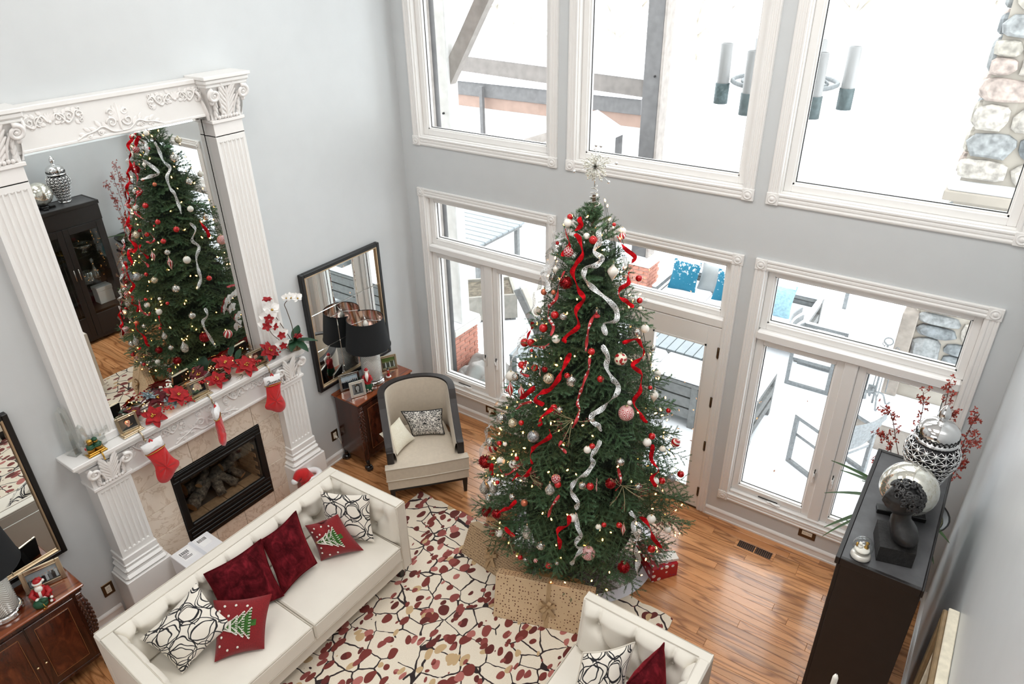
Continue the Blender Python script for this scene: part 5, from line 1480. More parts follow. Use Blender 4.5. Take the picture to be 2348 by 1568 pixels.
for (x, y, z, R, tl, dk) in ((.20, -3.30, .055, .11, (.7, -.3, .8), 0), (.16, -3.055, .10, .13, (.6, .2, .8), 0), (.07, -3.17, .10, .11, (.3, -.2, 1), 1), (.17, -2.70, .07, .10, (.6, -.2, .8), 0), (.10, -2.56, .13, .13, (.5, .2, .9), 0), (.19, -2.42, .075, .125, (.7, 0, .8), 0), (.19, -2.165, .10, .11, (.7, .2, .7), 0), (.06, -3.38, .07, .09, (.2, 0, 1), 1), (.06, -2.78, .12, .09, (.3, -.6, .8), 1)):
    poinsettia(x, y, MZ + z, R, tl, int(abs(y) * 1000), dk)
for i, (x, y, z, n_) in enumerate(((.215, -3.19, .04, 16), (.21, -3.0, .02, 12), (.15, -2.83, .09, 18), (.19, -2.69, .05, 20), (.215, -2.335, .05, 22), (.20, -2.10, .05, 16), (.06, -2.50, .1, 12))): berries(x, y, MZ + z, n_, i)
for (x, y, z, col) in ((.14, -3.13, .04, M_frost), (.18, -3.10, .02, M_frost), (.04, -3.22, .1, M_frost)):
    mb = MB(); rn = random.Random(int(abs(y) * 700))
    for k in range(9): leafblade(mb, (x, y, MZ + z + .02), (rn.uniform(-1, 1), rn.uniform(-1, 1), rn.uniform(.1, .8)), (0, 0, 1), .075, .02, .1)
    for k in range(8): mb.ball((x + rn.uniform(-.03, .03), y + rn.uniform(-.03, .03), MZ + z + rn.uniform(.02, .06)), .009, 7, 5)
    mb.build('frosted_sprig', col, gd)
mb = MB()
for (x, y, z, d_, L, w) in ((.05, -3.36, .05, (.2, -1, .5), .11, .09), (.15, -3.24, .02, (.5, -.8, .2), .12, .08), (.05, -2.70, .10, (.2, .3, 1), .13, .10), (.10, -2.95, .03, (.5, .3, .2), .12, .08), (.12, -2.62, .05, (.8, -.2, .2), .11, .08), (.12, -2.30, .05, (.6, .3, .3), .11, .08), (.08, -2.42, .1, (0, .5, .8), .10, .08)):
    leafblade(mb, (x, y, MZ + z), d_, (0, 0, 1), L, w, .15)
pieces(mb, 'green_leaf', M_green, gd)
mb = MB(); rn = random.Random(9)
for (x, y) in ((.13, -3.46), (.17, -2.99), (.20, -2.47), (.06, -3.50), (.14, -2.25)):
    for k in range(26):
        d_ = Vector((rn.uniform(-.6, 1), rn.uniform(-1, 1), rn.uniform(0, .4))).normalized(); p = Vector((x, y, MZ + .012)) + d_ * rn.uniform(0, .04)
        mb.tube([p, p + d_ * .06 + Vector((0, 0, -.004))], [.0012, .0006], 4)
mb.build('pine_needles', simple('pine_green', (44, 84, 34), .6, var=.3), gd)
mb = MB()
for (x, y, z) in ((.17, -2.60, .05), (.20, -2.14, .045), (.06, -2.62, .06)):
    for r_ in range(6):
        for k in range(8):
            a = k * PI / 4 + r_ * .4; q = .026 * math.sin(PI * (r_ + 1) / 7.5)
            mb.ball((x + q * math.cos(a), y + q * math.sin(a), MZ + z - .03 + .011 * r_), (.009, .009, .005), 6, 4)
pieces(mb, 'pine_cone', simple('pine_cone_brown', (76, 48, 34), .8, var=.3), gd, False, 48)
pts = [(.06 + .11 * abs(math.sin(i * 1.3)), -3.52 + i * .052, MZ + .015 + .05 * abs(math.sin(i * 2.1))) for i in range(28)]
MB().tube(smoothpts(pts, 4), .0014, 4).build('light_wire', M_gwire, gd)
MB().tube(smoothpts([(.05, -3.45, MZ + .03), (.09, -3.2, MZ + .06), (.08, -2.9, MZ + .07), (.10, -2.6, MZ + .08), (.12, -2.2, MZ + .05)], 6), .009, 6).build('vine', M_stem, gd)
T = NT('warm_bulb'); T.set(col=lin(255, 214, 150), emit=lin(255, 168, 80), es=26.0, rough=.3); M_bulb = T.m
rn = random.Random(5); mbm = MB().ball((0, 0, 0), .0030, 6, 5).mesh('fairy_bulb', [M_bulb])
for k in range(46):
    b = bpy.data.objects.new('fairy_bulb', mbm); COL.objects.link(b); b.parent = gd
    p = Vector(pts[rn.randrange(28)]) + Vector((rn.uniform(-.04, .0), rn.uniform(-.05, .05), rn.uniform(0, .08)))
    b.location = p - Vector((.12, -2.8, MZ))

# orchids in a glass bowl at the right end
t = thing('potted_orchid', 'white and crimson orchids in glass bowl at right end of mantel', 'orchid', (.215, -1.90, MZ))
cl = MB().lathe([(.0, .0), (.055, .0), (.085, .03), (.092, .07), (.080, .105), (.083, .108), (.096, .07), (.088, .025), (.056, -.0)], 28, cap=False).build('glass_bowl', M_clear, t, local=True)
T = NT('bark_mix'); nz = T.noise(T.coord(), 60, 3); T.set(col=T.ramp(nz, [(.35, lin(74, 50, 36)), (.55, lin(150, 116, 84)), (.7, lin(206, 186, 156))]), rough=.9); T.bump(nz, .8, .01)
MB().lathe([(0, .004), (.052, .006), (.080, .032), (.085, .066), (.06, .082), (0, .088)], 22).build('bark', T.m, t, local=True)
rn = random.Random(8)
for (d_, L, w) in (((.7, -.8, .25), .19, .075), ((.6, .7, .1), .20, .07), ((.9, -.1, .05), .20, .075), ((.2, -1, .5), .17, .07), ((-.3, .6, .9), .16, .09), ((.3, .2, 1), .13, .07)):
    mb = MB(); leafblade(mb, (.01, 0, .085), d_, (0, 0, 1), L, w, .28, n=8); mb.build('leaf', M_green, t, local=True)
mb = MB()
st1 = smoothpts([(0, -.02, .09), (.02, -.09, .25), (.03, -.155, .40), (.05, -.20, .50)], 5); st2 = smoothpts([(0, .0, .09), (.01, .0, .25), (.02, -.03, .42), (.03, -.045, .50), (.06, .02, .54), (.07, .06, .50)], 5)
mb.tube(st1, .0035, 6).tube(st2, .0035, 6).tube(smoothpts([(.05, -.20, .50), (.07, -.27, .48), (.09, -.30, .42), (.10, -.28, .32), (.11, -.20, .2)], 5), .0028, 6)
mb.build('flower_stem', M_stem, t, local=True)
M_petal = simple('white_petal', (246, 244, 240), .6, var=.02); M_crim = simple('crimson_petal', (150, 8, 20), .6, var=.25, vscale=60)
def orchid(c, f, R, crim):
    f = Vector(f).normalized(); a0 = f.orthogonal().normalized(); b0 = f.cross(a0); mb = MB()
    up = Vector((0, 0, 1)); a0 = (up - f * up.dot(f)).normalized(); b0 = f.cross(a0)
    for k, (an, L, w) in enumerate(((0, .9, .6), (2.2, .85, .55), (-2.2, .85, .55), (1.25, 1.0, .95), (-1.25, 1.0, .95))):
        leafblade(mb, c, a0 * math.cos(an) + b0 * math.sin(an) + f * .12, f, R * L, R * w, .12)
    o = mb.build('flower', M_petal, t, local=True)
    MB().ball(Vector(c) + f * R * .18 - a0 * R * .12, R * .16, 8, 6).build('flower_lip', M_sgold, o, local=True)
    if crim:
        mb = MB()
        for k in range(5): leafblade(mb, Vector(c) + f * R * .3 - a0 * R * .15, a0 * math.cos(k * 1.26 + crim) + b0 * math.sin(k * 1.26 + crim) + f * .5, f, R * .6, R * .42, .3)
        mb.build('crimson_bloom', M_crim, o, local=True)
for (c, f, R, k) in (((.07, -.215, .53), (.8, -.3, .4), .075, 0), ((.09, -.275, .485), (.8, -.5, .2), .080, 1), ((.10, -.31, .43), (.7, -.6, .2), .078, 2), ((.10, -.25, .40), (.9, -.3, .1), .065, 3), ((.11, -.20, .29), (.8, -.4, .2), .07, 4), ((.12, -.215, .20), (.8, -.3, .0), .068, 5), ((.05, .015, .545), (.7, -.4, .5), .055, 0), ((.07, .065, .525), (.8, -.1, .3), .055, 0), ((.05, -.03, .56), (.6, -.6, .4), .045, 0)):
    orchid(c, f, R, k)
mb = MB()
for (c, s_) in (((.06, -.235, .615), 0), ((.05, .015, .135), 1)):
    for k in range(6): leafblade(mb, c, (math.cos(k * 1.05) + .4, math.sin(k * 1.05), .5), (0, 0, 1), .048, .04, .3)
pieces(mb, 'crimson_bloom', M_crim, t, True, 6)
# ---------------------------------------------------------------- christmas tree
TX, TY = 2.87, -1.09
PZ = [-.1, .17, .5, .8, 1.0, 1.3, 1.5, 1.75, 2.0, 2.2, 2.5, 2.8, 3.05, 3.3, 3.46]
PR = [.60, .78, .90, .89, .86, .79, .72, .66, .57, .50, .42, .33, .27, .15, .03]
trad = lambda z: float(np.interp(z, PZ, PR))
tree = thing('christmas_tree', 'tall decorated green christmas tree in front of the glass doors', 'christmas tree', (TX, TY, 0))
T = NT('fir_needles'); r = T.n('ShaderNodeObjectInfo').outputs['Random']
nz = T.noise(T.coord(), 9, 2)
c = T.mix(nz, lin(54, 88, 60), lin(112, 142, 104))
c = T.n('ShaderNodeHueSaturation', {'Hue': T.math('ADD', .485, T.math('MULTIPLY', r, .035)), 'Saturation': 1.0, 'Value': T.math('ADD', .75, T.math('MULTIPLY', r, .5)), 'Color': c}).outputs[0]
T.set(col=c, rough=.5, spec=.35); M_fir = T.m
def frond(sd, L=.34, nside=8, step=.0052, nn=3):
    """flat bottle-brush fir spray along +X, as numpy triangles"""
    rn = np.random.RandomState(sd)
    twigs = [(np.zeros(3), np.array([1, 0, .05]), L)]
    for k in range(nside):
        f = .12 + .74 * (k // 2 + .5 * (k % 2)) / (nside / 2); s = 1 if k % 2 else -1
        a = math.radians(rn.uniform(38, 52)); l = L * (.52 - .34 * f) * rn.uniform(.85, 1.15)
        twigs.append((np.array([L * f, 0, .05 * L * f]), np.array([math.cos(a), s * math.sin(a), rn.uniform(-.05, .25)]), l))
    V = []
    for o, d, l in twigs:
        d = d / np.linalg.norm(d); e1 = np.cross(d, [0, 0, 1]); e1 /= np.linalg.norm(e1); e2 = np.cross(d, e1)
        n_ = int(l / step) * nn
        t = rn.uniform(.02, 1, n_); az = rn.uniform(0, 2 * PI, n_)
        ln = rn.uniform(.018, .027, n_) * np.clip((1.05 - t) * 5, .55, 1)
        base = o + d * (t * l)[:, None]
        rad = e1 * np.cos(az)[:, None] + e2 * np.sin(az)[:, None]
        dirn = rad * .75 + d * .66
        tip = base + dirn * ln[:, None]
        sd_ = np.cross(dirn, rad + .01); sd_ /= np.linalg.norm(sd_, axis=1)[:, None] + 1e-9
        wv = sd_ * .0022
        V.append(np.stack([base - wv, base + wv, tip], 1).reshape(-1, 3))
        # the twig itself
        V.append(np.array([o + e1 * .002, o - e1 * .002, o + d * l, o + e2 * .002, o - e2 * .002, o + d * l]))
    return np.concatenate(V)
def trimesh(name, V, mat):
    me = bpy.data.meshes.new(name); n = len(V)
    me.vertices.add(n); me.vertices.foreach_set('co', V.astype(np.float32).ravel())
    me.loops.add(n); me.loops.foreach_set('vertex_index', np.arange(n, dtype=np.int32))
    me.polygons.add(n // 3); me.polygons.foreach_set('loop_start', np.arange(0, n, 3, dtype=np.int32))
    me.materials.append(mat); me.update(); return me
fr_np = [frond(i) for i in range(6)]
fr_small = [frond(20 + i, .17, 6) for i in range(3)]
fr_me = [trimesh('branch', v, M_fir) for v in fr_np]; fr_sme = [trimesh('branch', v, M_fir) for v in fr_small]
rn = random.Random(21)
def branch_mat(az, z, rfrac, elev, roll, L):
    R_ = trad(z) * rfrac
    d = Vector((math.cos(az) * math.cos(elev), math.sin(az) * math.cos(elev), math.sin(elev)))
    side = Vector((-math.sin(az), math.cos(az), 0)); up = d.cross(side) * -1
    up = side.cross(d) * -1 if up.z < 0 else up
    side2 = side * math.cos(roll) + up * math.sin(roll); up2 = d.cross(side2)
    start = Vector((TX + math.cos(az) * R_, TY + math.sin(az) * R_, z)) - d * L
    return frame_axes(start, d, side2, up2)
# visible sprays: individual branches over the outer surface, largest share on the room side
cnt = 0; zz = .10; GA = 2.39996
levels = []
NB = 296
cum = []
tot = 0
for i in range(200):
    z = .23 + (3.36 - .23) * i / 199; tot += trad(z) + .06; cum.append((tot, z))
for i in range(NB):
    q = (i + .5) / NB * tot
    z = next(zv for (c_, zv) in cum if c_ >= q)
    az = i * GA
    # the wall side gets fewer of the pieces
    if math.sin(az) > .55 and i % 2: az = -az
    top = z > 2.95
    el = rn.uniform(-.40, .22) if z < 2.6 else rn.uniform(.0, .6)
    if z > 3.2: el = rn.uniform(.5, 1.1)
    L = .17 if top else .34
    M_ = branch_mat(az + rn.uniform(-.12, .12), z + rn.uniform(-.04, .04), rn.uniform(.93, 1.17), el, rn.uniform(-.5, .5), L)
    o = bpy.data.objects.new('branch', rn.choice(fr_sme if top else fr_me)); COL.objects.link(o); o.parent = tree
    o.matrix_local = Matrix.Translation((-TX, -TY, 0)) @ M_
# fill: the many sprays behind them, joined
chunks = []
for i in range(1000):
    q = rn.random() * tot
    z = next(zv for (c_, zv) in cum if c_ >= q)
    top = z > 2.9
    v = rn.choice(fr_small if top else fr_np)
    v = v.reshape(-1, 3, 3)[::2].reshape(-1, 3) if not top else v
    el = rn.uniform(-.35, .3) if z < 2.7 else rn.uniform(.1, .9)
    M_ = branch_mat(rn.uniform(0, 2 * PI), z, rn.uniform(.55, 1.0), el, rn.uniform(-.6, .6), .17 if top else .34)
    A = np.array(M_)
    chunks.append(v @ A[:3, :3].T + (A[:3, 3] - np.array([TX, TY, 0])))
o = bpy.data.objects.new('inner_branches', trimesh('inner_branches', np.concatenate(chunks), M_fir)); COL.objects.link(o); o.parent = tree; o['kind'] = 'stuff'
for k in range(7):   # crown
    M_ = branch_mat(k * 1.05, 3.33, .55, 1.1, 0, .17)
    o = bpy.data.objects.new('branch', fr_sme[k % 3]); COL.objects.link(o); o.parent = tree; o.matrix_local = Matrix.Translation((-TX, -TY, 0)) @ M_
# solid core added to block light, inner shade put into its colour
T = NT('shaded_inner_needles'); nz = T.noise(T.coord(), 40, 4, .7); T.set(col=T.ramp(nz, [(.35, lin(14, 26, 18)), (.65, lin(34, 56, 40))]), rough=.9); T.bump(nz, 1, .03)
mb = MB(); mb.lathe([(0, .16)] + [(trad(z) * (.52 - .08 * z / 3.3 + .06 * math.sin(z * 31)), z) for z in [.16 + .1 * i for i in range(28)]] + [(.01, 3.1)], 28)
mb.build('shaded_core', T.m, tree, local=True)
MB().cyl((0, 0, 0), (0, 0, 3.4), .035, .012, 10).build('trunk', M_stem, tree, local=True)
mb = MB()
for k in range(4):
    a = k * PI / 2 + .5; mb.tube([(0, 0, .09), (.12 * math.cos(a), .12 * math.sin(a), .06), (.30 * math.cos(a), .30 * math.sin(a), .02)], .014, 6)
mb.build('stand', M_blackm, tree, local=True)
# skirt
T = NT('silver_sequins'); vv = T.voro(T.coord(), 95, out='Color'); sp = T.n('ShaderNodeSeparateColor', {0: vv})
T.set(col=T.ramp(sp.outputs[0], [(.2, lin(150, 138, 132)), (.6, lin(214, 206, 200)), (.9, lin(250, 248, 244))]), rough=.25, metal=.7); T.bump(sp.outputs[1], .9, .01); M_seq = T.m
sk = thing('tree_skirt', 'round silver sequin tree skirt with white satin edge under the tree', 'tree skirt', (TX, TY, .012))
def skirtz(r_, a): return .016 + .016 * (1 + math.sin(a * 7)) * (r_ / .7) + (.03 if r_ < .25 else 0)
mb = MB(); mb.grid(lambda u, v: (TX + (.03 + .59 * v) * math.cos(2 * PI * u), TY + (.03 + .59 * v) * math.sin(2 * PI * u), skirtz(.03 + .59 * v, 2 * PI * u)), 72, 10)
mb.build('sequin_cloth', M_seq, sk)
mb = MB(); mb.grid(lambda u, v: (TX + (.62 + .09 * v) * math.cos(2 * PI * u), TY + (.62 + .09 * v) * math.sin(2 * PI * u), skirtz(.62, 2 * PI * u) * (1 - v * .55)), 72, 3)
mb.build('satin_border', simple('white_satin', (226, 228, 236), .3, var=.02), sk)
# topper
tp = thing('tree_topper', 'silver beaded snowflake burst on top of the tree', 'tree topper', (TX, TY, 3.60))
rn = random.Random(6); mb = MB(); bd = MB()
ctr = Vector((TX, TY, 3.60))
for k in range(60):
    d_ = Vector((rn.gauss(0, 1), rn.gauss(0, 1), rn.gauss(0, 1))).normalized(); l = rn.uniform(.07, .115)
    mb.tube([ctr, ctr + d_ * l], .0016, 4); bd.ball(ctr + d_ * l, rn.uniform(.0045, .007), 7, 5)
    for q in range(2):
        e = (d_ + Vector((rn.uniform(-.5, .5), rn.uniform(-.5, .5), rn.uniform(-.5, .5)))).normalized()
        mb.tube([ctr + d_ * l * .55, ctr + d_ * l * .55 + e * .035], .0013, 4); bd.ball(ctr + d_ * l * .55 + e * .035, .004, 6, 4)
M_glit = simple('silver_glitter', (224, 222, 210), .25, .8, var=.2, vscale=200)
mb.build('spikes', M_glit, tp); bd.build('beads', M_glit, tp)
mb = MB()
for d_ in ((0, 0, 1), (.8, .55, .15), (-.8, -.5, -.2), (.55, .4, -.75), (.2, .1, .95)):
    d_ = Vector(d_).normalized(); mb.tube([ctr, ctr + d_ * .145], .0018, 4); mb.ball(ctr + d_ * .148, .011, 10, 7)
pieces(mb, 'silver_ball', M_chrome, tp, False, 2)
MB().tube([(TX + (.045 - .028 * i / 60) * math.cos(i * .55), TY + (.045 - .028 * i / 60) * math.sin(i * .55), 3.30 + .17 * i / 60) for i in range(61)], .003, 6).tube([(TX, TY, 3.46), (TX, TY, 3.60)], .003, 6).build('spring_holder', M_silver, tp)

# fairy lights
ls = thing('string_lights', 'warm white fairy lights wound through the christmas tree', 'fairy lights', (TX, TY, .2))
bulb_me = MB().lathe([(0, -.004), (.0045, 0), (.0058, .008), (.0045, .016), (0, .022)], 8).mesh('bulb', [M_bulb])
rn = random.Random(12); wire = []
for i in range(230):
    q = rn.random() * tot
    z = next(zv for (c_, zv) in cum if c_ >= q) + rn.uniform(-.05, .05)
    az = i * .43 + rn.uniform(-.5, .5); R_ = trad(z) * rn.uniform(.88, 1.0)
    p = Vector((R_ * math.cos(az), R_ * math.sin(az), z - .2)); wire.append(p * 1.0)
    b = bpy.data.objects.new('bulb', bulb_me); COL.objects.link(b); b.parent = ls; b.location = p
    b.rotation_euler = (rn.uniform(-1, 1), rn.uniform(-1, 1), 0); s_ = rn.uniform(.7, 1.1); b.scale = (s_, s_, s_)
MB().tube([(p.x * .95, p.y * .95, p.z) for p in wire], .0015, 3).build('wire', simple('green_wire', (20, 50, 30), .6), ls, local=True)
# ---------------------------------------------------------------- ornaments: one of each kind with its parts, then copies
M_pearl = simple('pearl_glass', (232, 226, 214), .22, .15, var=.04, coat=.6)
M_white_o = simple('white_ornament', (238, 234, 224), .35, var=.04)
M_red_o = simple('red_glass', (190, 12, 18), .16, .25, var=.1, coat=.5)
M_copper = simple('copper_ornament', (196, 112, 84), .3, .6, var=.2, vscale=60)
def flake(name, rgb, rough, metal):
    T = NT(name); vv = T.voro(T.coord(), 9, out='Color'); s_ = T.n('ShaderNodeSeparateColor', {0: vv}).outputs[0]; b = lin(*rgb)
    T.set(col=T.ramp(s_, [(.1, tuple(x * .3 for x in b[:3]) + (1,)), (.5, b), (.9, tuple(min(1, x * 1.5) for x in b[:3]) + (1,))]), rough=rough, metal=metal); T.bump(s_, 1.0, .08); return T.m
M_mosaic = flake('mirror_mosaic', (206, 204, 198), .1, .9)
M_sglit = flake('silver_glitter_ball', (170, 172, 174), .35, .6)
M_rglit = simple('red_tinsel', (150, 10, 18), .3, .4, var=.5, vscale=6)
def pattern(name, a, b, fn, rough=.3):
    T = NT(name); sp = T.n('ShaderNodeSeparateXYZ', {0: T.coord()})
    ang = T.math('ARCTAN2', sp.outputs[1], sp.outputs[0]); z = sp.outputs[2]
    T.set(col=T.mix(fn(T, ang, z), lin(*a), lin(*b)), rough=rough, coat=.3); return T.m
def f_lat(T, ang, z):
    u = T.math('MULTIPLY', ang, 7 / (2 * PI)); v = T.math('MULTIPLY', z, 1.7)
    l1 = T.math('ABSOLUTE', T.math('SUBTRACT', T.math('FRACT', T.math('ADD', u, v)), .5)); l2 = T.math('ABSOLUTE', T.math('SUBTRACT', T.math('FRACT', T.math('SUBTRACT', u, v)), .5))
    return T.math('LESS_THAN', T.math('MINIMUM', l1, l2), .07)
def f_dam(T, ang, z):
    u = T.math('SUBTRACT', T.math('FRACT', T.math('ADD', T.math('MULTIPLY', ang, 7 / (2 * PI)), T.math('MULTIPLY', T.math('FLOOR', T.math('MULTIPLY', z, 1.7)), .5))), .5)
    v = T.math('FRACT', T.math('MULTIPLY', z, 1.7))
    dd = T.math('SQRT', T.math('ADD', T.math('POWER', T.math('MULTIPLY', u, 1.9), 2.0), T.math('POWER', T.math('SUBTRACT', v, .45), 2.0)))
    return T.math('GREATER_THAN', T.math('SINE', T.math('MULTIPLY', dd, 17.0)), .25)
def f_str(T, ang, z): return T.math('GREATER_THAN', T.math('SINE', T.math('ADD', T.math('MULTIPLY', ang, 6.0), T.math('MULTIPLY', z, 2.5))), .25)
def f_swirl(T, ang, z): return T.math('GREATER_THAN', T.math('SINE', T.math('ADD', T.math('MULTIPLY', ang, 3.0), T.math('MULTIPLY', z, 8.0))), .35)
def f_flower(T, ang, z):
    v = T.voro(T.coord(), 1.6, rnd=.9); return T.math('LESS_THAN', v, .42)
def f_past(T, ang, z): return T.math('LESS_THAN', z, -.15)
M_lat = pattern('red_white_lattice', (150, 20, 36), (236, 220, 216), f_lat); M_dam = pattern('red_white_damask', (172, 24, 40), (236, 224, 218), f_dam)
M_str = pattern('candy_stripe', (182, 24, 34), (240, 234, 228), f_str); M_swl = pattern('red_swirl', (170, 18, 28), (236, 226, 220), f_swirl)
M_flw = pattern('poinsettia_print', (228, 220, 196), (160, 22, 28), f_flower); M_pas = pattern('pastel_print', (238, 230, 214), (96, 168, 190), f_past)
M_gold = flake('crackled_champagne', (222, 206, 180), .15, .6)
CAPM = simple('ornament_cap', (206, 190, 150), .25, .9, var=0)
def prof_ball(n=14): return [(math.sin(PI * k / n), -math.cos(PI * k / n)) for k in range(n + 1)]
FIN = [(0, -1.0), (.04, -.93), (.14, -.78), (.42, -.50), (.80, -.18), (1.0, .10), (.92, .32), (.62, .52), (.36, .66), (.24, .80), (.20, .92), (.14, 1.0), (0, 1.0)]
DRP = [(0, -1.0), (.45, -.93), (.85, -.66), (1.0, -.30), (.88, .05), (.60, .36), (.34, .62), (.18, .84), (.12, 1.0), (0, 1.0)]
ACN = [(0, -1.0), (.16, -.88), (.56, -.62), (.92, -.26), (1.0, .05), (.92, .34), (.98, .40), (.86, .60), (.52, .78), (.20, .88), (.14, 1.0), (0, 1.0)]
KIND = {}   # kind -> (object name, words, body mesh parts)
PTS_T = {}
def body(kind):
    if kind == 'red_glitter':
        rn = random.Random(4); mb = MB().ball((0, 0, 0), .80, 14, 9)
        for k in range(260):
            d_ = Vector((rn.gauss(0, 1), rn.gauss(0, 1), rn.gauss(0, 1))).normalized(); e = d_.orthogonal().normalized() * .09; q = d_.cross(e).normalized() * .03
            mb.add([d_ * .74 - e, d_ * .74 + e, d_ * 1.04 + q * 2 + e * .4, d_ * 1.02 - q - e * .4], [(0, 1, 2, 3)])
        return mb, M_rglit
    if kind == 'silver_tinsel': return body('red_glitter')[0], M_glit
    if kind == 'candy':
        mb = MB(); mb.tube([(.25 * math.sin(k * .9), .25 * math.cos(k * .9), -1 + k / 9) for k in range(19)], [.35 - .012 * k for k in range(19)], 6); return mb, M_str
    if kind == 'globe':
        return MB().ball((0, 0, .15), .85, 16, 10), M_clear
    if kind in ('pearl_finial',): return MB().lathe(FIN, 20), M_pearl
    if kind == 'striped_finial': return MB().lathe(FIN, 20), M_str
    if kind == 'silver_drop': return MB().lathe(DRP, 20), M_silvleaf
    if kind == 'silver_acorn': return MB().lathe(ACN, 18), M_mosaic
    m = {'white_ball': M_white_o, 'red_ball': M_red_o, 'lattice_ball': M_lat, 'striped_ball': M_str, 'copper_ball': M_copper, 'silver_ball': M_mosaic, 'clear_ball': M_clear, 'gold_ball': M_gold, 'silver_glitter': M_sglit, 'damask_ball': M_dam, 'flower_ball': M_flw, 'swirl_ball': M_swl, 'pastel_ball': M_pas}[kind]
    return MB().lathe(prof_ball(), 22), m
M_silvleaf = flake('silver_leaf', (200, 198, 190), .25, .55)
WORDS = {'white_ball': 'white ball ornament', 'red_ball': 'plain red ball ornament', 'lattice_ball': 'red ball with white lattice', 'striped_ball': 'red and white striped ball', 'copper_ball': 'small copper ball ornament', 'silver_ball': 'mirrored silver ball', 'clear_ball': 'clear glass ball ornament', 'gold_ball': 'crackled champagne ball', 'silver_glitter': 'grey silver glitter ball', 'damask_ball': 'large red and silver damask ball', 'flower_ball': 'cream ball with poinsettia print', 'swirl_ball': 'red ball with white swirls', 'pastel_ball': 'pale ball with blue print', 'red_glitter': 'fuzzy red tinsel ball', 'candy': 'twisted candy icicle ornament', 'globe': 'clear globe with tiny santa on red foot', 'pearl_finial': 'pearl white pointed finial', 'striped_finial': 'red and white striped spindle', 'silver_drop': 'silver teardrop ornament', 'silver_acorn': 'mirrored silver acorn', 'silver_tinsel': 'fuzzy silver tinsel ball'}
NAMES = {'pearl_finial': 'finial_ornament', 'striped_finial': 'finial_ornament', 'silver_drop': 'teardrop_ornament', 'silver_acorn': 'acorn_ornament', 'candy': 'icicle_ornament', 'globe': 'globe_ornament'}
PROTO = {}
def ornament(kind, x, y, z, r, h):
    nm = NAMES.get(kind, 'ball_ornament')
    hz = h / 2 if h > 0 else r
    if kind == 'red_ball' and r > .03: pass
    if kind not in PROTO:
        t = thing(nm, '', 'ornament', (0, 0, 0))
        mb, m = body(kind)
        mb.build('globe' if kind == 'globe' else 'body', m, t, local=True)
        MB().lathe([(.18, .96), (.18, 1.14), (.13, 1.16), (0, 1.16)], 10).tube([(.07 * math.cos(a), 0, 1.22 + .07 * math.sin(a)) for a in [k * PI / 5 for k in range(10)]], .02, 4, closed=True).build('cap', CAPM, t, local=True)
        if kind == 'globe':
            MB().lathe([(0, -1.0), (.75, -1.0), (.8, -.85), (.5, -.6), (.45, -.5), (0, -.48)], 16).build('red_foot', M_sred, t, local=True)
            f = MB().lathe([(0, -.5), (.26, -.5), (.2, -.1), (.14, .05), (0, .1)], 10).build('santa', M_sred, t, local=True)
            MB().ball((0, 0, .2), .17, 8, 6).build('head', M_skin, f, local=True)
        PROTO[kind] = t; o = t
    else: o = dup(PROTO[kind])
    o.location = (x, y, z); o.scale = (r, r, hz)
    o.rotation_euler = (0, 0, (x * 37 + z * 11) % 6.28)
    return o
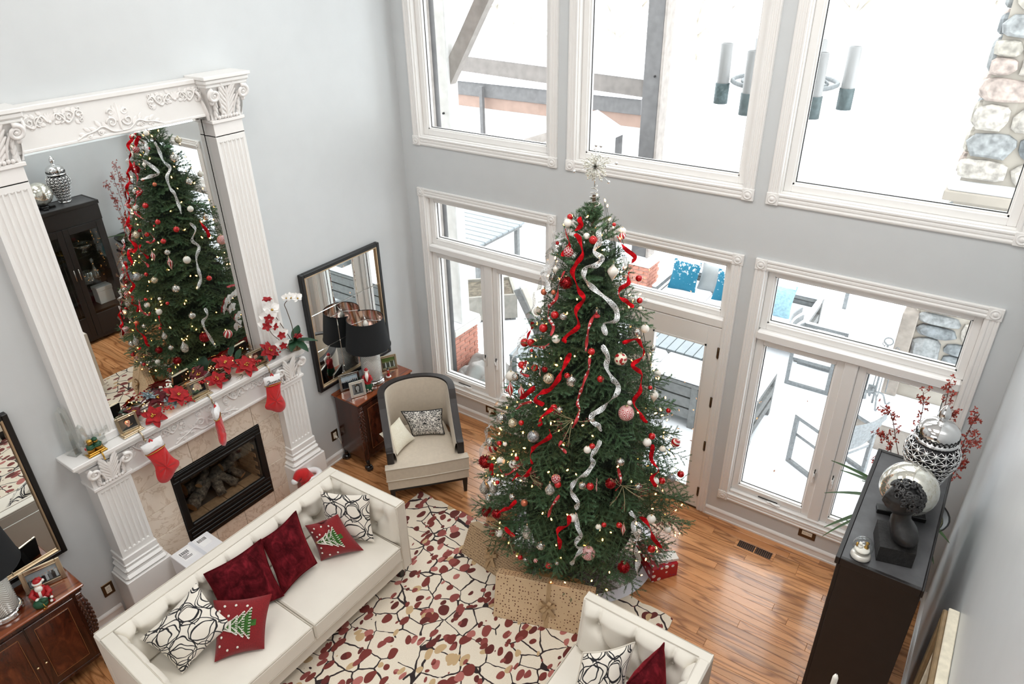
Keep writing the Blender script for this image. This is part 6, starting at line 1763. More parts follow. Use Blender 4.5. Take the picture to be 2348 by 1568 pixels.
ORNAMENTS=[
('white_ball',2.745,-1.235,3.212,0.031,0.000),
('red_ball',2.749,-1.213,3.252,0.022,0.000),
('white_ball',2.933,-1.291,3.169,0.023,0.000),
('red_ball',2.982,-1.283,3.147,0.031,0.000),
('lattice_ball',2.826,-1.356,3.047,0.037,0.000),
('white_ball',3.083,-1.039,3.155,0.028,0.000),
('striped_ball',3.100,-1.068,3.132,0.025,0.000),
('red_ball',2.688,-1.281,3.062,0.014,0.000),
('red_ball',3.054,-1.117,3.223,0.014,0.000),
('red_glitter',2.845,-1.410,2.835,0.047,0.000),
('copper_ball',2.743,-1.414,2.734,0.019,0.000),
('red_ball',2.794,-1.475,2.588,0.030,0.000),
('silver_ball',2.871,-1.479,2.597,0.028,0.000),
('red_ball',2.703,-1.487,2.458,0.033,0.000),
('white_ball',2.841,-1.528,2.426,0.032,0.000),
('red_ball',2.574,-1.464,2.284,0.030,0.000),
('red_ball',3.108,-1.473,2.377,0.027,0.000),
('globe',3.091,-1.389,2.655,0.034,0.000),
('pearl_finial',2.726,-1.362,2.891,0.022,0.076),
('red_ball',2.606,-1.501,2.242,0.013,0.000),
('pearl_finial',3.128,-1.243,2.919,0.040,0.142),
('red_ball',3.176,-0.900,2.757,0.026,0.000),
('red_ball',3.239,-0.993,2.626,0.023,0.000),
('clear_ball',3.224,-0.869,2.568,0.023,0.000),
('white_ball',3.305,-1.004,2.411,0.033,0.000),
('silver_acorn',3.301,-1.147,2.441,0.026,0.064),
('silver_ball',3.321,-0.857,2.178,0.024,0.000),
('white_ball',3.260,-1.020,2.578,0.016,0.000),
('red_ball',2.681,-1.573,2.147,0.027,0.000),
('candy',2.740,-1.589,2.152,0.010,0.086),
('red_glitter',2.783,-1.590,2.175,0.023,0.000),
('gold_ball',2.834,-1.615,2.125,0.042,0.000),
('red_ball',2.974,-1.584,2.184,0.022,0.000),
('silver_acorn',3.015,-1.588,2.143,0.039,0.109),
('silver_ball',2.460,-1.509,1.955,0.033,0.000),
('striped_finial',2.585,-1.618,1.915,0.026,0.122),
('red_ball',2.924,-1.680,1.936,0.026,0.000),
('silver_acorn',2.972,-1.677,1.925,0.026,0.065),
('gold_ball',2.555,-1.696,1.654,0.038,0.000),
('red_ball',2.654,-1.723,1.713,0.022,0.000),
('silver_glitter',2.795,-1.765,1.665,0.047,0.000),
('red_ball',2.412,-1.693,1.393,0.021,0.000),
('white_ball',2.496,-1.729,1.443,0.018,0.000),
('flower_ball',3.277,-1.333,2.300,0.048,0.000),
('red_ball',3.196,-1.478,2.175,0.026,0.000),
('white_ball',3.386,-1.356,1.969,0.019,0.000),
('damask_ball',3.386,-1.404,1.903,0.060,0.000),
('pearl_finial',3.469,-1.101,1.917,0.034,0.127),
('red_ball',3.441,-1.124,1.995,0.017,0.000),
('red_ball',3.516,-0.888,1.677,0.021,0.000),
('clear_ball',3.538,-0.949,1.653,0.028,0.000),
('white_ball',3.528,-1.296,1.623,0.033,0.000),
('red_ball',3.538,-1.237,1.648,0.027,0.000),
('swirl_ball',3.600,-0.873,1.380,0.039,0.000),
('white_ball',3.412,-0.935,2.016,0.027,0.000),
('white_ball',2.637,-1.821,1.363,0.033,0.000),
('red_ball',2.666,-1.807,1.423,0.019,0.000),
('silver_drop',2.433,-1.825,1.020,0.033,0.102),
('red_ball',2.479,-1.828,1.104,0.018,0.000),
('lattice_ball',3.040,-1.823,1.404,0.037,0.000),
('red_ball',3.062,-1.832,1.364,0.027,0.000),
('silver_drop',3.009,-1.859,1.319,0.040,0.114),
('silver_acorn',2.685,-1.904,1.104,0.028,0.063),
('copper_ball',2.810,-1.920,1.119,0.028,0.000),
('silver_ball',2.376,-1.817,0.871,0.033,0.000),
('red_glitter',2.512,-1.899,0.833,0.040,0.000),
('red_ball',2.442,-1.878,0.567,0.028,0.000),
('white_ball',2.559,-1.928,0.667,0.033,0.000),
('silver_drop',2.869,-1.967,0.883,0.038,0.146),
('silver_ball',3.232,-1.757,1.383,0.031,0.000),
('white_ball',3.210,-1.849,1.118,0.033,0.000),
('white_ball',3.219,-1.674,1.664,0.029,0.000),
('red_ball',3.244,-1.649,1.691,0.023,0.000),
('silver_acorn',3.426,-1.532,1.541,0.033,0.072),
('red_glitter',3.403,-1.627,1.394,0.040,0.000),
('red_ball',3.284,-1.728,1.379,0.030,0.000),
('candy',3.322,-1.697,1.393,0.013,0.112),
('silver_ball',3.558,-1.465,1.318,0.030,0.000),
('white_ball',3.629,-1.310,1.298,0.031,0.000),
('red_ball',3.656,-1.232,1.260,0.027,0.000),
('red_ball',3.682,-0.888,1.099,0.029,0.000),
('white_ball',3.668,-1.408,1.001,0.036,0.000),
('pastel_ball',3.389,-1.760,1.049,0.023,0.000),
('red_ball',3.420,-1.730,1.064,0.020,0.000),
('red_ball',3.510,-1.649,1.044,0.024,0.000),
('striped_finial',3.538,-1.631,0.995,0.019,0.128),
('pastel_ball',3.594,-1.135,1.480,0.027,0.000),
('silver_glitter',3.682,-1.097,1.204,0.035,0.000),
('silver_ball',2.999,-1.969,0.806,0.036,0.000),
('damask_ball',3.352,-1.835,0.815,0.056,0.000),
('red_ball',3.069,-1.962,0.625,0.028,0.000),
('red_ball',2.809,-1.985,0.580,0.021,0.000),
('silver_ball',2.862,-1.987,0.583,0.021,0.000),
('red_ball',3.701,-1.416,0.706,0.032,0.000),
('red_glitter',3.573,-1.644,0.626,0.049,0.000),
('silver_glitter',3.225,-1.786,0.176,0.053,0.000),
('white_ball',3.749,-1.230,0.786,0.028,0.000),
('silver_ball',3.135,-1.944,0.673,0.017,0.000),
('striped_ball',2.957,-1.981,0.629,0.018,0.000),
('gold_ball',2.676,-0.926,3.082,0.040,0.000),
('silver_ball',2.571,-1.084,2.928,0.049,0.000),
('white_ball',2.697,-0.741,2.641,0.036,0.000),
('silver_ball',2.502,-1.022,2.652,0.040,0.000),
('copper_ball',2.624,-1.359,2.684,0.024,0.000),
('white_ball',2.419,-1.130,2.370,0.035,0.000),
('silver_acorn',2.391,-0.985,2.233,0.036,0.092),
('red_ball',2.437,-1.346,2.185,0.035,0.000),
('damask_ball',2.311,-0.897,1.938,0.057,0.000),
('red_ball',2.508,-1.495,2.076,0.030,0.000),
('white_ball',2.319,-1.380,1.848,0.043,0.000),
('striped_finial',2.419,-1.531,1.830,0.030,0.160),
('red_ball',2.191,-1.240,1.595,0.031,0.000),
('silver_ball',2.356,-1.577,1.549,0.046,0.000),
('white_ball',2.488,-1.780,1.298,0.036,0.000),
('silver_ball',2.208,-1.551,1.227,0.041,0.000),
('silver_drop',2.256,-1.718,0.873,0.047,0.155),
('red_glitter',2.116,-1.517,0.952,0.062,0.000),
('striped_ball',2.019,-1.276,0.913,0.053,0.000),
('red_glitter',2.336,-1.806,0.698,0.047,0.000),
]
RIBBONS=[
('red',.045,[(2.856,-1.251,3.283),(2.881,-1.272,3.243),(2.852,-1.292,3.198)]),
('red',.045,[(2.863,-1.304,3.178),(2.898,-1.321,3.142),(2.946,-1.349,3.064),(2.910,-1.381,2.985),(2.902,-1.400,2.913),(2.950,-1.415,2.822),(3.003,-1.416,2.757),(2.965,-1.457,2.670),(3.003,-1.479,2.567),(2.930,-1.523,2.476),(2.929,-1.538,2.428)]),
('red',.05,[(2.977,-1.548,2.364),(2.952,-1.582,2.254),(2.928,-1.613,2.168),(2.883,-1.649,2.076),(2.798,-1.666,2.015),(2.786,-1.685,1.962),(2.850,-1.698,1.942)]),
('red',.045,[(2.937,-1.689,1.954),(2.859,-1.729,1.856),(2.856,-1.754,1.789)]),
('red',.045,[(2.944,-1.746,1.800),(2.951,-1.768,1.736),(2.853,-1.798,1.631),(2.815,-1.813,1.562),(2.853,-1.835,1.487)]),
('red',.045,[(2.844,-1.846,1.456),(2.813,-1.873,1.375),(2.732,-1.875,1.347),(2.707,-1.888,1.292)]),
('red',.04,[(2.761,-1.934,1.141),(2.714,-1.947,1.059),(2.625,-1.945,0.975),(2.577,-1.943,0.892)]),
('red',.04,[(3.080,-1.161,3.161),(3.133,-1.119,3.076),(3.161,-1.023,2.966),(3.174,-1.059,2.937)]),
('red',.04,[(3.185,-1.115,2.895),(3.196,-1.150,2.832),(3.182,-1.221,2.805),(3.186,-1.253,2.746),(3.223,-1.198,2.702),(3.248,-1.165,2.650)]),
('red',.04,[(3.264,-1.311,2.425),(3.312,-1.195,2.418),(3.350,-1.134,2.320),(3.353,-1.204,2.264),(3.340,-1.273,2.235),(3.389,-1.215,2.145),(3.405,-1.258,2.070),(3.404,-1.320,2.014),(3.415,-1.353,1.951),(3.463,-1.322,1.865),(3.491,-1.304,1.809)]),
('red',.04,[(3.548,-1.300,1.629),(3.574,-1.318,1.506),(3.613,-1.298,1.412),(3.611,-1.363,1.362),(3.635,-1.363,1.299)]),
('red',.045,[(3.611,-1.525,1.107),(3.653,-1.485,1.031),(3.689,-1.460,0.907),(3.742,-1.379,0.728)]),
('red',.045,[(3.195,-1.871,1.167),(3.199,-1.887,1.094),(3.132,-1.930,1.024),(3.153,-1.935,0.962),(3.165,-1.946,0.863)]),
('red',.04,[(2.689,-1.978,0.860),(2.775,-1.999,0.815)]),
('silver',.05,[(3.006,-1.221,3.229),(3.004,-1.252,3.184),(3.022,-1.268,3.135),(3.008,-1.312,3.081),(3.063,-1.295,3.032),(3.040,-1.326,2.992),(2.982,-1.364,2.972),(2.977,-1.382,2.911),(3.030,-1.376,2.844),(3.117,-1.337,2.765),(3.193,-1.291,2.663),(3.198,-1.320,2.599),(3.152,-1.384,2.579),(3.169,-1.400,2.506)]),
('silver',.05,[(3.167,-1.429,2.433),(3.206,-1.421,2.350),(3.218,-1.441,2.272),(3.258,-1.434,2.188),(3.305,-1.413,2.122),(3.294,-1.466,2.055),(3.262,-1.529,1.994),(3.212,-1.586,1.953),(3.207,-1.613,1.904),(3.252,-1.598,1.866),(3.276,-1.598,1.825)]),
('silver',.045,[(3.287,-1.619,1.763),(3.275,-1.657,1.680),(3.256,-1.684,1.628),(3.278,-1.686,1.578),(3.247,-1.725,1.508),(3.200,-1.771,1.454),(3.172,-1.804,1.401),(3.188,-1.823,1.337),(3.237,-1.818,1.289),(3.229,-1.841,1.219)]),
('silver',.045,[(3.238,-1.841,1.202),(3.260,-1.860,1.095),(3.294,-1.861,1.016),(3.269,-1.893,0.932),(3.320,-1.872,0.893)]),
('silver',.045,[(3.318,-1.874,0.884),(3.280,-1.906,0.815),(3.254,-1.924,0.722)]),
('silver',.05,[(3.547,-1.592,1.179),(3.589,-1.563,1.103),(3.593,-1.594,1.017),(3.628,-1.568,0.924),(3.620,-1.602,0.846),(3.653,-1.571,0.706),(3.646,-1.589,0.621),(3.661,-1.571,0.506)]),
('silver',.05,[(2.804,-1.296,3.174),(2.715,-1.285,3.110),(2.685,-1.300,3.041),(2.715,-1.334,3.002)]),
('silver',.05,[(2.739,-1.360,2.955),(2.597,-1.289,2.809),(2.667,-1.373,2.770),(2.735,-1.420,2.742)]),
('patterned',.03,[(2.835,-1.396,2.922),(2.801,-1.426,2.788),(2.790,-1.454,2.692),(2.739,-1.460,2.627),(2.760,-1.482,2.582),(2.809,-1.509,2.524),(2.816,-1.531,2.453)]),
('patterned',.03,[(2.663,-1.527,2.315),(2.754,-1.552,2.340),(2.816,-1.548,2.395)]),
('patterned',.03,[(3.081,-1.419,2.634),(3.068,-1.454,2.557),(3.074,-1.487,2.449),(3.077,-1.502,2.396)]),
('patterned',.03,[(3.110,-1.499,2.346),(3.118,-1.521,2.260),(3.105,-1.555,2.180),(3.099,-1.590,2.102),(3.093,-1.620,2.028),(3.118,-1.635,1.969),(3.113,-1.666,1.891),(3.099,-1.697,1.833)]),
('patterned',.03,[(2.621,-1.548,2.181),(2.575,-1.553,2.106),(2.592,-1.578,2.069),(2.660,-1.607,2.079)]),
('patterned',.035,[(2.598,-1.688,1.808),(2.651,-1.686,1.868),(2.742,-1.689,1.928)]),
('patterned',.03,[(3.047,-1.750,1.732),(3.034,-1.765,1.687),(3.093,-1.759,1.643)]),
('patterned',.03,[(2.537,-1.826,1.312),(2.585,-1.859,1.268),(2.668,-1.867,1.329),(2.735,-1.841,1.438)]),
('patterned',.03,[(3.425,-1.572,1.526),(3.456,-1.584,1.431),(3.445,-1.633,1.359)]),
('patterned',.03,[(3.102,-1.863,1.315),(3.059,-1.904,1.202),(3.044,-1.929,1.116)]),
('silver',.045,[(2.663,-1.211,3.123),(2.617,-1.212,3.033),(2.585,-1.212,2.916),(2.551,-1.175,2.838),(2.550,-1.237,2.754),(2.516,-1.252,2.638),(2.485,-1.238,2.564),(2.448,-1.240,2.443),(2.426,-1.253,2.348)]),
('silver',.045,[(2.379,-1.203,2.237),(2.348,-1.178,2.156),(2.328,-1.258,2.052),(2.286,-1.223,1.969),(2.266,-1.293,1.862),(2.226,-1.329,1.719),(2.204,-1.341,1.618),(2.209,-1.410,1.521)]),
('silver',.045,[(2.127,-1.418,1.302),(2.107,-1.426,1.213),(2.121,-1.495,1.135),(2.072,-1.484,0.968),(2.036,-1.458,0.818)]),
('red',.05,[(2.778,-1.279,3.185),(2.825,-1.336,3.105),(2.806,-1.367,3.018)]),
('red',.05,[(2.366,-1.099,2.234),(2.329,-1.067,2.125),(2.293,-1.071,2.026)]),
('red',.05,[(2.743,-1.647,2.040),(2.698,-1.661,1.974),(2.613,-1.658,1.900)]),
('red',.045,[(2.451,-1.793,1.274),(2.432,-1.815,1.157)]),
]
made = []
for (k, x, y, z, r, h) in ORNAMENTS:
    if k == 'silver_glitter' and z < .3: k = 'silver_tinsel'
    made.append((k, ornament(k, x, y, z, r, h)))
# labels: where on the tree, then which of its like there
def zone(o):
    x, y, z = o.location
    s = (x - TX) * .819 + (y - TY) * .573; R_ = trad(z)
    if y > TY + .2 and x < TX: side = 'on the far left side'
    elif s < -.55 * R_: side = 'at the left edge'
    elif s < -.18 * R_: side = 'left of the middle'
    elif s < .22 * R_: side = 'in the middle'
    elif s < .62 * R_: side = 'right of the middle'
    else: side = 'at the right edge'
    band = 'near the treetop' if z > 2.85 else 'upper part' if z > 2.2 else 'half way up' if z > 1.5 else 'lower part' if z > .8 else 'bottom'
    return band, side
Zs = {}
for k, o in made: Zs.setdefault((k,) + zone(o), []).append(o)
ORD = ['highest', 'second highest', 'third highest', 'fourth highest', 'fifth highest', 'sixth highest']
nk = {}
for k, o in made: nk[k] = nk.get(k, 0) + 1
for (k, band, side), L in Zs.items():
    L.sort(key=lambda o: -o.location.z)
    for i, o in enumerate(L):
        lab = '%s %s, %s of the tree' % (WORDS[k], side, band)
        if band in ('half way up', 'near the treetop'): lab = '%s %s, %s' % (WORDS[k], side + ' of the tree' if 'middle' in side or 'edge' in side else side, band)
        if nk[k] == 1: lab = 'the only %s on the tree' % WORDS[k]
        elif len(L) > 1: lab += ', %s there' % (['upper one', 'lower one'][i] if len(L) == 2 else ORD[i])
        if len(lab.split()) > 16: lab = lab.replace(' of the tree', '').replace('half way up', 'halfway').replace('plain ', '').replace(' ornament', '')
        o['label'] = lab; o['group'] = 'ornaments on the christmas tree'

# ribbons
M_redrib = velvet_mat('red_velvet_ribbon', (186, 14, 24))
def lace_mat(name, a, rings, lo):
    T = NT(name); uv = T.coord('UV')
    p = T.vmath('ADD', uv, T.vmath('SCALE', T.vmath('SUBTRACT', T.noise(uv, 1.2, 2, out=1), (.5, .5, .5)), .25))
    d_ = T.voro(p, 1.5, rnd=.7)
    s_ = T.math('SINE', T.math('MULTIPLY', d_, rings))
    ed = T.math('GREATER_THAN', T.math('ABSOLUTE', T.math('SUBTRACT', T.n('ShaderNodeSeparateXYZ', {0: uv}).outputs[1], .5)), .45)
    on = T.math('MAXIMUM', T.math('GREATER_THAN', s_, .25), ed)
    T.set(col=T.mix(on, lin(214, 214, 212), lin(*a)), rough=.35, metal=.25, alpha=T.math('MULTIPLY_ADD', on, 1 - lo, lo)); return T.m
M_lace = lace_mat('silver_swirl_lace', (240, 240, 240), 30.0, .30)
T = NT('red_white_print_ribbon'); uv = T.coord('UV'); v_ = T.voro(T.mapping(uv, (1.2, 1, 1)), 1.0, rnd=.6)
T.set(col=T.mix(T.math('LESS_THAN', v_, .36), lin(176, 44, 48), lin(232, 222, 218)), rough=.35, metal=.2); M_prib = T.m
rib_lab = {'red': 'red velvet ribbon', 'silver': 'silver lace swirl ribbon', 'patterned': 'narrow patterned ribbon'}
ribs = []
for idx, (kind, w, pts) in enumerate(RIBBONS):
    C_ = [Vector(p) for p in pts]
    # keep the ribbon on the surface of the branches
    for p in C_:
        d_ = Vector((p.x - TX, p.y - TY)); Rr = trad(p.z) * 1.045
        if d_.length > 1e-3: d_ = d_.normalized() * Rr; p.x, p.y = TX + d_.x, TY + d_.y
    S_ = smoothpts(C_, 6); n_ = len(S_)
    mb = MB(); V = []; F = []; acc = 0; us = []
    for i, p in enumerate(S_):
        t_ = (S_[min(i + 1, n_ - 1)] - S_[max(i - 1, 0)]).normalized()
        nr = Vector((p.x - TX, p.y - TY, .25 * trad(p.z))).normalized()
        wd = t_.cross(nr).normalized(); tw = 1.0 * math.sin(i * .36 + idx)
        wd = wd * math.cos(tw) + nr * math.sin(tw)
        if i: acc += (p - S_[i - 1]).length
        us.append(acc / w)
        lift = nr * (.010 + .012 * math.sin(i * .55 + idx * 2))
        for q in (-1, -.33, .33, 1): V.append(p + lift + wd * (q * w * .40 * (.55 if i in (0, n_ - 1) else 1)) + nr * (.005 * (1 - q * q)))
    for i in range(n_ - 1):
        for q in range(3): F.append((i * 4 + q, i * 4 + q + 1, (i + 1) * 4 + q + 1, (i + 1) * 4 + q))
    mb.add(V, F, 0, True)
    o = mb.build('ribbon', {'red': M_redrib, 'silver': M_lace, 'patterned': M_prib}[kind])
    ul = o.data.uv_layers.new(name='UVMap')
    for li, lp in enumerate(o.data.loops): ul.data[li].uv = (us[lp.vertex_index // 4], (lp.vertex_index % 4) / 3)
    c = sum(S_, Vector()) / n_
    ribs.append((kind, o, c, acc))
class _P: pass
RZ = {}
for kind, o, c, acc in ribs:
    q = _P(); q.location = c
    RZ.setdefault((kind,) + zone(q), []).append((o, c, acc))
for (kind, band, side), L in RZ.items():
    L.sort(key=lambda a: -a[1].z)
    for i, (o, c, acc) in enumerate(L):
        lab = '%s %s, %s of tree' % (rib_lab[kind], side, band) if band not in ('half way up', 'near the treetop') else '%s %s, %s the tree' % (rib_lab[kind], side, band)
        lab = lab.replace('near the treetop the tree', 'near the treetop')
        if len(L) > 1: lab += ', ' + (['upper one', 'lower one'][i] if len(L) == 2 else ORD[i])
        if len(lab.split()) > 16: lab = lab.replace(' of tree', '').replace(' the tree', '')
        tag(o, lab, 'ribbon', 'ribbons draped on the christmas tree')
# berry twig sprays stuck into the branches
def spray(label, x, y, z, sd):
    t = thing('berry_spray', label, 'berry spray', (x, y, z), group='twig sprays in the christmas tree')
    rn = random.Random(sd); out = Vector((x - TX, y - TY, .1)).normalized(); tw = MB(); be = MB()
    sd_ = out.cross(Vector((0, 0, 1))).normalized()
    for k in range(9):
        d_ = (out * .35 + sd_ * rn.uniform(-1, 1) + Vector((0, 0, rn.uniform(-.4, .7)))).normalized()
        P_ = [Vector((x, y, z)), Vector((x, y, z)) + d_ * .09 + out * .02, Vector((x, y, z)) + d_ * .19 + Vector((0, 0, rn.uniform(-.03, .03)))]
        tw.tube(smoothpts(P_, 3), .0022, 4)
        for q in range(5):
            p = P_[1].lerp(P_[2], rn.random()) + Vector((rn.uniform(-1, 1), rn.uniform(-1, 1), rn.uniform(-1, 1))) * .016
            be.ball(p, rn.uniform(.004, .0065), 6, 4); tw.tube([P_[1].lerp(P_[2], .4), p], .001, 3)
    tw.build('twigs', simple('pale_twig', (150, 140, 104), .6, var=.1), t); be.build('berries', simple('dark_berry', (96, 22, 26), .3, var=.3), t)
def onsurf(az, z): R_ = trad(z) * 1.0; return TX + R_ * math.cos(az), TY + R_ * math.sin(az), z
for i, (p, lab) in enumerate((((3.10, -1.72, 1.88), 'twig spray with dark berries in the middle, beside silver lace'), ((2.80, -1.90, 1.38), 'twig spray with dark berries left of the middle, half way down'), ((2.70, -1.93, .80), 'twig spray with dark berries low on the left of tree'), ((3.52, -1.60, 1.36), 'twig spray with dark berries low on the right of tree'), ((3.72, -1.30, .95), 'twig spray with dark berries at the right edge near the floor'))):
    d_ = Vector((p[0] - TX, p[1] - TY)).normalized() * trad(p[2]); spray(lab, TX + d_.x, TY + d_.y, p[2], i)

# ---------------------------------------------------------------- gifts
T = NT('kraft_text_paper'); uv = T.coord('Object')
sp = T.n('ShaderNodeSeparateXYZ', {0: uv})
rows = T.math('MULTIPLY', sp.outputs[1], 46.0); rid = T.math('FLOOR', rows); rf = T.math('FRACT', rows)
tx = T.n('ShaderNodeCombineXYZ', {0: T.math('MULTIPLY', sp.outputs[0], 62.0), 1: T.math('MULTIPLY', rid, 7.3), 2: 0.0}).outputs[0]
ink = T.math('MULTIPLY', T.math('GREATER_THAN', T.noise(T.n('ShaderNodeCombineXYZ', {0: T.math('MULTIPLY', sp.outputs[0], 95.0), 1: rows, 2: 0.0}).outputs[0], 1.6, 1), .5), T.math('LESS_THAN', T.math('ABSOLUTE', T.math('SUBTRACT', rf, .5)), .34))
T.set(col=T.mix(T.math('MULTIPLY', ink, .8), lin(190, 162, 126), lin(92, 66, 48)), rough=.7); M_ktext = T.m
T = NT('kraft_dot_paper'); uv = T.coord('Object')
dd = T.voro(T.mapping(uv, (1, 1, 1)), 38, rnd=.4)
T.set(col=T.mix(T.math('LESS_THAN', dd, .24), T.ramp(T.noise(uv, 3, 3), [(.3, lin(196, 166, 130)), (.7, lin(212, 184, 148))]), lin(92, 48, 30)), rough=.6); M_kdot = T.m
M_kraft = simple('kraft_ribbon', (178, 148, 110), .7, var=.08, vscale=40)
def gift(name, label, p_bl, p_br, lean_up, h, d, paper, bow_at=None, ribbon=True):
    """wrapped box: front lower edge p_bl-p_br on the floor, leaning back, h tall and d deep"""
    a, b = Vector(p_bl), Vector(p_br); ex = (b - a).normalized(); w = (b - a).length
    up = Vector(lean_up); up = (up - ex * up.dot(ex)).normalized(); ez = ex.cross(up)      # ez points to the viewer side
    t = thing(name, label, 'gift', (a + b) / 2, rot=frame_axes((0, 0, 0), ex, up, ez).to_euler())
    MB().rbox(-w / 2, 0, -d, w / 2, h, 0, .004).build('wrapped_box', paper, t, local=True)
    mb = MB()   # folded paper ends
    for s in (-1, 1):
        x = s * w / 2
        mb.add([(x + s * .0015, .006, -d + .006), (x + s * .0015, .006, -.006), (x + s * .004, h * .45, -d / 2)], [(0, 1, 2)]); mb.add([(x + s * .0015, h - .006, -d + .006), (x + s * .0015, h - .006, -.006), (x + s * .004, h * .5, -d / 2)], [(0, 1, 2)])
    mb.build('paper_fold', paper, t, local=True)
    if ribbon:
        bx = bow_at * w - w / 2
        MB().rbox(bx - .018, -.001, -d - .0015, bx + .018, h + .0015, .0015, .001).build('ribbon_band', M_kraft, t, local=True)
        mb = MB(); rn = random.Random(3)
        for k, (ang, L) in enumerate(((.5, .075), (2.6, .075), (1.2, .06), (3.8, .07), (5.4, .08), (4.5, .10))):
            c_, s_ = math.cos(ang), math.sin(ang); pts = [(bx, h * .5, .006), (bx + c_ * L * .6, h * .5 + s_ * L * .6, .045), (bx + c_ * L, h * .5 + s_ * L, .03), (bx + c_ * L * .7, h * .5 + s_ * L * .7, .008), (bx, h * .5, .008)] if k < 4 else [(bx, h * .5, .01), (bx + c_ * L * .6, h * .5 + s_ * L * .6, .02), (bx + c_ * L * 1.3, h * .5 + s_ * L * 1.3, .012)]
            S_ = smoothpts(pts, 5); pr = Vector((-s_, c_, 0))
            V = []
            for p in S_: V += [p - pr * .016, p + pr * .016]
            mb.add(V, [(2 * i, 2 * i + 1, 2 * i + 3, 2 * i + 2) for i in range(len(S_) - 1)], 0, True)
        mb.ball((bx, h * .5, .014), (.018, .018, .014), 8, 6)
        mb.build('bow', M_kraft, t, local=True)
    return t
gift('wrapped_gift', 'long kraft gift printed with text lines, leaning under the tree left side', (2.00, -1.80, .013), (2.72, -1.885, .013), (.02, .14, .27), .305, .12, M_ktext, .47)
gift('wrapped_gift', 'kraft gift with brown dots and bow in front of the tree', (2.68, -2.215, .013), (3.46, -1.935, .013), (-.02, .13, .39), .40, .10, M_kdot, .55)
gift('wrapped_gift', 'plain kraft gift standing upright behind the dotted one', (2.86, -1.86, .013), (3.26, -1.76, .013), (0, .02, .3), .24, .12, simple('plain_kraft', (206, 162, 112), .7), .5, False)
T = NT('snowman_paper'); co = T.coord()
v1 = T.voro(co, 15, rnd=.5); cc = T.n('ShaderNodeSeparateColor', {0: T.voro(co, 15, out='Color', rnd=.5)}).outputs[0]
T.set(col=T.mix(T.math('LESS_THAN', v1, .30), T.mix(T.math('LESS_THAN', T.voro(co, 34), .18), lin(178, 24, 40), lin(60, 56, 140)), lin(244, 240, 238)), rough=.3); M_snowp = T.m
rg = gift('wrapped_gift', 'red gift with white snowman print right of the tree', (3.585, -1.235, 0), (3.735, -1.03, 0), (0, 0, 1), .15, .36, M_snowp, .5, False)
rg.location = (3.70, -1.02, 0)
T = NT('holly_paper'); co = T.coord(); T.set(col=T.mix(T.math('LESS_THAN', T.voro(co, 30), .22), lin(244, 244, 240), lin(50, 84, 60)), rough=.3)
def flatgift(label, c, w, d, h, rz, m):
    t = thing('wrapped_gift', label, 'gift', c, rz=rz)
    MB().rbox(-w / 2, -d / 2, 0, w / 2, d / 2, h, .003).build('wrapped_box', m, t, local=True)
    MB().tube([(w / 2 - .01, -d / 2 - .001, .0), (0, -d / 2 - .002, h / 2), (w / 2 - .01, -d / 2 - .001, h)], .0015, 4).build('paper_fold', m, t, local=True)
    return t
rg2 = flatgift('small white gift with green holly print lying on the red gift', (3.66, -.93, .151), .10, .20, .03, -.75, T.m)
flatgift('white wrapped gift on the floor behind the left side of tree', (1.93, -1.0, .0), .34, .30, .22, .5, simple('white_gift_paper', (236, 236, 240), .35, var=.03))
# shipping carton behind the sofa
t = thing('shipping_carton', 'white shipping carton with labels between sofa and fireplace', 'box', (.50, -3.30, 0))
MB().rbox(.30, -3.57, 0, .86, -3.215, .50, .004).build('carton', simple('white_card', (238, 238, 240), .6, var=.02), t)
MB().box(.296, -3.40, .498, .864, -3.37, .5012).build('packing_tape', simple('clear_tape', (222, 224, 230), .2), t)
lb = MB().box(.33, -3.53, .5001, .47, -3.415, .501).box(.33, -3.35, .5001, .45, -3.26, .501).build('shipping_label', simple('label_paper', (250, 250, 250), .5), t)
mb = MB(); rn = random.Random(2)
for (y, y1, x0) in ((-3.52, -3.44, .35), (-3.345, -3.275, .34)):
    while y < y1:
        w_ = rn.uniform(.003, .007); mb.box(x0, y, .5009, x0 + .04, y + w_, .5014); y += w_ + rn.uniform(.003, .006)
for k in range(4): mb.box(.40 + .014 * k, -3.52, .5009, .406 + .014 * k, -3.52 + rn.uniform(.03, .08), .5014)
mb.build('barcode', M_blackm, lb)['kind'] = 'stuff'
# plush santa hat thing by the right column
t = thing('santa_hat', 'red and white plush santa hat on floor by right mantel column', 'hat', (.36, -2.13, 0))
MB().tube(smoothpts([(.34, -2.13, .0), (.34, -2.13, .26), (.33, -2.15, .38), (.31, -2.20, .43), (.31, -2.26, .40)], 5), [.08, .08, .08, .08, .08, .08, .08, .08, .078, .075, .072, .07, .08, .07, .06, .055, .05, .045, .04, .035, .03][:21], 12).build('hat_body', M_red, t)
MB().tube([(.34 + .075 * math.cos(a), -2.08 + .075 * math.sin(a), .36) for a in [k * PI / 10 for k in range(20)]], .034, 8, closed=True).ball((.31, -2.27, .39), .035, 10, 8).build('plush_trim', M_whitefur, t)
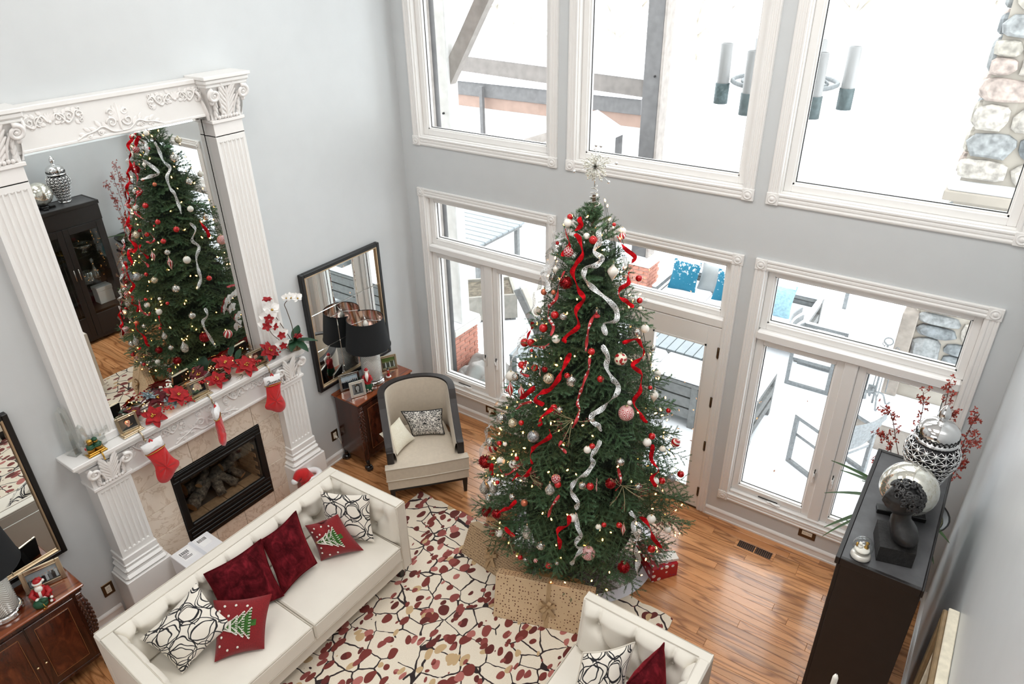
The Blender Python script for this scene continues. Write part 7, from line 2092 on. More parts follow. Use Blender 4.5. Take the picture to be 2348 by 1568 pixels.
# ---------------------------------------------------------------- black display cabinet and what stands on and in it
KX0, KX1, KY0, KY1, KT = 5.03, 5.45, -2.095, -.965, 1.985
kb = thing('display_cabinet', 'tall black display cabinet with two glass doors by right wall', 'cabinet', ((KX0 + KX1) / 2, (KY0 + KY1) / 2, 0))
mb = MB()
mb.rbox(KX0 + .02, KY0, .06, KX1, KY0 + .03, KT - .03, .002).rbox(KX0 + .02, KY1 - .03, .06, KX1, KY1, KT - .03, .002).rbox(KX1 - .02, KY0 + .03, .06, KX1, KY1 - .03, KT - .03, .002)
mb.rbox(KX0 + .02, KY0 + .03, .06, KX1 - .02, KY1 - .03, .09, .002)
for x in (KX0 + .02, KX1 - .05): 
    for y in (KY0, KY1 - .06): mb.box(x, y, 0, x + .05, y + .06, .07)
mb.rbox(KX0, KY0, 1.72, KX0 + .022, KY1, KT - .03, .003).rbox(KX0, KY0, .05, KX0 + .022, KY1, .10, .003)
mb.rbox(KX0 + .004, KY0 + .45, .1, KX0 + .02, KY0 + .452, KT - .05, .0005)
mb.build('body', M_dkwood, kb)
T = NT('sky_grey_top'); nz = T.noise(T.coord(), 5, 4, .6); T.set(col=T.ramp(nz, [(.3, lin(58, 58, 60)), (.7, lin(88, 88, 90))]), rough=.42); M_ktop = T.m  # reflected sky put into the grey of the top
tpn = MB().rbox(KX0 + .012, KY0 + .012, KT - .035, KX1 - .006, KY1 - .012, KT, .002).build('top_panel', M_ktop, kb)
mb = MB()
for (a, b, c, d) in ((KX0 - .012, KX0 + .012, KY0 - .012, KY1 + .012), (KX1 - .006, KX1 + .006, KY0 - .012, KY1 + .012), (KX0 + .012, KX1 - .006, KY0 - .012, KY0 + .012), (KX0 + .012, KX1 - .006, KY1 - .012, KY1 + .012)): mb.rbox(a, c, KT - .045, b, d, KT + .006, .003)
mb.build('top_rim', M_dkwood, tpn)
ym = (KY0 + KY1) / 2
for (a, b, s) in ((KY0 + .03, ym - .002, 1), (ym + .002, KY1 - .03, -1)):
    mb = MB(); st = .075
    for (p, q, r, t_) in ((a, a + st, .10, 1.715), (b - st, b, .10, 1.715), (a + st, b - st, .10, .42), (a + st, b - st, 1.62, 1.715)): mb.rbox(KX0 - .002, p, r, KX0 + .02, q, t_, .003)
    dr = mb.build('door', M_dkwood, kb)
    MB().rbox(KX0 + .006, a + st - .005, .415, KX0 + .012, b - st + .005, 1.625, .002).build('glass', M_pane, dr)
    yk = b - .03 if s > 0 else a + .03
    MB().tube([(KX0 - .002, yk, .98), (KX0 - .025, yk, .98), (KX0 - .025, yk, 1.14), (KX0 - .002, yk, 1.14)], .006, 8).build('handle', M_silver, dr)
for z in (.44, .86, 1.26): MB().box(KX0 + .03, KY0 + .03, z, KX1 - .02, KY1 - .03, z + .008).build('glass_shelf' if z > .5 else 'shelf', M_clear if z > .5 else M_dkwood, kb)
def ware(name, label, prof, y, z, x=5.24, m=None, n=20, smooth=True, extra=None):
    t = thing(name, label, 'glassware', (x, y, z), group='glassware inside the black cabinet')
    MB().lathe(prof, n, smooth=smooth).build('bowl' if name != 'decanter' else 'bottle', m or M_crystal, t, local=True)
    if extra: MB().lathe(extra, n, smooth=smooth).build('stopper' if name == 'decanter' else 'foot', m or M_crystal, t, local=True)
    return t
BWL = [(0, .02), (.03, .03), (.10, .07), (.13, .12), (.125, .125), (.09, .08), (0, .04)]; FT = [(0, 0), (.05, .0), (.03, .015), (.02, .03), (0, .032)]
DEC = [(0, 0), (.065, .0), (.07, .03), (.06, .08), (.018, .14), (.016, .20), (.024, .21), (.012, .212), (0, .21)]; STP = [(0, .205), (.012, .21), (.03, .25), (.018, .28), (0, .29)]
ware('crystal_bowl', 'large cut bowl on top shelf inside cabinet right door', BWL, -1.25, 1.268, extra=FT)
ware('crystal_bowl', 'cut bowl on top shelf inside cabinet left door', BWL, -1.78, 1.268, extra=FT)
ware('decanter', 'stoppered decanter on middle shelf inside right cabinet door', DEC, -1.20, .868, extra=STP)
ware('decanter', 'stoppered decanter on middle shelf beside cabinet door meeting', DEC, -1.45, .868, extra=STP)
ware('ice_bucket', 'crystal ice bucket on middle shelf inside right cabinet door', [(0, .006), (.06, .008), (.075, .14), (.07, .14), (.055, .02), (0, .02)], -1.33, .868, x=5.18, extra=[(0, 0), (.062, 0), (.06, .008), (0, .008)])
ware('crystal_bowl', 'gilt shallow bowl on top shelf at cabinet middle', [(0, .02), (.04, .03), (.11, .06), (.12, .075), (.1, .06), (0, .03)], -1.5, 1.268, m=M_sgold, extra=FT)
for i, (y, z) in enumerate(((-1.80, .868), (-1.72, .45))):
    t = thing('plate', 'round cream plate standing upright on %s shelf of cabinet' % ('middle' if i == 0 else 'lowest'), 'plate', (5.36, y, z), rot=(0, -1.35, 0))
    MB().lathe([(0, 0), (.09, .004), (.13, .018), (.128, .024), (.09, .010), (0, .006)], 28, c=(.12, 0, 0)).build('dish', simple('ivory_china', (226, 208, 170), .3), t, local=True)
t = thing('keepsake_box', 'white box on the lowest shelf inside right cabinet door', 'box', (5.3, -1.16, .45))
MB().rbox(5.22, -1.27, .448, 5.38, -1.05, .66, .004).build('box', M_white, t); MB().rbox(5.215, -1.275, .64, 5.385, -1.045, .70, .004).build('lid', M_white, t)
mb = MB()
# silver lattice urn
ur = thing('ginger_jar', 'tall silver lattice ginger jar with pointed lid on black cabinet', 'urn', (5.305, -1.255, KT))
PRF = [(.075, .0), (.082, .012), (.078, .03), (.082, .06), (.112, .16), (.146, .26), (.152, .30), (.140, .345), (.112, .375), (.098, .385)]
MB().lathe([(0, 0)] + PRF[:3], 36).build('foot', M_chrome, ur, local=True)
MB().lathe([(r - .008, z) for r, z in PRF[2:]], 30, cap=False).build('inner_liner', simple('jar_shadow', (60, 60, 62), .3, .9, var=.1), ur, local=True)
zs_ = [p[1] for p in PRF]; rs_ = [p[0] for p in PRF]
jr = lambda z: float(np.interp(z, zs_, rs_))
mb = MB(); NSEG = 16; rows_ = [.04 + i * .0415 for i in range(9)]
def jp(a, z): return (jr(z) * math.cos(a), jr(z) * math.sin(a), z)
for k in range(NSEG):
    for i in range(len(rows_) - 1):
        z0, z1 = rows_[i], rows_[i + 1]; a0 = 2 * PI * k / NSEG; a1 = 2 * PI * (k + 1) / NSEG; am = (a0 + a1) / 2; zm = (z0 + z1) / 2
        for (p, q) in (((a0, z0), (a1, z1)), ((a1, z0), (a0, z1)), ((am, z0), (am, z1)), ((a0, zm), (a1, zm))): mb.tube([jp(*p), jp((p[0] + q[0]) / 2, (p[1] + q[1]) / 2), jp(*q)], .0036, 4)
    for z in rows_: pass
mb.build('lattice_body', M_chrome, ur, local=True)
lid = MB().lathe([(.100, .385), (.118, .388), (.122, .400), (.112, .408), (.104, .412), (.112, .435), (.108, .470), (.080, .498), (.04, .512), (.022, .52), (.018, .53), (.026, .54), (.034, .56), (.030, .59), (.012, .62), (0, .635)], 36).build('lid', M_chrome, ur, local=True)
mb = MB()
for k in range(24):
    a0, a1 = 2 * PI * k / 24, 2 * PI * (k + 1) / 24
    for (p, q) in (((a0, .414), (a1, .436)), ((a1, .414), (a0, .436))): mb.tube([(.114 * math.cos(p[0]), .114 * math.sin(p[0]), p[1]), (.114 * math.cos(q[0]), .114 * math.sin(q[0]), q[1])], .0028, 4)
mb.build('lid_lattice', M_blackm, lid, local=True)
# mercury glass sphere
sp_ = thing('mercury_glass_globe', 'mercury glass sphere on black square stand behind the bust', 'globe', (5.25, -1.555, KT), rz=.25)
mb = MB().rbox(-.13, -.03, 0, .13, .03, .03, .003).rbox(-.03, -.13, 0, .03, .13, .03, .003); mb.lathe([(.0, .0), (.07, .0), (.06, .045), (.05, .05), (0, .04)], 16)
mb.build('stand', M_black, sp_, local=True)
T = NT('mercury_glass'); nz = T.noise(T.coord(), 26, 5, .75); n2 = T.noise(T.coord(), 4, 2)
T.set(col=T.ramp(nz, [(.42, lin(236, 236, 228)), (.62, lin(214, 210, 196)), (.74, lin(150, 146, 130))]), metal=.85, rough=T.math('MULTIPLY_ADD', T.math('GREATER_THAN', nz, .6), .3, .08)); 
MB().ball((0, 0, .20), .155, 40, 26).build('sphere', T.m, sp_, local=True)
# snow globe
sg = thing('snow_globe', 'small snow globe with gold figure at front corner of cabinet', 'snow globe', (5.128, -2.03, KT + .004))
MB().lathe([(0, 0), (.050, 0), (.053, .008), (.048, .022), (.040, .03), (0, .03)], 28).build('base', simple('pearl_base', (214, 210, 202), .25, .3), sg, local=True)
MB().ball((0, 0, .077), .054, 24, 16).build('glass_dome', M_clear, sg, local=True)
mb = MB().ball((0, 0, .052), (.040, .040, .016), 12, 8); mb.ball((-.012, -.005, .072), .014, 10, 7); mb.ball((-.014, -.006, .092), .010, 10, 7)
mb.build('snow_scene', M_swhite, sg, local=True)
MB().lathe([(.010, .05), (.013, .07), (.006, .09), (.012, .1), (0, .108)], 10, c=(.016, .006, 0)).ball((-.03, .0, .074), (.008, .012, .014), 8, 6).build('gold_figure', M_sgold, sg, local=True)
# bust of a curly haired youth
T = NT('black_cast_stone'); nz = T.noise(T.coord(), 30, 3); T.set(col=T.ramp(nz, [(.3, lin(20, 20, 21)), (.7, lin(46, 45, 45))]), rough=.38); T.bump(nz, .15, .01); M_bust = T.m
bu = thing('portrait_bust', 'black bust of a curly haired youth on a rough block', 'bust', (5.265, -1.90, KT))
T = NT('rough_black_block'); nz = T.noise(T.coord(), 60, 4, .7); T.set(col=T.ramp(nz, [(.3, lin(14, 14, 14)), (.7, lin(40, 38, 37))]), rough=.75); T.bump(nz, .8, .01)
base = [(5.204, -2.012), (5.374, -1.968), (5.362, -1.81), (5.28, -1.76), (5.150, -1.80)]
MB().prism(base, KT + .001, KT + .105, 'z').build('block', T.m, bu)
mb = MB()
# chest cut square, sloping into the shoulders and neck
def ring8(c, rx, ry, rot=0, n=16): return [(c[0] + rx * math.cos(2 * PI * k / n) * math.cos(rot) - ry * math.sin(2 * PI * k / n) * math.sin(rot), c[1] + rx * math.cos(2 * PI * k / n) * math.sin(rot) + ry * math.sin(2 * PI * k / n) * math.cos(rot), c[2]) for k in range(n)]
RG = [((5.285, -1.885, KT + .104), .050, .06), ((5.29, -1.885, KT + .118), .062, .088), ((5.285, -1.885, KT + .165), .072, .118), ((5.278, -1.885, KT + .195), .066, .112), ((5.262, -1.885, KT + .222), .052, .066), ((5.255, -1.885, KT + .25), .046, .048), ((5.25, -1.888, KT + .30), .046, .048)]
V = []; F = []; n = 16
for c, rx, ry in RG: V += ring8(c, rx, ry, .40, n)
for i in range(len(RG) - 1):
    for k in range(n): F.append((i * n + k, i * n + (k + 1) % n, (i + 1) * n + (k + 1) % n, (i + 1) * n + k))
F.append(tuple(range(n))[::-1]); mb.add(V, F, 0, True)
fw = Vector((-.90, -.36, -.08)).normalized(); sd_ = Vector((-fw.y, fw.x, 0)).normalized(); up = sd_.cross(fw) * -1
up = up if up.z > 0 else -up
hc = Vector((5.238, -1.902, KT + .372))
Mh = frame_axes(hc, fw, sd_, up)
def head(u, v):
    a = 2 * PI * u; p = -PI / 2 + PI * v
    x, y, z = math.cos(p) * math.cos(a), math.cos(p) * math.sin(a), math.sin(p)
    front = max(0, x)
    r = .078
    X, Y, Z = x * r * 1.12, y * r * .90, z * r * 1.22
    # face: brow, sockets, nose, lips, chin
    X += .016 * math.exp(-((Y / .011) ** 2) - ((Z + .012) / .022) ** 2) * (front > .3)
    X += .007 * math.exp(-((Z - .018) / .008) ** 2) * front
    for s in (-1, 1): X -= .008 * math.exp(-(((Y - s * .027) / .012) ** 2) - ((Z - .003) / .009) ** 2) * front
    X += .006 * math.exp(-((Y / .018) ** 2) - ((Z + .043) / .006) ** 2) * front + .006 * math.exp(-((Y / .016) ** 2) - ((Z + .054) / .006) ** 2) * front
    X += .008 * math.exp(-((Y / .018) ** 2) - ((Z + .074) / .012) ** 2) * front
    return Mh @ Vector((X, Y, Z))
mb.grid(head, 56, 40)
for s in (-1, 1): mb.ball(Mh @ Vector((-.006, s * .070, -.008)), (.010, .010, .016), 8, 6)
mb.build('figure', M_bust, bu)
mb = MB(); rn = random.Random(17)
for k in range(150):
    z = rn.uniform(-.35, 1); a = rn.uniform(0, 2 * PI); c_ = math.sqrt(max(0, 1 - z * z))
    x, y = c_ * math.cos(a), c_ * math.sin(a)
    if x > .45 and z < .52: continue
    if x > .0 and z < .0: continue
    ctr = Vector((x * .088 - .006, y * .082, z * .094 + .012)); nn = Vector((x, y, z)); e1 = nn.orthogonal().normalized(); e2 = nn.cross(e1); ph = rn.uniform(0, 6); R_ = rn.uniform(.012, .019)
    pts = [Mh @ (ctr + nn * (.004 + .006 * i / 9) + (e1 * math.cos(ph + i * .62) + e2 * math.sin(ph + i * .62)) * R_ * (1 - i / 13)) for i in range(10)]
    mb.tube(pts, [.0075 - .0003 * i for i in range(10)], 6)
mb.build('curly_hair', M_bust, bu)

# pedestal with spray orchid in the corner behind the cabinet
pd = thing('corner_pedestal', 'black stepped pedestal standing in corner between cabinet and window', 'pedestal', (5.32, -.50, 0))
MB().rbox(-.20, -.20, 1.02, .20, .20, 1.06, .004).rbox(-.17, -.17, .985, .17, .17, 1.02, .004).rbox(-.15, -.15, .95, .15, .15, .99, .004).build('top', M_black, pd, local=True)
MB().rbox(-.12, -.12, .10, .12, .12, .95, .004).rbox(-.145, -.145, .80, .145, .145, .83, .003).build('column', M_black, pd, local=True)
MB().rbox(-.18, -.18, 0, .18, .18, .10, .008).build('base', M_black, pd, local=True)
po = thing('spray_orchid', 'orange red spray orchid in black bowl behind the silver jar', 'orchid', (5.32, -.50, 1.06))
MB().lathe([(0, 0), (.09, 0), (.10, .02), (.18, .10), (.245, .19), (.25, .205), (.235, .20), (.17, .12), (0, .10)], 30).build('bowl', M_black, po, local=True)
MB().lathe([(0, .14), (.19, .16), (.21, .175)], 20, cap=False).build('moss', simple('moss_soil', (70, 70, 48), .95, var=.4, vscale=40, bump=.6), po, local=True)
M_spr = simple('orange_red_orchid', (150, 50, 34), .6, var=.35, vscale=30)
rn = random.Random(31)
for k, (tip, md) in enumerate((((-.03, .05, 1.28), (.0, .05, .7)), ((.19, .05, 1.10), (.14, .06, .6)), ((-.39, .05, .95), (-.2, .05, .62)), ((.20, .0, .72), (.14, 0, .5)), ((-.31, .0, .55), (-.18, .0, .42)), ((-.16, .1, 1.12), (-.1, .08, .6)), ((-.25, -.2, .50), (-.14, -.12, .42)), ((.21, -.05, .98), (.15, -.02, .55)), ((-.36, .08, .70), (-.2, .06, .5)), ((.05, .1, 1.05), (.03, .08, .6)))):
    S_ = smoothpts([(0, 0, .17), md, (md[0] * .45 + tip[0] * .55, md[1] * .5 + tip[1] * .5, md[2] * .35 + tip[2] * .65 + .06), tip], 8)
    st = MB().tube(S_, .0028, 5).build('spray_stem', simple('purple_stem', (96, 58, 48), .6), po, local=True)
    mb = MB()
    for i in range(int(len(S_) * .40), len(S_)):
        for q in range(2):
            p = S_[i] + Vector((rn.uniform(-1, 1), rn.uniform(-1, 1), rn.uniform(-1, 1))) * .038
            mb.tube([S_[i], p], .0012, 3)
            for w_ in range(5):
                d_ = Vector((rn.uniform(-1, 1), rn.uniform(-1, 1), rn.uniform(-1, 1))).normalized(); e = d_.orthogonal().normalized() * .006; L_ = rn.uniform(.014, .026)
                mb.add([p, p + d_ * L_ * .5 + e, p + d_ * L_, p + d_ * L_ * .5 - e], [(0, 1, 2, 3)])
    mb.build('blossoms', M_spr, st, local=True)
for k, (d_, L, w, cu) in enumerate((((-1, -.1, .9), .62, .05, .35), ((-1, .1, .25), .55, .05, .55), ((-.8, -.5, .35), .50, .05, .75), ((-.9, .2, .6), .5, .05, .5), ((.4, -.9, .6), .45, .045, .6), ((.7, -.5, .6), .28, .045, .7), ((-.2, .6, 1), .45, .045, .3), ((-.6, -.4, .9), .5, .045, .3), ((.3, .4, 1), .4, .045, .3), ((-.9, -.3, .1), .5, .04, .9))):
    mb = MB(); leafblade(mb, (0, 0, .17), d_, (0, 0, 1), L, w, cu, n=12); mb.build('strap_leaf', simple('strap_leaf_green', (56, 84, 44), .45, var=.3, vscale=8), po, local=True)

# framed picture on the right wall, seen almost edge-on, and the candelabrum
t = thing('picture_frame', 'cream framed picture on right wall seen nearly edge-on', 'picture', (RW - .03, -3.0, 1.2))
mb = MB(); y0, y1, z0, z1 = -3.9, -2.10, 1.05, 1.95
M_fcream = simple('limed_cream_frame', (214, 206, 186), .5, var=.12, vscale=30); M_fshade = simple('shadowed_frame_face', (134, 112, 82), .45, .3, var=.2, vscale=20)  # brown-gold: shadow on the frame's front face put into its colour
for (a, b, c, d) in ((y0, y1, z1 - .09, z1), (y0, y1, z0, z0 + .09), (y0, y0 + .09, z0 + .09, z1 - .09), (y1 - .09, y1, z0 + .09, z1 - .09)): mb.rbox(RW - .052, a, c, RW - .002, b, d, .004)
mb.build('frame', M_fcream, t)
mb = MB()
for (a, b, c, d) in ((y0 + .01, y1 - .01, z1 - .075, z1 - .012), (y0 + .01, y1 - .01, z0 + .012, z0 + .075), (y0 + .012, y0 + .075, z0 + .075, z1 - .075), (y1 - .075, y1 - .012, z0 + .075, z1 - .075)): mb.rbox(RW - .075, a, c, RW - .05, b, d, .006)
mb.build('frame_face', M_fshade, t)
MB().box(RW - .03, y0 + .08, z0 + .08, RW - .02, y1 - .08, z1 - .08).build('canvas', simple('muted_canvas', (150, 140, 122), .7, var=.3, vscale=3), t)
ca = thing('candelabrum', 'glass candelabrum with white taper candles at bottom right edge', 'candelabrum', (5.25, -3.15, 0))
MB().lathe([(0, 0), (.16, 0), (.16, .02), (.03, .05), (.016, .10), (.014, 2.0), (.02, 2.02), (0, 2.03)], 20).build('pole', M_silver, ca, local=True)
for k, (dx, dy) in enumerate(((-.05, -.06), (.165, -.04), (.06, -.30))):
    MB().tube(smoothpts([(0, 0, 1.95), (dx * .5, dy * .5, 2.0), (dx, dy, 2.13)], 5), .007, 6).build('arm', M_silver, ca, local=True)
    MB().lathe([(0, 2.12), (.020, 2.125), (.034, 2.15), (.018, 2.165), (.016, 2.19), (.024, 2.205), (.020, 2.21), (0, 2.19)], 14, c=(dx, dy, 0)).build('glass_cup', M_crystal, ca, local=True)
    cd_ = thing('taper_candle', ['white taper candle on the left arm of candelabrum', 'white taper candle on the right arm of candelabrum', 'white taper candle on the hidden near arm of candelabrum'][k], 'candle', (5.25 + dx, -3.15 + dy, 2.195), group='taper candles')
    MB().lathe([(0, 0), (.011, 0), (.0108, .185), (.006, .20), (0, .202)], 14).build('wax', simple('white_wax', (240, 236, 226), .5, var=.02), cd_, local=True)
    MB().tube([(0, 0, .2), (.001, 0, .212)], .001, 4).build('wick', M_blackm, cd_, local=True)
# ---------------------------------------------------------------- outside: snowy terrace
GZ = -.25
mb = MB()
def gnd(u, v):
    x, y = -28 + 60 * u, .17 + 60 * v ** 2
    z = GZ + (.012 * math.sin(x * 2.3) * math.sin(y * 1.9)) - max(0, y - 7) * .03 + (.5 * math.sin(x * .3) * math.sin(y * .2) if y > 8 else 0)
    return (x, y, z)
mb.grid(gnd, 90, 60); g = mb.build('ground', M_snow); struct(g)
mb = MB(); rn = random.Random(77)
for k in range(150):
    x, y = rn.choice(((rn.uniform(4.2, 5.3), rn.uniform(.45, .95)), (rn.uniform(3.9, 4.6), rn.uniform(.3, .6)), (rn.uniform(-.2, 1.6), rn.uniform(1.5, 3.2)))) if k % 4 else (rn.uniform(0, 5), rn.uniform(.5, 3))
    a = rn.uniform(0, 6.3); L_ = rn.uniform(.012, .03); d_ = Vector((math.cos(a), math.sin(a), rn.uniform(0, .5))) * L_; e = Vector((-math.sin(a), math.cos(a), .2)) * L_ * .4; p = Vector((x, y, GZ + .012))
    mb.add([p - d_, p + e, p + d_, p - e], [(0, 1, 2, 3)])
lv = mb.build('fallen_leaves', simple('dead_leaf', (128, 96, 80), .9, var=.3)); lv['kind'] = 'stuff'; lv['label'] = 'dead leaves scattered on the snow by the windows'; lv['category'] = 'leaves'
M_post = simple('weathered_timber', (146, 138, 132), .8, var=.15, vscale=10); M_postd = simple('dark_timber', (98, 96, 96), .8, var=.15, vscale=10)
M_brick = simple('terrace_brick', (190, 132, 114), .85, var=.22, vscale=14, bump=.2, bscale=90); M_mort = simple('mortar', (196, 190, 182), .9)
def brick_pier(label, x0, x1, y0, y1, z1):
    t = thing('brick_pier', label, 'pier', ((x0 + x1) / 2, (y0 + y1) / 2, GZ))
    MB().box(x0 + .012, y0 + .012, GZ - .1, x1 - .012, y1 - .012, z1 - .12).build('mortar_core', M_mort, t)
    bx = MB().rbox(0, 0, 0, .19, .09, .056, .004).mesh('brick', [M_brick]); by = MB().rbox(0, 0, 0, .09, .19, .056, .004).mesh('brick', [M_brick])
    z = GZ; j = 0
    while z < z1 - .15:
        for (ax, lo, hi) in (('x', x0, x1), ('y', y0, y1)):
            q = lo + (.1 if j % 2 else 0) * 1.0; 
            while q < hi - .05:
                s_ = min(.19, hi - q) / .19
                for side in (0, 1):
                    if ax == 'x' and side == 1: continue
                    if ax == 'y' and side == 0: continue
                    o = bpy.data.objects.new('brick', bx if ax == 'x' else by); COL.objects.link(o); o.parent = t
                    p = Vector((q, y0, z)) if ax == 'x' else Vector((x1 - .09, q, z)); o.location = p - Vector(t.location)
                    o.scale = (s_, 1, 1) if ax == 'x' else (1, s_, 1)
                q += .2
        z += .066; j += 1
    MB().rbox(x0 - .04, y0 - .04, z1 - .13, x1 + .04, y1 + .04, z1 - .03, .01).build('stone_cap', simple('cap_stone', (206, 202, 196), .8), t)
    MB().rbox(x0 - .035, y0 - .035, z1 - .03, x1 + .035, y1 + .035, z1, .02).build('snow_cap', M_snow, t)
brick_pier('brick pier with snowy cap under left timber post outside left window', -.52, -.14, .80, 1.28, .60)
brick_pier('brick pier far on terrace under second timber post', .5, .95, 4.35, 4.8, .55)
def beam(mb, p0, p1, w, h):
    p0, p1 = Vector(p0), Vector(p1); d_ = (p1 - p0).normalized(); s_ = d_.cross(Vector((0, 0, 1)))
    s_ = s_.normalized() if s_.length > 1e-3 else Vector((1, 0, 0)); u_ = s_.cross(d_)
    V = []
    for p in (p0, p1):
        for (a, b) in ((-1, -1), (1, -1), (1, 1), (-1, 1)): V.append(p + s_ * a * w / 2 + u_ * b * h / 2)
    return mb.add(V, [(3, 2, 1, 0), (4, 5, 6, 7), (0, 1, 5, 4), (1, 2, 6, 5), (2, 3, 7, 6), (3, 0, 4, 7)])
pg = thing('pergola', 'weathered timber pergola posts and beams outside the upper windows', 'pergola', (.2, 2.6, GZ))
MB().rbox(-.30, .93, .60, -.12, 1.11, 6.4, .01).build('post', simple('grey_white_timber', (214, 212, 209), .8, var=.08, vscale=10), pg); MB().rbox(.60, 4.42, .55, .86, 4.66, 6.4, .01).build('post', M_postd, pg)
MB().rbox(.862, 4.40, .55, .90, 4.66, 6.4, .006).build('post_lighter_side', M_post, pg)  # the post's lighter side, put into the colour of an added slab
mb = MB(); beam(mb, (-3.6, 4.52, 3.28), (.6, 4.52, 3.12), .12, .26); mb.build('beam', simple('rough_sawn_beam', (112, 106, 102), .85, var=.15, vscale=8), pg)
mb = MB(); beam(mb, (-3.6, 4.52, 3.43), (.6, 4.52, 3.27), .14, .07); mb.build('snow_strip', M_snow, pg)
mb = MB(); beam(mb, (-.21, 1.02, 3.62), (.9, 1.02, 5.3), .10, .16); mb.build('brace', M_post, pg)
mb = MB(); beam(mb, (.73, 4.54, 4.25), (.1, 4.54, 5.6), .12, .18); mb.build('brace', M_postd, pg)
MB().rbox(-4.28, 6.86, -.5, -4.20, 6.94, 2.4, .004).build('slim_post', M_postd, pg)
MB().cyl((-.205, .93, 3.3), (-.205, .91, 3.3), .012).cyl((.78, 4.42, 3.3), (.78, 4.40, 3.3), .015).build('bolt', M_blackm, pg)
MB().rbox(-4, 1.0, 6.35, 7, 1.14, 6.6, .01).rbox(-4, 4.4, 6.35, 7, 4.6, 6.6, .01).build('top_beam', M_post, pg)
# house wing edge and downspout at far left
t = thing('house_wing', 'brick edge of the house wing with drainpipe left of the windows', 'wall', (-.3, .4, GZ))
MB().box(-1.2, .17, GZ, -.16, .50, 6.5).build('pale_bounce_wall', simple('pale_siding', (220, 218, 214), .8), t); MB().box(-.16, .17, GZ, -.06, .34, 6.5).build('brick_edge', M_brick, t); MB().rbox(-.14, .52, GZ, -.05, .62, 6.5, .006).build('corner_board', M_post, t)  # brick wing wall given a pale colour so its bounce lightens the post
MB().tube([(-.10, .68, GZ), (-.10, .68, 6.5)], .045, 10).build('drainpipe', M_postd, t)
# neighbouring outbuilding roof beyond the beam
t = thing('neighbour_eaves', 'grey and brown eaves of a neighbouring building below beam', 'building', (-3, 7.4, 1.5))
MB().rbox(-9, 7.0, 2.16, -.62, 7.6, 2.44, .01).build('gutter_board', M_postd, t); MB().rbox(-9, 7.05, 1.92, -.62, 7.6, 2.16, .01).build('soffit_board', simple('brown_soffit', (142, 118, 106), .8, var=.1), t)
MB().add([(-9, 6.95, 2.45), (-.6, 6.95, 2.45), (-.6, 9.5, 3.0), (-9, 9.5, 3.0), (-9, 6.95, 2.55), (-.6, 6.95, 2.55), (-.6, 9.5, 3.1), (-9, 9.5, 3.1)], [(3, 2, 1, 0), (4, 5, 6, 7), (0, 1, 5, 4), (1, 2, 6, 5), (2, 3, 7, 6), (3, 0, 4, 7)]).build('snowy_roof', M_snow, t)
MB().box(-9, 7.3, -1, -.65, 7.6, 1.95).build('wall', M_snow if False else simple('pale_siding', (220, 218, 214), .8), t)
t = thing('snowy_gable', 'snow covered gable roof beside second timber post', 'building', (-.3, 3.6, 2.4))
mb = MB(); mb.add([(-1.6, 3.4, 2.22), (.0, 3.4, 2.80), (.42, 3.4, 2.60), (.42, 4.2, 2.60), (.0, 4.2, 2.80), (-1.6, 4.2, 2.22), (-1.6, 3.4, 2.16), (.0, 3.4, 2.70), (.46, 3.4, 2.5), (.46, 4.2, 2.5), (.0, 4.2, 2.70), (-1.6, 4.2, 2.16)], [(0, 1, 4, 5), (1, 2, 3, 4), (0, 6, 7, 1), (1, 7, 8, 2), (2, 8, 9, 3), (6, 11, 10, 7), (7, 10, 9, 8), (3, 9, 10, 4), (4, 10, 11, 5), (5, 11, 6, 0)])
mb.build('snow_roof', M_snow, t)
mb = MB(); beam(mb, (-1.6, 3.42, 2.08), (-.1, 3.42, 2.62), .05, .12); beam(mb, (.44, 3.42, 2.42), (.05, 3.42, 2.0), .05, .09); pieces(mb, 'rafter', M_post, t)
MB().rbox(.36, 4.12, GZ, .44, 4.20, 2.5, .004).build('support_post', M_postd, t)
# outdoor chandelier
M_frostg = simple('frosted_glass_tube', (158, 157, 157), .4, var=.02); M_cup = simple('dark_metal_cup', (84, 98, 100), .5, .3, var=.25, vscale=50)
LX, LY, LZ = 3.48, 1.05, 3.86
lt_ = thing('outdoor_chandelier', 'ring chandelier with white tube lights and dark cups outside upper windows', 'chandelier', (LX, LY, LZ))
MB().tube([(.42 * math.cos(k * PI / 16), .42 * math.sin(k * PI / 16), .05) for k in range(32)], .02, 6, closed=True).tube([(.34 * math.cos(k * PI / 16), .34 * math.sin(k * PI / 16), .05) for k in range(32)], .015, 6, closed=True).build('ring', M_greymetal, lt_, local=True)
MB().cyl((0, 0, 0), (0, 0, 2.4), .012).tube([(-.36, 0, .05), (0, 0, .30), (.36, 0, .05)], .010, 6).build('rod', M_greymetal, lt_, local=True)
for k in range(6):
    a = k * PI / 3 + .25; x, y = .50 * math.cos(a), .50 * math.sin(a)
    c_ = MB().lathe([(0, -.15), (.060, -.15), (.060, .02), (0, .02)], 20, c=(x, y, 0)).build('cup', M_cup, lt_, local=True)
    MB().lathe([(.052, .02), (.052, .34), (.046, .34), (.046, .03)], 20, c=(x, y, 0), cap=False).build('glass_tube', M_frostg, c_, local=True)
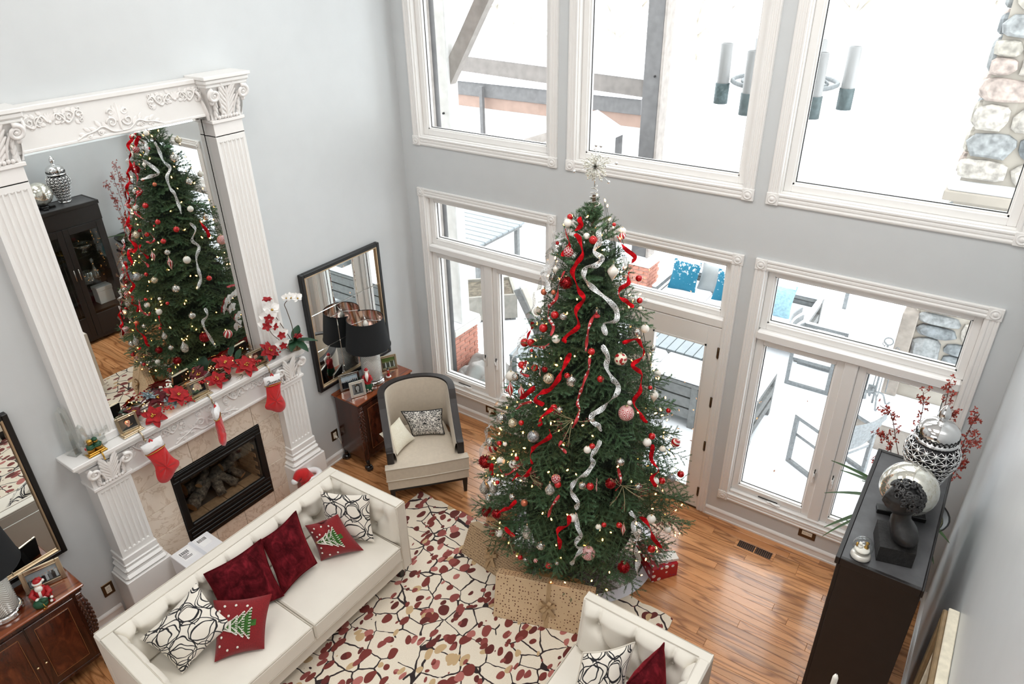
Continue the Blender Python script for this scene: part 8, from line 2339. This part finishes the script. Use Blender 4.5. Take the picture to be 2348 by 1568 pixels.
# fieldstone chimney with every stone a piece
cm = thing('stone_chimney', 'fieldstone outdoor chimney outside the right windows', 'chimney', (5.6, 3.5, GZ))
MB().box(4.86, 3.03, GZ, 7.2, 4.2, 7.0).build('mortar_core', simple('pale_mortar', (158, 151, 141), .9, var=.06, bump=.2), cm)
MB().rbox(4.50, 2.35, GZ, 7.2, 3.05, .10, .02).build('hearth', simple('hearth_stone', (140, 132, 124), .9, var=.2, vscale=10), cm); MB().rbox(4.48, 2.33, .10, 7.2, 3.05, .17, .04).build('snow', M_snow, cm)
MB().rbox(4.76, 2.80, 2.62, 7.2, 3.1, 2.72, .01).build('ledge', simple('ledge_stone', (150, 142, 132), .9), cm); MB().rbox(4.78, 2.82, 2.72, 7.2, 3.1, 2.78, .02).build('snow', M_snow, cm)
MB().rbox(4.70, 2.94, .17, 4.86, 3.3, 1.25, .01).build('corner_slab', simple('hearth_stone', (140, 132, 124), .9), cm)
SM = [simple('fieldstone_' + n_, c_, .9, var=.38, vscale=16, bump=.7, bscale=26) for n_, c_ in (('rose', (162, 148, 140)), ('tan', (158, 152, 142)), ('grey', (134, 136, 136)), ('cream', (166, 160, 152)), ('dark', (116, 120, 122)))]
rn = random.Random(15)
def stone(cx, cz, rx, rz_, y, m, ax='y'):
    n_ = 12; P = []
    for k in range(n_):
        a = 2 * PI * k / n_ + rn.uniform(-.15, .15); q = rn.uniform(.88, 1.06)
        e = .62; P.append((rx * q * math.copysign(abs(math.cos(a)) ** e, math.cos(a)), rz_ * q * math.copysign(abs(math.sin(a)) ** e, math.sin(a))))
    V = []; 
    for sc, dy in ((1.0, .02), (.96, -.035), (.72, -.065)):
        V += [((cx + p[0] * sc, y + dy, cz + p[1] * sc) if ax == 'y' else (y + dy, cx + p[0] * sc, cz + p[1] * sc)) for p in P]
    F = [(i * n_ + k, i * n_ + (k + 1) % n_, (i + 1) * n_ + (k + 1) % n_, (i + 1) * n_ + k) for i in range(2) for k in range(n_)] + [tuple(2 * n_ + k for k in range(n_))]
    if ax == 'y': F = [f[::-1] for f in F]
    MB().add(V, F, 0, False).build('fieldstone', m, cm)
z = .32; j = 0
while z < 6.9:
    h = rn.uniform(.20, .36); x = 4.86 - rn.uniform(0, .08); 
    if 2.48 < z + h / 2 < 2.86: z = 2.80; 
    while x < 7.0:
        w_ = rn.uniform(.22, .52)
        if rn.random() < .25 and h > .28:
            stone(x + w_ / 2, z + h * .27, w_ * .488, h * .25, 3.03, rn.choice(SM)); stone(x + w_ / 2, z + h * .76, w_ * .488, h * .235, 3.03, rn.choice(SM))
        else: stone(x + w_ / 2, z + h / 2, w_ * .492, h * .488, 3.03, rn.choice(SM[:4] if rn.random() < .7 else SM))
        x += w_
    y = 3.05
    while y < 4.1:
        w_ = rn.uniform(.25, .45); stone(y + w_ / 2, z + h / 2, w_ * .47, h * .46, 4.86, rn.choice(SM), 'x'); y += w_
    z += h
# slatted table with two chairs, left
tb = thing('terrace_table', 'snowy slatted dining table outside the left window', 'table', (-2.5, 4.2, GZ))
for k in range(8): MB().rbox(-3.3, 3.5 + k * .176, .465, -1.8, 3.5 + k * .176 + .155, .50, .004).build('slat', simple('snow_dusted_slat', (138, 144, 147), .7, var=.05), tb)
MB().rbox(-3.26, 3.54, .40, -1.84, 4.86, .468, .004).build('apron', M_grey, tb)
for (x, y) in ((-3.2, 3.6), (-1.92, 3.6), (-3.2, 4.8), (-1.92, 4.8)): MB().rbox(x - .04, y - .04, GZ, x + .04, y + .04, .40, .004).build('leg', M_grey, tb)
def flatbar_chair(label, x, y, yaw, seat_snow=True, w=.60, d=.56, slatback=True, group='flat bar terrace armchairs'):
    """terrace armchair: two rectangular side loops, sling seat, slatted back; faces local +x"""
    t = thing('terrace_chair', label, 'chair', (x, y, GZ), rz=yaw, group=group)
    for s in (-1, 1):
        yy = s * w / 2; mb = MB(); b = .045
        mb.rbox(-d / 2, yy - .02, 0, d / 2, yy + .02, b, .003).rbox(-d / 2, yy - .02, .60, d / 2, yy + .02, .60 + b, .003)
        mb.rbox(-d / 2, yy - .02, b, -d / 2 + b, yy + .02, .60, .003).rbox(d / 2 - b, yy - .02, b, d / 2, yy + .02, .60, .003)
        lp = mb.build('side_loop', M_greymetal, t, local=True)
        MB().rbox(-d / 2, yy - .025, .645, d / 2, yy + .025, .665, .008).build('snow', M_snow, lp, local=True)
    MB().rbox(-d / 2 + .02, -w / 2 + .02, .36, d / 2 - .01, w / 2 - .02, .40, .004).build('seat', M_greymetal, t, local=True)
    if seat_snow: MB().grid(lambda u, v: (-d / 2 + .02 + (d - .03) * u, -w / 2 + .02 + (w - .04) * v, .402 + .05 * (1 - (2 * u - 1) ** 4) * (1 - (2 * v - 1) ** 4)), 8, 8).build('snow', M_snow, t, local=True)
    for k in range(4):
        zz = .48 + k * .105; xx = -d / 2 + .04 - k * .035
        mb = MB(); mb.grid(lambda u, v, zz=zz, xx=xx: (xx - .05 * math.sin(PI * u) + .0 * v, -w / 2 + .02 + (w - .04) * u, zz + .075 * v), 10, 2)
        mb.grid(lambda u, v, zz=zz, xx=xx: (xx - .05 * math.sin(PI * (1 - u)) - .018, -w / 2 + .02 + (w - .04) * (1 - u), zz + .075 * v), 10, 2)
        mb.grid(lambda u, v, zz=zz, xx=xx: (xx - .05 * math.sin(PI * u) - .018 * v, -w / 2 + .02 + (w - .04) * u, zz + .075), 10, 1)
        mb.build('back_slat', M_greymetal, t, local=True)
    return t
flatbar_chair('grey flat bar terrace chair by the far side of right window', 3.82, 3.54, .0)
flatbar_chair('grey flat bar terrace chair nearest the right window', 4.44, 1.72, 2.62)
flatbar_chair('grey terrace chair beyond the slatted table, left one', -4.2, 5.3, -.8)
flatbar_chair('grey terrace chair beyond the slatted table, right one', -3.2, 5.8, -1.5)
# adirondack style chair and side table through left window
ad = thing('lounge_chair', 'grey wooden lounge chair with beige cushion outside left window', 'chair', (.55, 2.45, GZ), rz=.25)
for s in (-1, 1):
    yy = s * .34
    MB().rbox(-.32, yy - .05, .56, .42, yy + .05, .60, .004).rbox(.30, yy - .04, 0, .40, yy + .04, .56, .004).rbox(-.32, yy - .04, 0, -.24, yy + .04, .56, .004).build('arm', M_grey, ad, local=True)
mb = MB(); beam(mb, (-.30, -.3, .30), (-.62, -.3, .98), .05, .10); beam(mb, (-.30, .3, .30), (-.62, .3, .98), .05, .10); beam(mb, (-.35, 0, .30), (-.62, 0, .96), .55, .03); mb.build('back_frame', M_grey, ad, local=True)
MB().rbox(-.3, -.30, .26, .40, .30, .31, .004).build('seat', M_grey, ad, local=True)
Mc_ = Matrix.Rotation(-.40, 4, 'Y')
MB().rbox(-.06, -.29, 0, .06, .29, .70, .05, M=Matrix.Translation((-.30, 0, .38)) @ Mc_).build('back_cushion', simple('beige_cushion', (206, 200, 190), .9, var=.06), ad, local=True)
MB().rbox(-.24, -.29, .31, .40, .29, .42, .04).build('snow', M_snow, ad, local=True)
sd2 = thing('side_table', 'snowy slatted side table right outside left window', 'table', (.86, 1.40, GZ), rz=.15)
for k in range(5): MB().rbox(-.36 + k * .146, -.30, .52, -.36 + k * .146 + .136, .30, .55, .003).build('slat', simple('snow_dusted_slat', (158, 164, 168), .7, var=.05), sd2, local=True)
for (x, y) in ((-.32, -.26), (.32, -.26), (-.32, .26), (.32, .26)): MB().rbox(x - .035, y - .035, 0, x + .035, y + .035, .52, .003).build('leg', M_grey, sd2, local=True)
# planter box
pb = thing('planter_box', 'weathered square planter with dead leaves outside left window', 'planter', (-1.2, 2.6, GZ), rz=.75)
mb = MB()
for (a, b, c, d) in ((-.62, .62, -.36, -.32), (-.62, .62, .32, .36), (-.62, -.58, -.32, .32), (.58, .62, -.32, .32)): mb.rbox(a, c, .05, b, d, .46, .004)
mb.build('box', simple('weathered_board', (142, 138, 130), .85, var=.15, vscale=10), pb, local=True)
MB().rbox(-.58, -.32, .3, .58, .32, .42, .01).build('soil', simple('leafy_soil', (92, 84, 72), .95, var=.5, vscale=14, bump=.6), pb, local=True)
for (x, y) in ((-.55, -.3), (.55, -.3), (.55, .3), (-.55, .3)): MB().box(x - .04, y - .04, 0, x + .04, y + .04, .06).build('leg', M_grey, pb, local=True)
# crumpled grey cover and turquoise bin
tc = thing('furniture_cover', 'crumpled grey furniture cover on the terrace below left window', 'cover', (.26, .92, GZ))
from mathutils import noise as mnoise
def crump(u, v):
    x, y = (u - .5) * .78, (v - .5) * .85
    r_ = max(0, 1 - (abs(x) / .39) ** 3) * max(0, 1 - (abs(y) / .43) ** 3)
    n_ = abs(mnoise.noise(Vector((x * 3.2, y * 3.2, 1.7)))) * .36 + abs(mnoise.noise(Vector((x * 7, y * 7, 4.2)))) * .14
    return (x + .08 * mnoise.noise(Vector((x * 4, y * 4, 9))), y + .08 * mnoise.noise(Vector((x * 4, y * 4, 3))), r_ * (.30 + n_) + .01)
MB().grid(crump, 46, 44, smooth=False).build('cloth', simple('grey_cover_cloth', (150, 146, 142), .75, var=.05), tc, local=True)
bt_ = thing('storage_tub', 'turquoise plastic tub partly hidden by grey cover', 'tub', (.74, .62, GZ), rz=.3)
MB().rbox(-.40, -.24, 0, .40, .24, .20, .03).build('tub', simple('turquoise_plastic', (70, 190, 196), .35), bt_, local=True); MB().rbox(-.42, -.26, .20, .42, .26, .235, .02).build('lid', simple('pale_aqua_lid', (178, 226, 230), .35), bt_, local=True)
# terrace couches, pillows, coffee table
def couch(label, x0, x1, y0, y1, back_y, arms=True):
    """slatted couch along x; back on y0 or y1 side"""
    t = thing('terrace_couch', label, 'couch', ((x0 + x1) / 2, (y0 + y1) / 2, GZ))
    yb0, yb1 = (y0, y0 + .06) if back_y == 'near' else (y1 - .06, y1)
    for k in range(3): MB().rbox(x0, yb0, GZ + .12 + k * .155, x1, yb1, GZ + .255 + k * .155, .004).build('back_slat', M_grey, t)
    for x in [x0 + .03 + (x1 - x0 - .06) * k / 3 for k in range(4)]: MB().rbox(x - .04, yb0 - .012, GZ, x + .04, yb1 + .012, GZ + .60, .004).build('back_post', M_grey, t)
    MB().rbox(x0 - .01, yb0 - .03, GZ + .59, x1 + .01, yb1 + .03, GZ + .63, .004).build('back_rail', M_grey, t)
    MB().rbox(x0 - .01, yb0 - .03, GZ + .63, x1 + .01, yb1 + .03, GZ + .69, .025).build('snow', M_snow, t)
    for x, sg in ((x0, 1), (x1, -1)):
        a, b = min(x, x + sg * .07), max(x, x + sg * .07)
        MB().rbox(a, y0, GZ + .54, b, y1, GZ + .60, .004).rbox(a, y0, GZ, b, y0 + .06, GZ + .54, .003).rbox(a, y1 - .06, GZ, b, y1, GZ + .54, .003).rbox(a, y0 + .06, GZ + .30, b, y1 - .06, GZ + .42, .003).rbox(a, y0 + .06, GZ + .12, b, y1 - .06, GZ + .24, .003).build('arm', M_grey, t)
        MB().rbox(a - .005, y0, GZ + .60, b + .005, y1, GZ + .645, .02).build('snow', M_snow, t)
    MB().rbox(x0 + .07, y0 + .06, GZ + .24, x1 - .07, y1 - .04, GZ + .30, .004).build('seat_frame', M_grey, t)
    for k in range(3):
        a = x0 + .075 + (x1 - x0 - .15) * k / 3; b = a + (x1 - x0 - .15) / 3 - .01
        MB().rbox(a, y0 + .06, GZ + .30, b, y1 - .05, GZ + .44, .03).build('cushion', simple('grey_cushion', (170, 172, 172), .9, var=.06), t)
        MB().rbox(a, y0 + .06, GZ + .43, b, y1 - .06, GZ + .51, .035).build('snow', M_snow, t)
couch('grey slatted couch with its back to the glass door', 1.5, 3.60, 1.56, 2.42, 'near')
couch('far grey couch facing the house with two blue pillows', 1.25, 3.55, 3.85, 4.75, 'far')
T = NT('turquoise_snowy_cloth'); nz = T.noise(T.coord('UV'), 9, 5, .7); up_ = T.math('MULTIPLY', T.n('ShaderNodeSeparateXYZ', {0: T.coord('UV')}).outputs[1], .16)
T.set(col=T.mix(T.math('GREATER_THAN', T.math('ADD', nz, up_), .69), lin(22, 100, 126), lin(236, 240, 244)), rough=.85); M_blue = T.m; M_gpil = simple('grey_pillow', (150, 152, 152), .9, var=.1)
_last = []
OG = 'pillows on the far terrace couch'
def opillow(label, x, y, z, m, w=.44, rz=0.0):
    _last.append(pillow(label, (x - w / 2, y, z), (x + w / 2, y + .04, z), (x + w / 2, y + .24, z + w), (x - w / 2, y + .20, z + w), .15, m, group=OG, n=12).name)
    MB().tube([(x - w * .45 + w * .9 * k / 6, y + .215 + .01 * (k % 2), z + w * (.93 - .05 * math.sin(PI * k / 6))) for k in range(7)], [.02, .045, .05, .055, .05, .045, .02], 8).build('snow', M_snow, bpy.data.objects[_last[-1]])
opillow('turquoise pillow, left of two on the far couch seen above the door', 1.60, 4.15, GZ + .50, M_blue)
opillow('turquoise pillow, right of two on the far couch seen above the door', 2.32, 4.12, GZ + .50, M_blue)
opillow('grey pillow between the turquoise ones on the far couch', 1.97, 4.36, GZ + .48, M_gpil, .40)
opillow('pale blue snowy pillow on the far couch seen in right window', 3.05, 4.05, GZ + .50, simple('pale_blue_pillow', (150, 186, 200), .9, var=.2, vscale=30))
pillow('small turquoise pillow on near couch seen at edge of right window', (3.40, 1.98, GZ + .5), (3.44, 2.32, GZ + .5), (3.36, 2.30, GZ + .82), (3.32, 2.0, GZ + .82), .12, M_blue, n=12)
ct = thing('coffee_table', 'snowy slatted coffee table seen through the glass door', 'table', (2.25, 2.98, GZ))
for k in range(11): MB().rbox(1.55 + k * .128, 2.66, .06, 1.55 + k * .128 + .118, 3.28, .09, .003).build('slat', simple('snow_dusted_slat', (158, 164, 168), .7, var=.05), ct)
MB().rbox(1.55, 2.64, -.09, 2.95, 3.30, .06, .004).build('apron', M_grey, ct)
for (x, y) in ((1.62, 2.70), (2.88, 2.70), (1.62, 3.24), (2.88, 3.24)): MB().rbox(x - .04, y - .04, GZ, x + .04, y + .04, -.09, .003).build('leg', M_grey, ct)
# fire tools
ft = thing('fireplace_tools', 'wrought iron fireplace tool set on the snowy hearth', 'tool set', (4.66, 2.66, .17))
mb = MB().tube([(0, 0, .0), (0, 0, .78)], .012, 6).tube([(.045 * math.cos(k * PI / 8), 0, .83 + .045 * math.sin(k * PI / 8)) for k in range(16)], .009, 5, closed=True)
for k in range(4):
    a = k * PI / 2 + .4; mb.tube(smoothpts([(0, 0, .16), (.09 * math.cos(a), .09 * math.sin(a), .13), (.15 * math.cos(a), .15 * math.sin(a), .0), (.19 * math.cos(a), .19 * math.sin(a), .03)], 4), .011, 5); mb.tube(smoothpts([(0, 0, .66), (.09 * math.cos(a), .09 * math.sin(a), .70), (.12 * math.cos(a), .12 * math.sin(a), .66)], 4), .008, 5)
mb.build('stand', M_greymetal, ft, local=True)
for k, nm in enumerate(('poker', 'shovel', 'brush', 'tongs')):
    a = k * PI / 2 + .4; x, y = .11 * math.cos(a), .11 * math.sin(a)
    mb = MB().tube([(x, y, .16), (x * .9, y * .9, .72)], .007, 5).tube([(x + .02 * math.cos(q * PI / 6), y, .74 + .02 * math.sin(q * PI / 6)) for q in range(12)], .005, 4, closed=True)
    if nm == 'shovel': mb.rbox(x - .05, y - .01, .06, x + .05, y + .01, .18, .004)
    if nm == 'brush': mb.lathe([(.02, .17), (.035, .06)], 8, c=(x, y, 0))
    mb.build(nm, M_greymetal, ft, local=True)
# terrace railing and bare trees beyond
rl = thing('terrace_railing', 'thin dark railing along the far edge of terrace', 'railing', (2, 6, GZ))
for z in (.28, .62): MB().tube([(-6 + k * 1.2, 6.0, z + GZ + .25) for k in range(11)], .018, 6).build('rail', M_greymetal, rl)
for k in range(6): MB().rbox(-5.5 + k * 1.83, 5.97, GZ - .1, -5.44 + k * 1.83, 6.03, .68, .004).build('post', M_greymetal, rl)
M_trunk = simple('pale_bark', (176, 168, 156), .9, var=.2, vscale=6)
for i, (x, y, r_, h) in enumerate(((-8.3, 13, .14, 9), (-7.2, 15, .2, 10), (-5.2, 14, .16, 9), (-6.2, 18, .22, 11), (-2.6, 15, .22, 10), (.4, 17, .2, 10), (4.0, 19, .2, 12), (-4.0, 12.5, .10, 8))):
    t = thing('bare_tree', ['bare winter tree at left edge of first upper window', 'bare winter tree with forked trunk in first upper window', 'bare winter tree right of the forked one in first upper window', 'thick bare winter tree farthest back in first upper window', 'bare winter tree seen left in the middle upper window', 'bare winter tree right of post in the middle upper window', 'bare winter tree in the right upper window', 'slim bare winter tree behind the timber beam'][i], 'tree', (x, y, -1.2), group='bare trees beyond the terrace')
    rn = random.Random(i)
    P_ = smoothpts([(rn.uniform(-.25, .25) * k, rn.uniform(-.1, .1) * k, h * k / 4) for k in range(5)], 4)
    MB().tube(P_, [r_ * (1 - .7 * k / (len(P_) - 1)) for k in range(len(P_))], 8).build('trunk', M_trunk, t, local=True)
    mb = MB()
    for k in range(14):
        p = P_[rn.randrange(5, len(P_))]; a = rn.uniform(0, 6.3); L_ = rn.uniform(.8, 2.0)
        q = p + Vector((math.cos(a) * L_ * .6, math.sin(a) * L_ * .4, L_ * .5)); mb.tube([p, q, q + Vector((math.cos(a + .5) * L_ * .4, 0, L_ * .5))], [r_ * .25, r_ * .14, r_ * .05], 5)
        mb.tube([q, q + Vector((math.cos(a - .9) * L_ * .4, .1, L_ * .3))], [r_ * .12, r_ * .04], 4)
    mb.build('bare_branches', M_trunk, t, local=True)
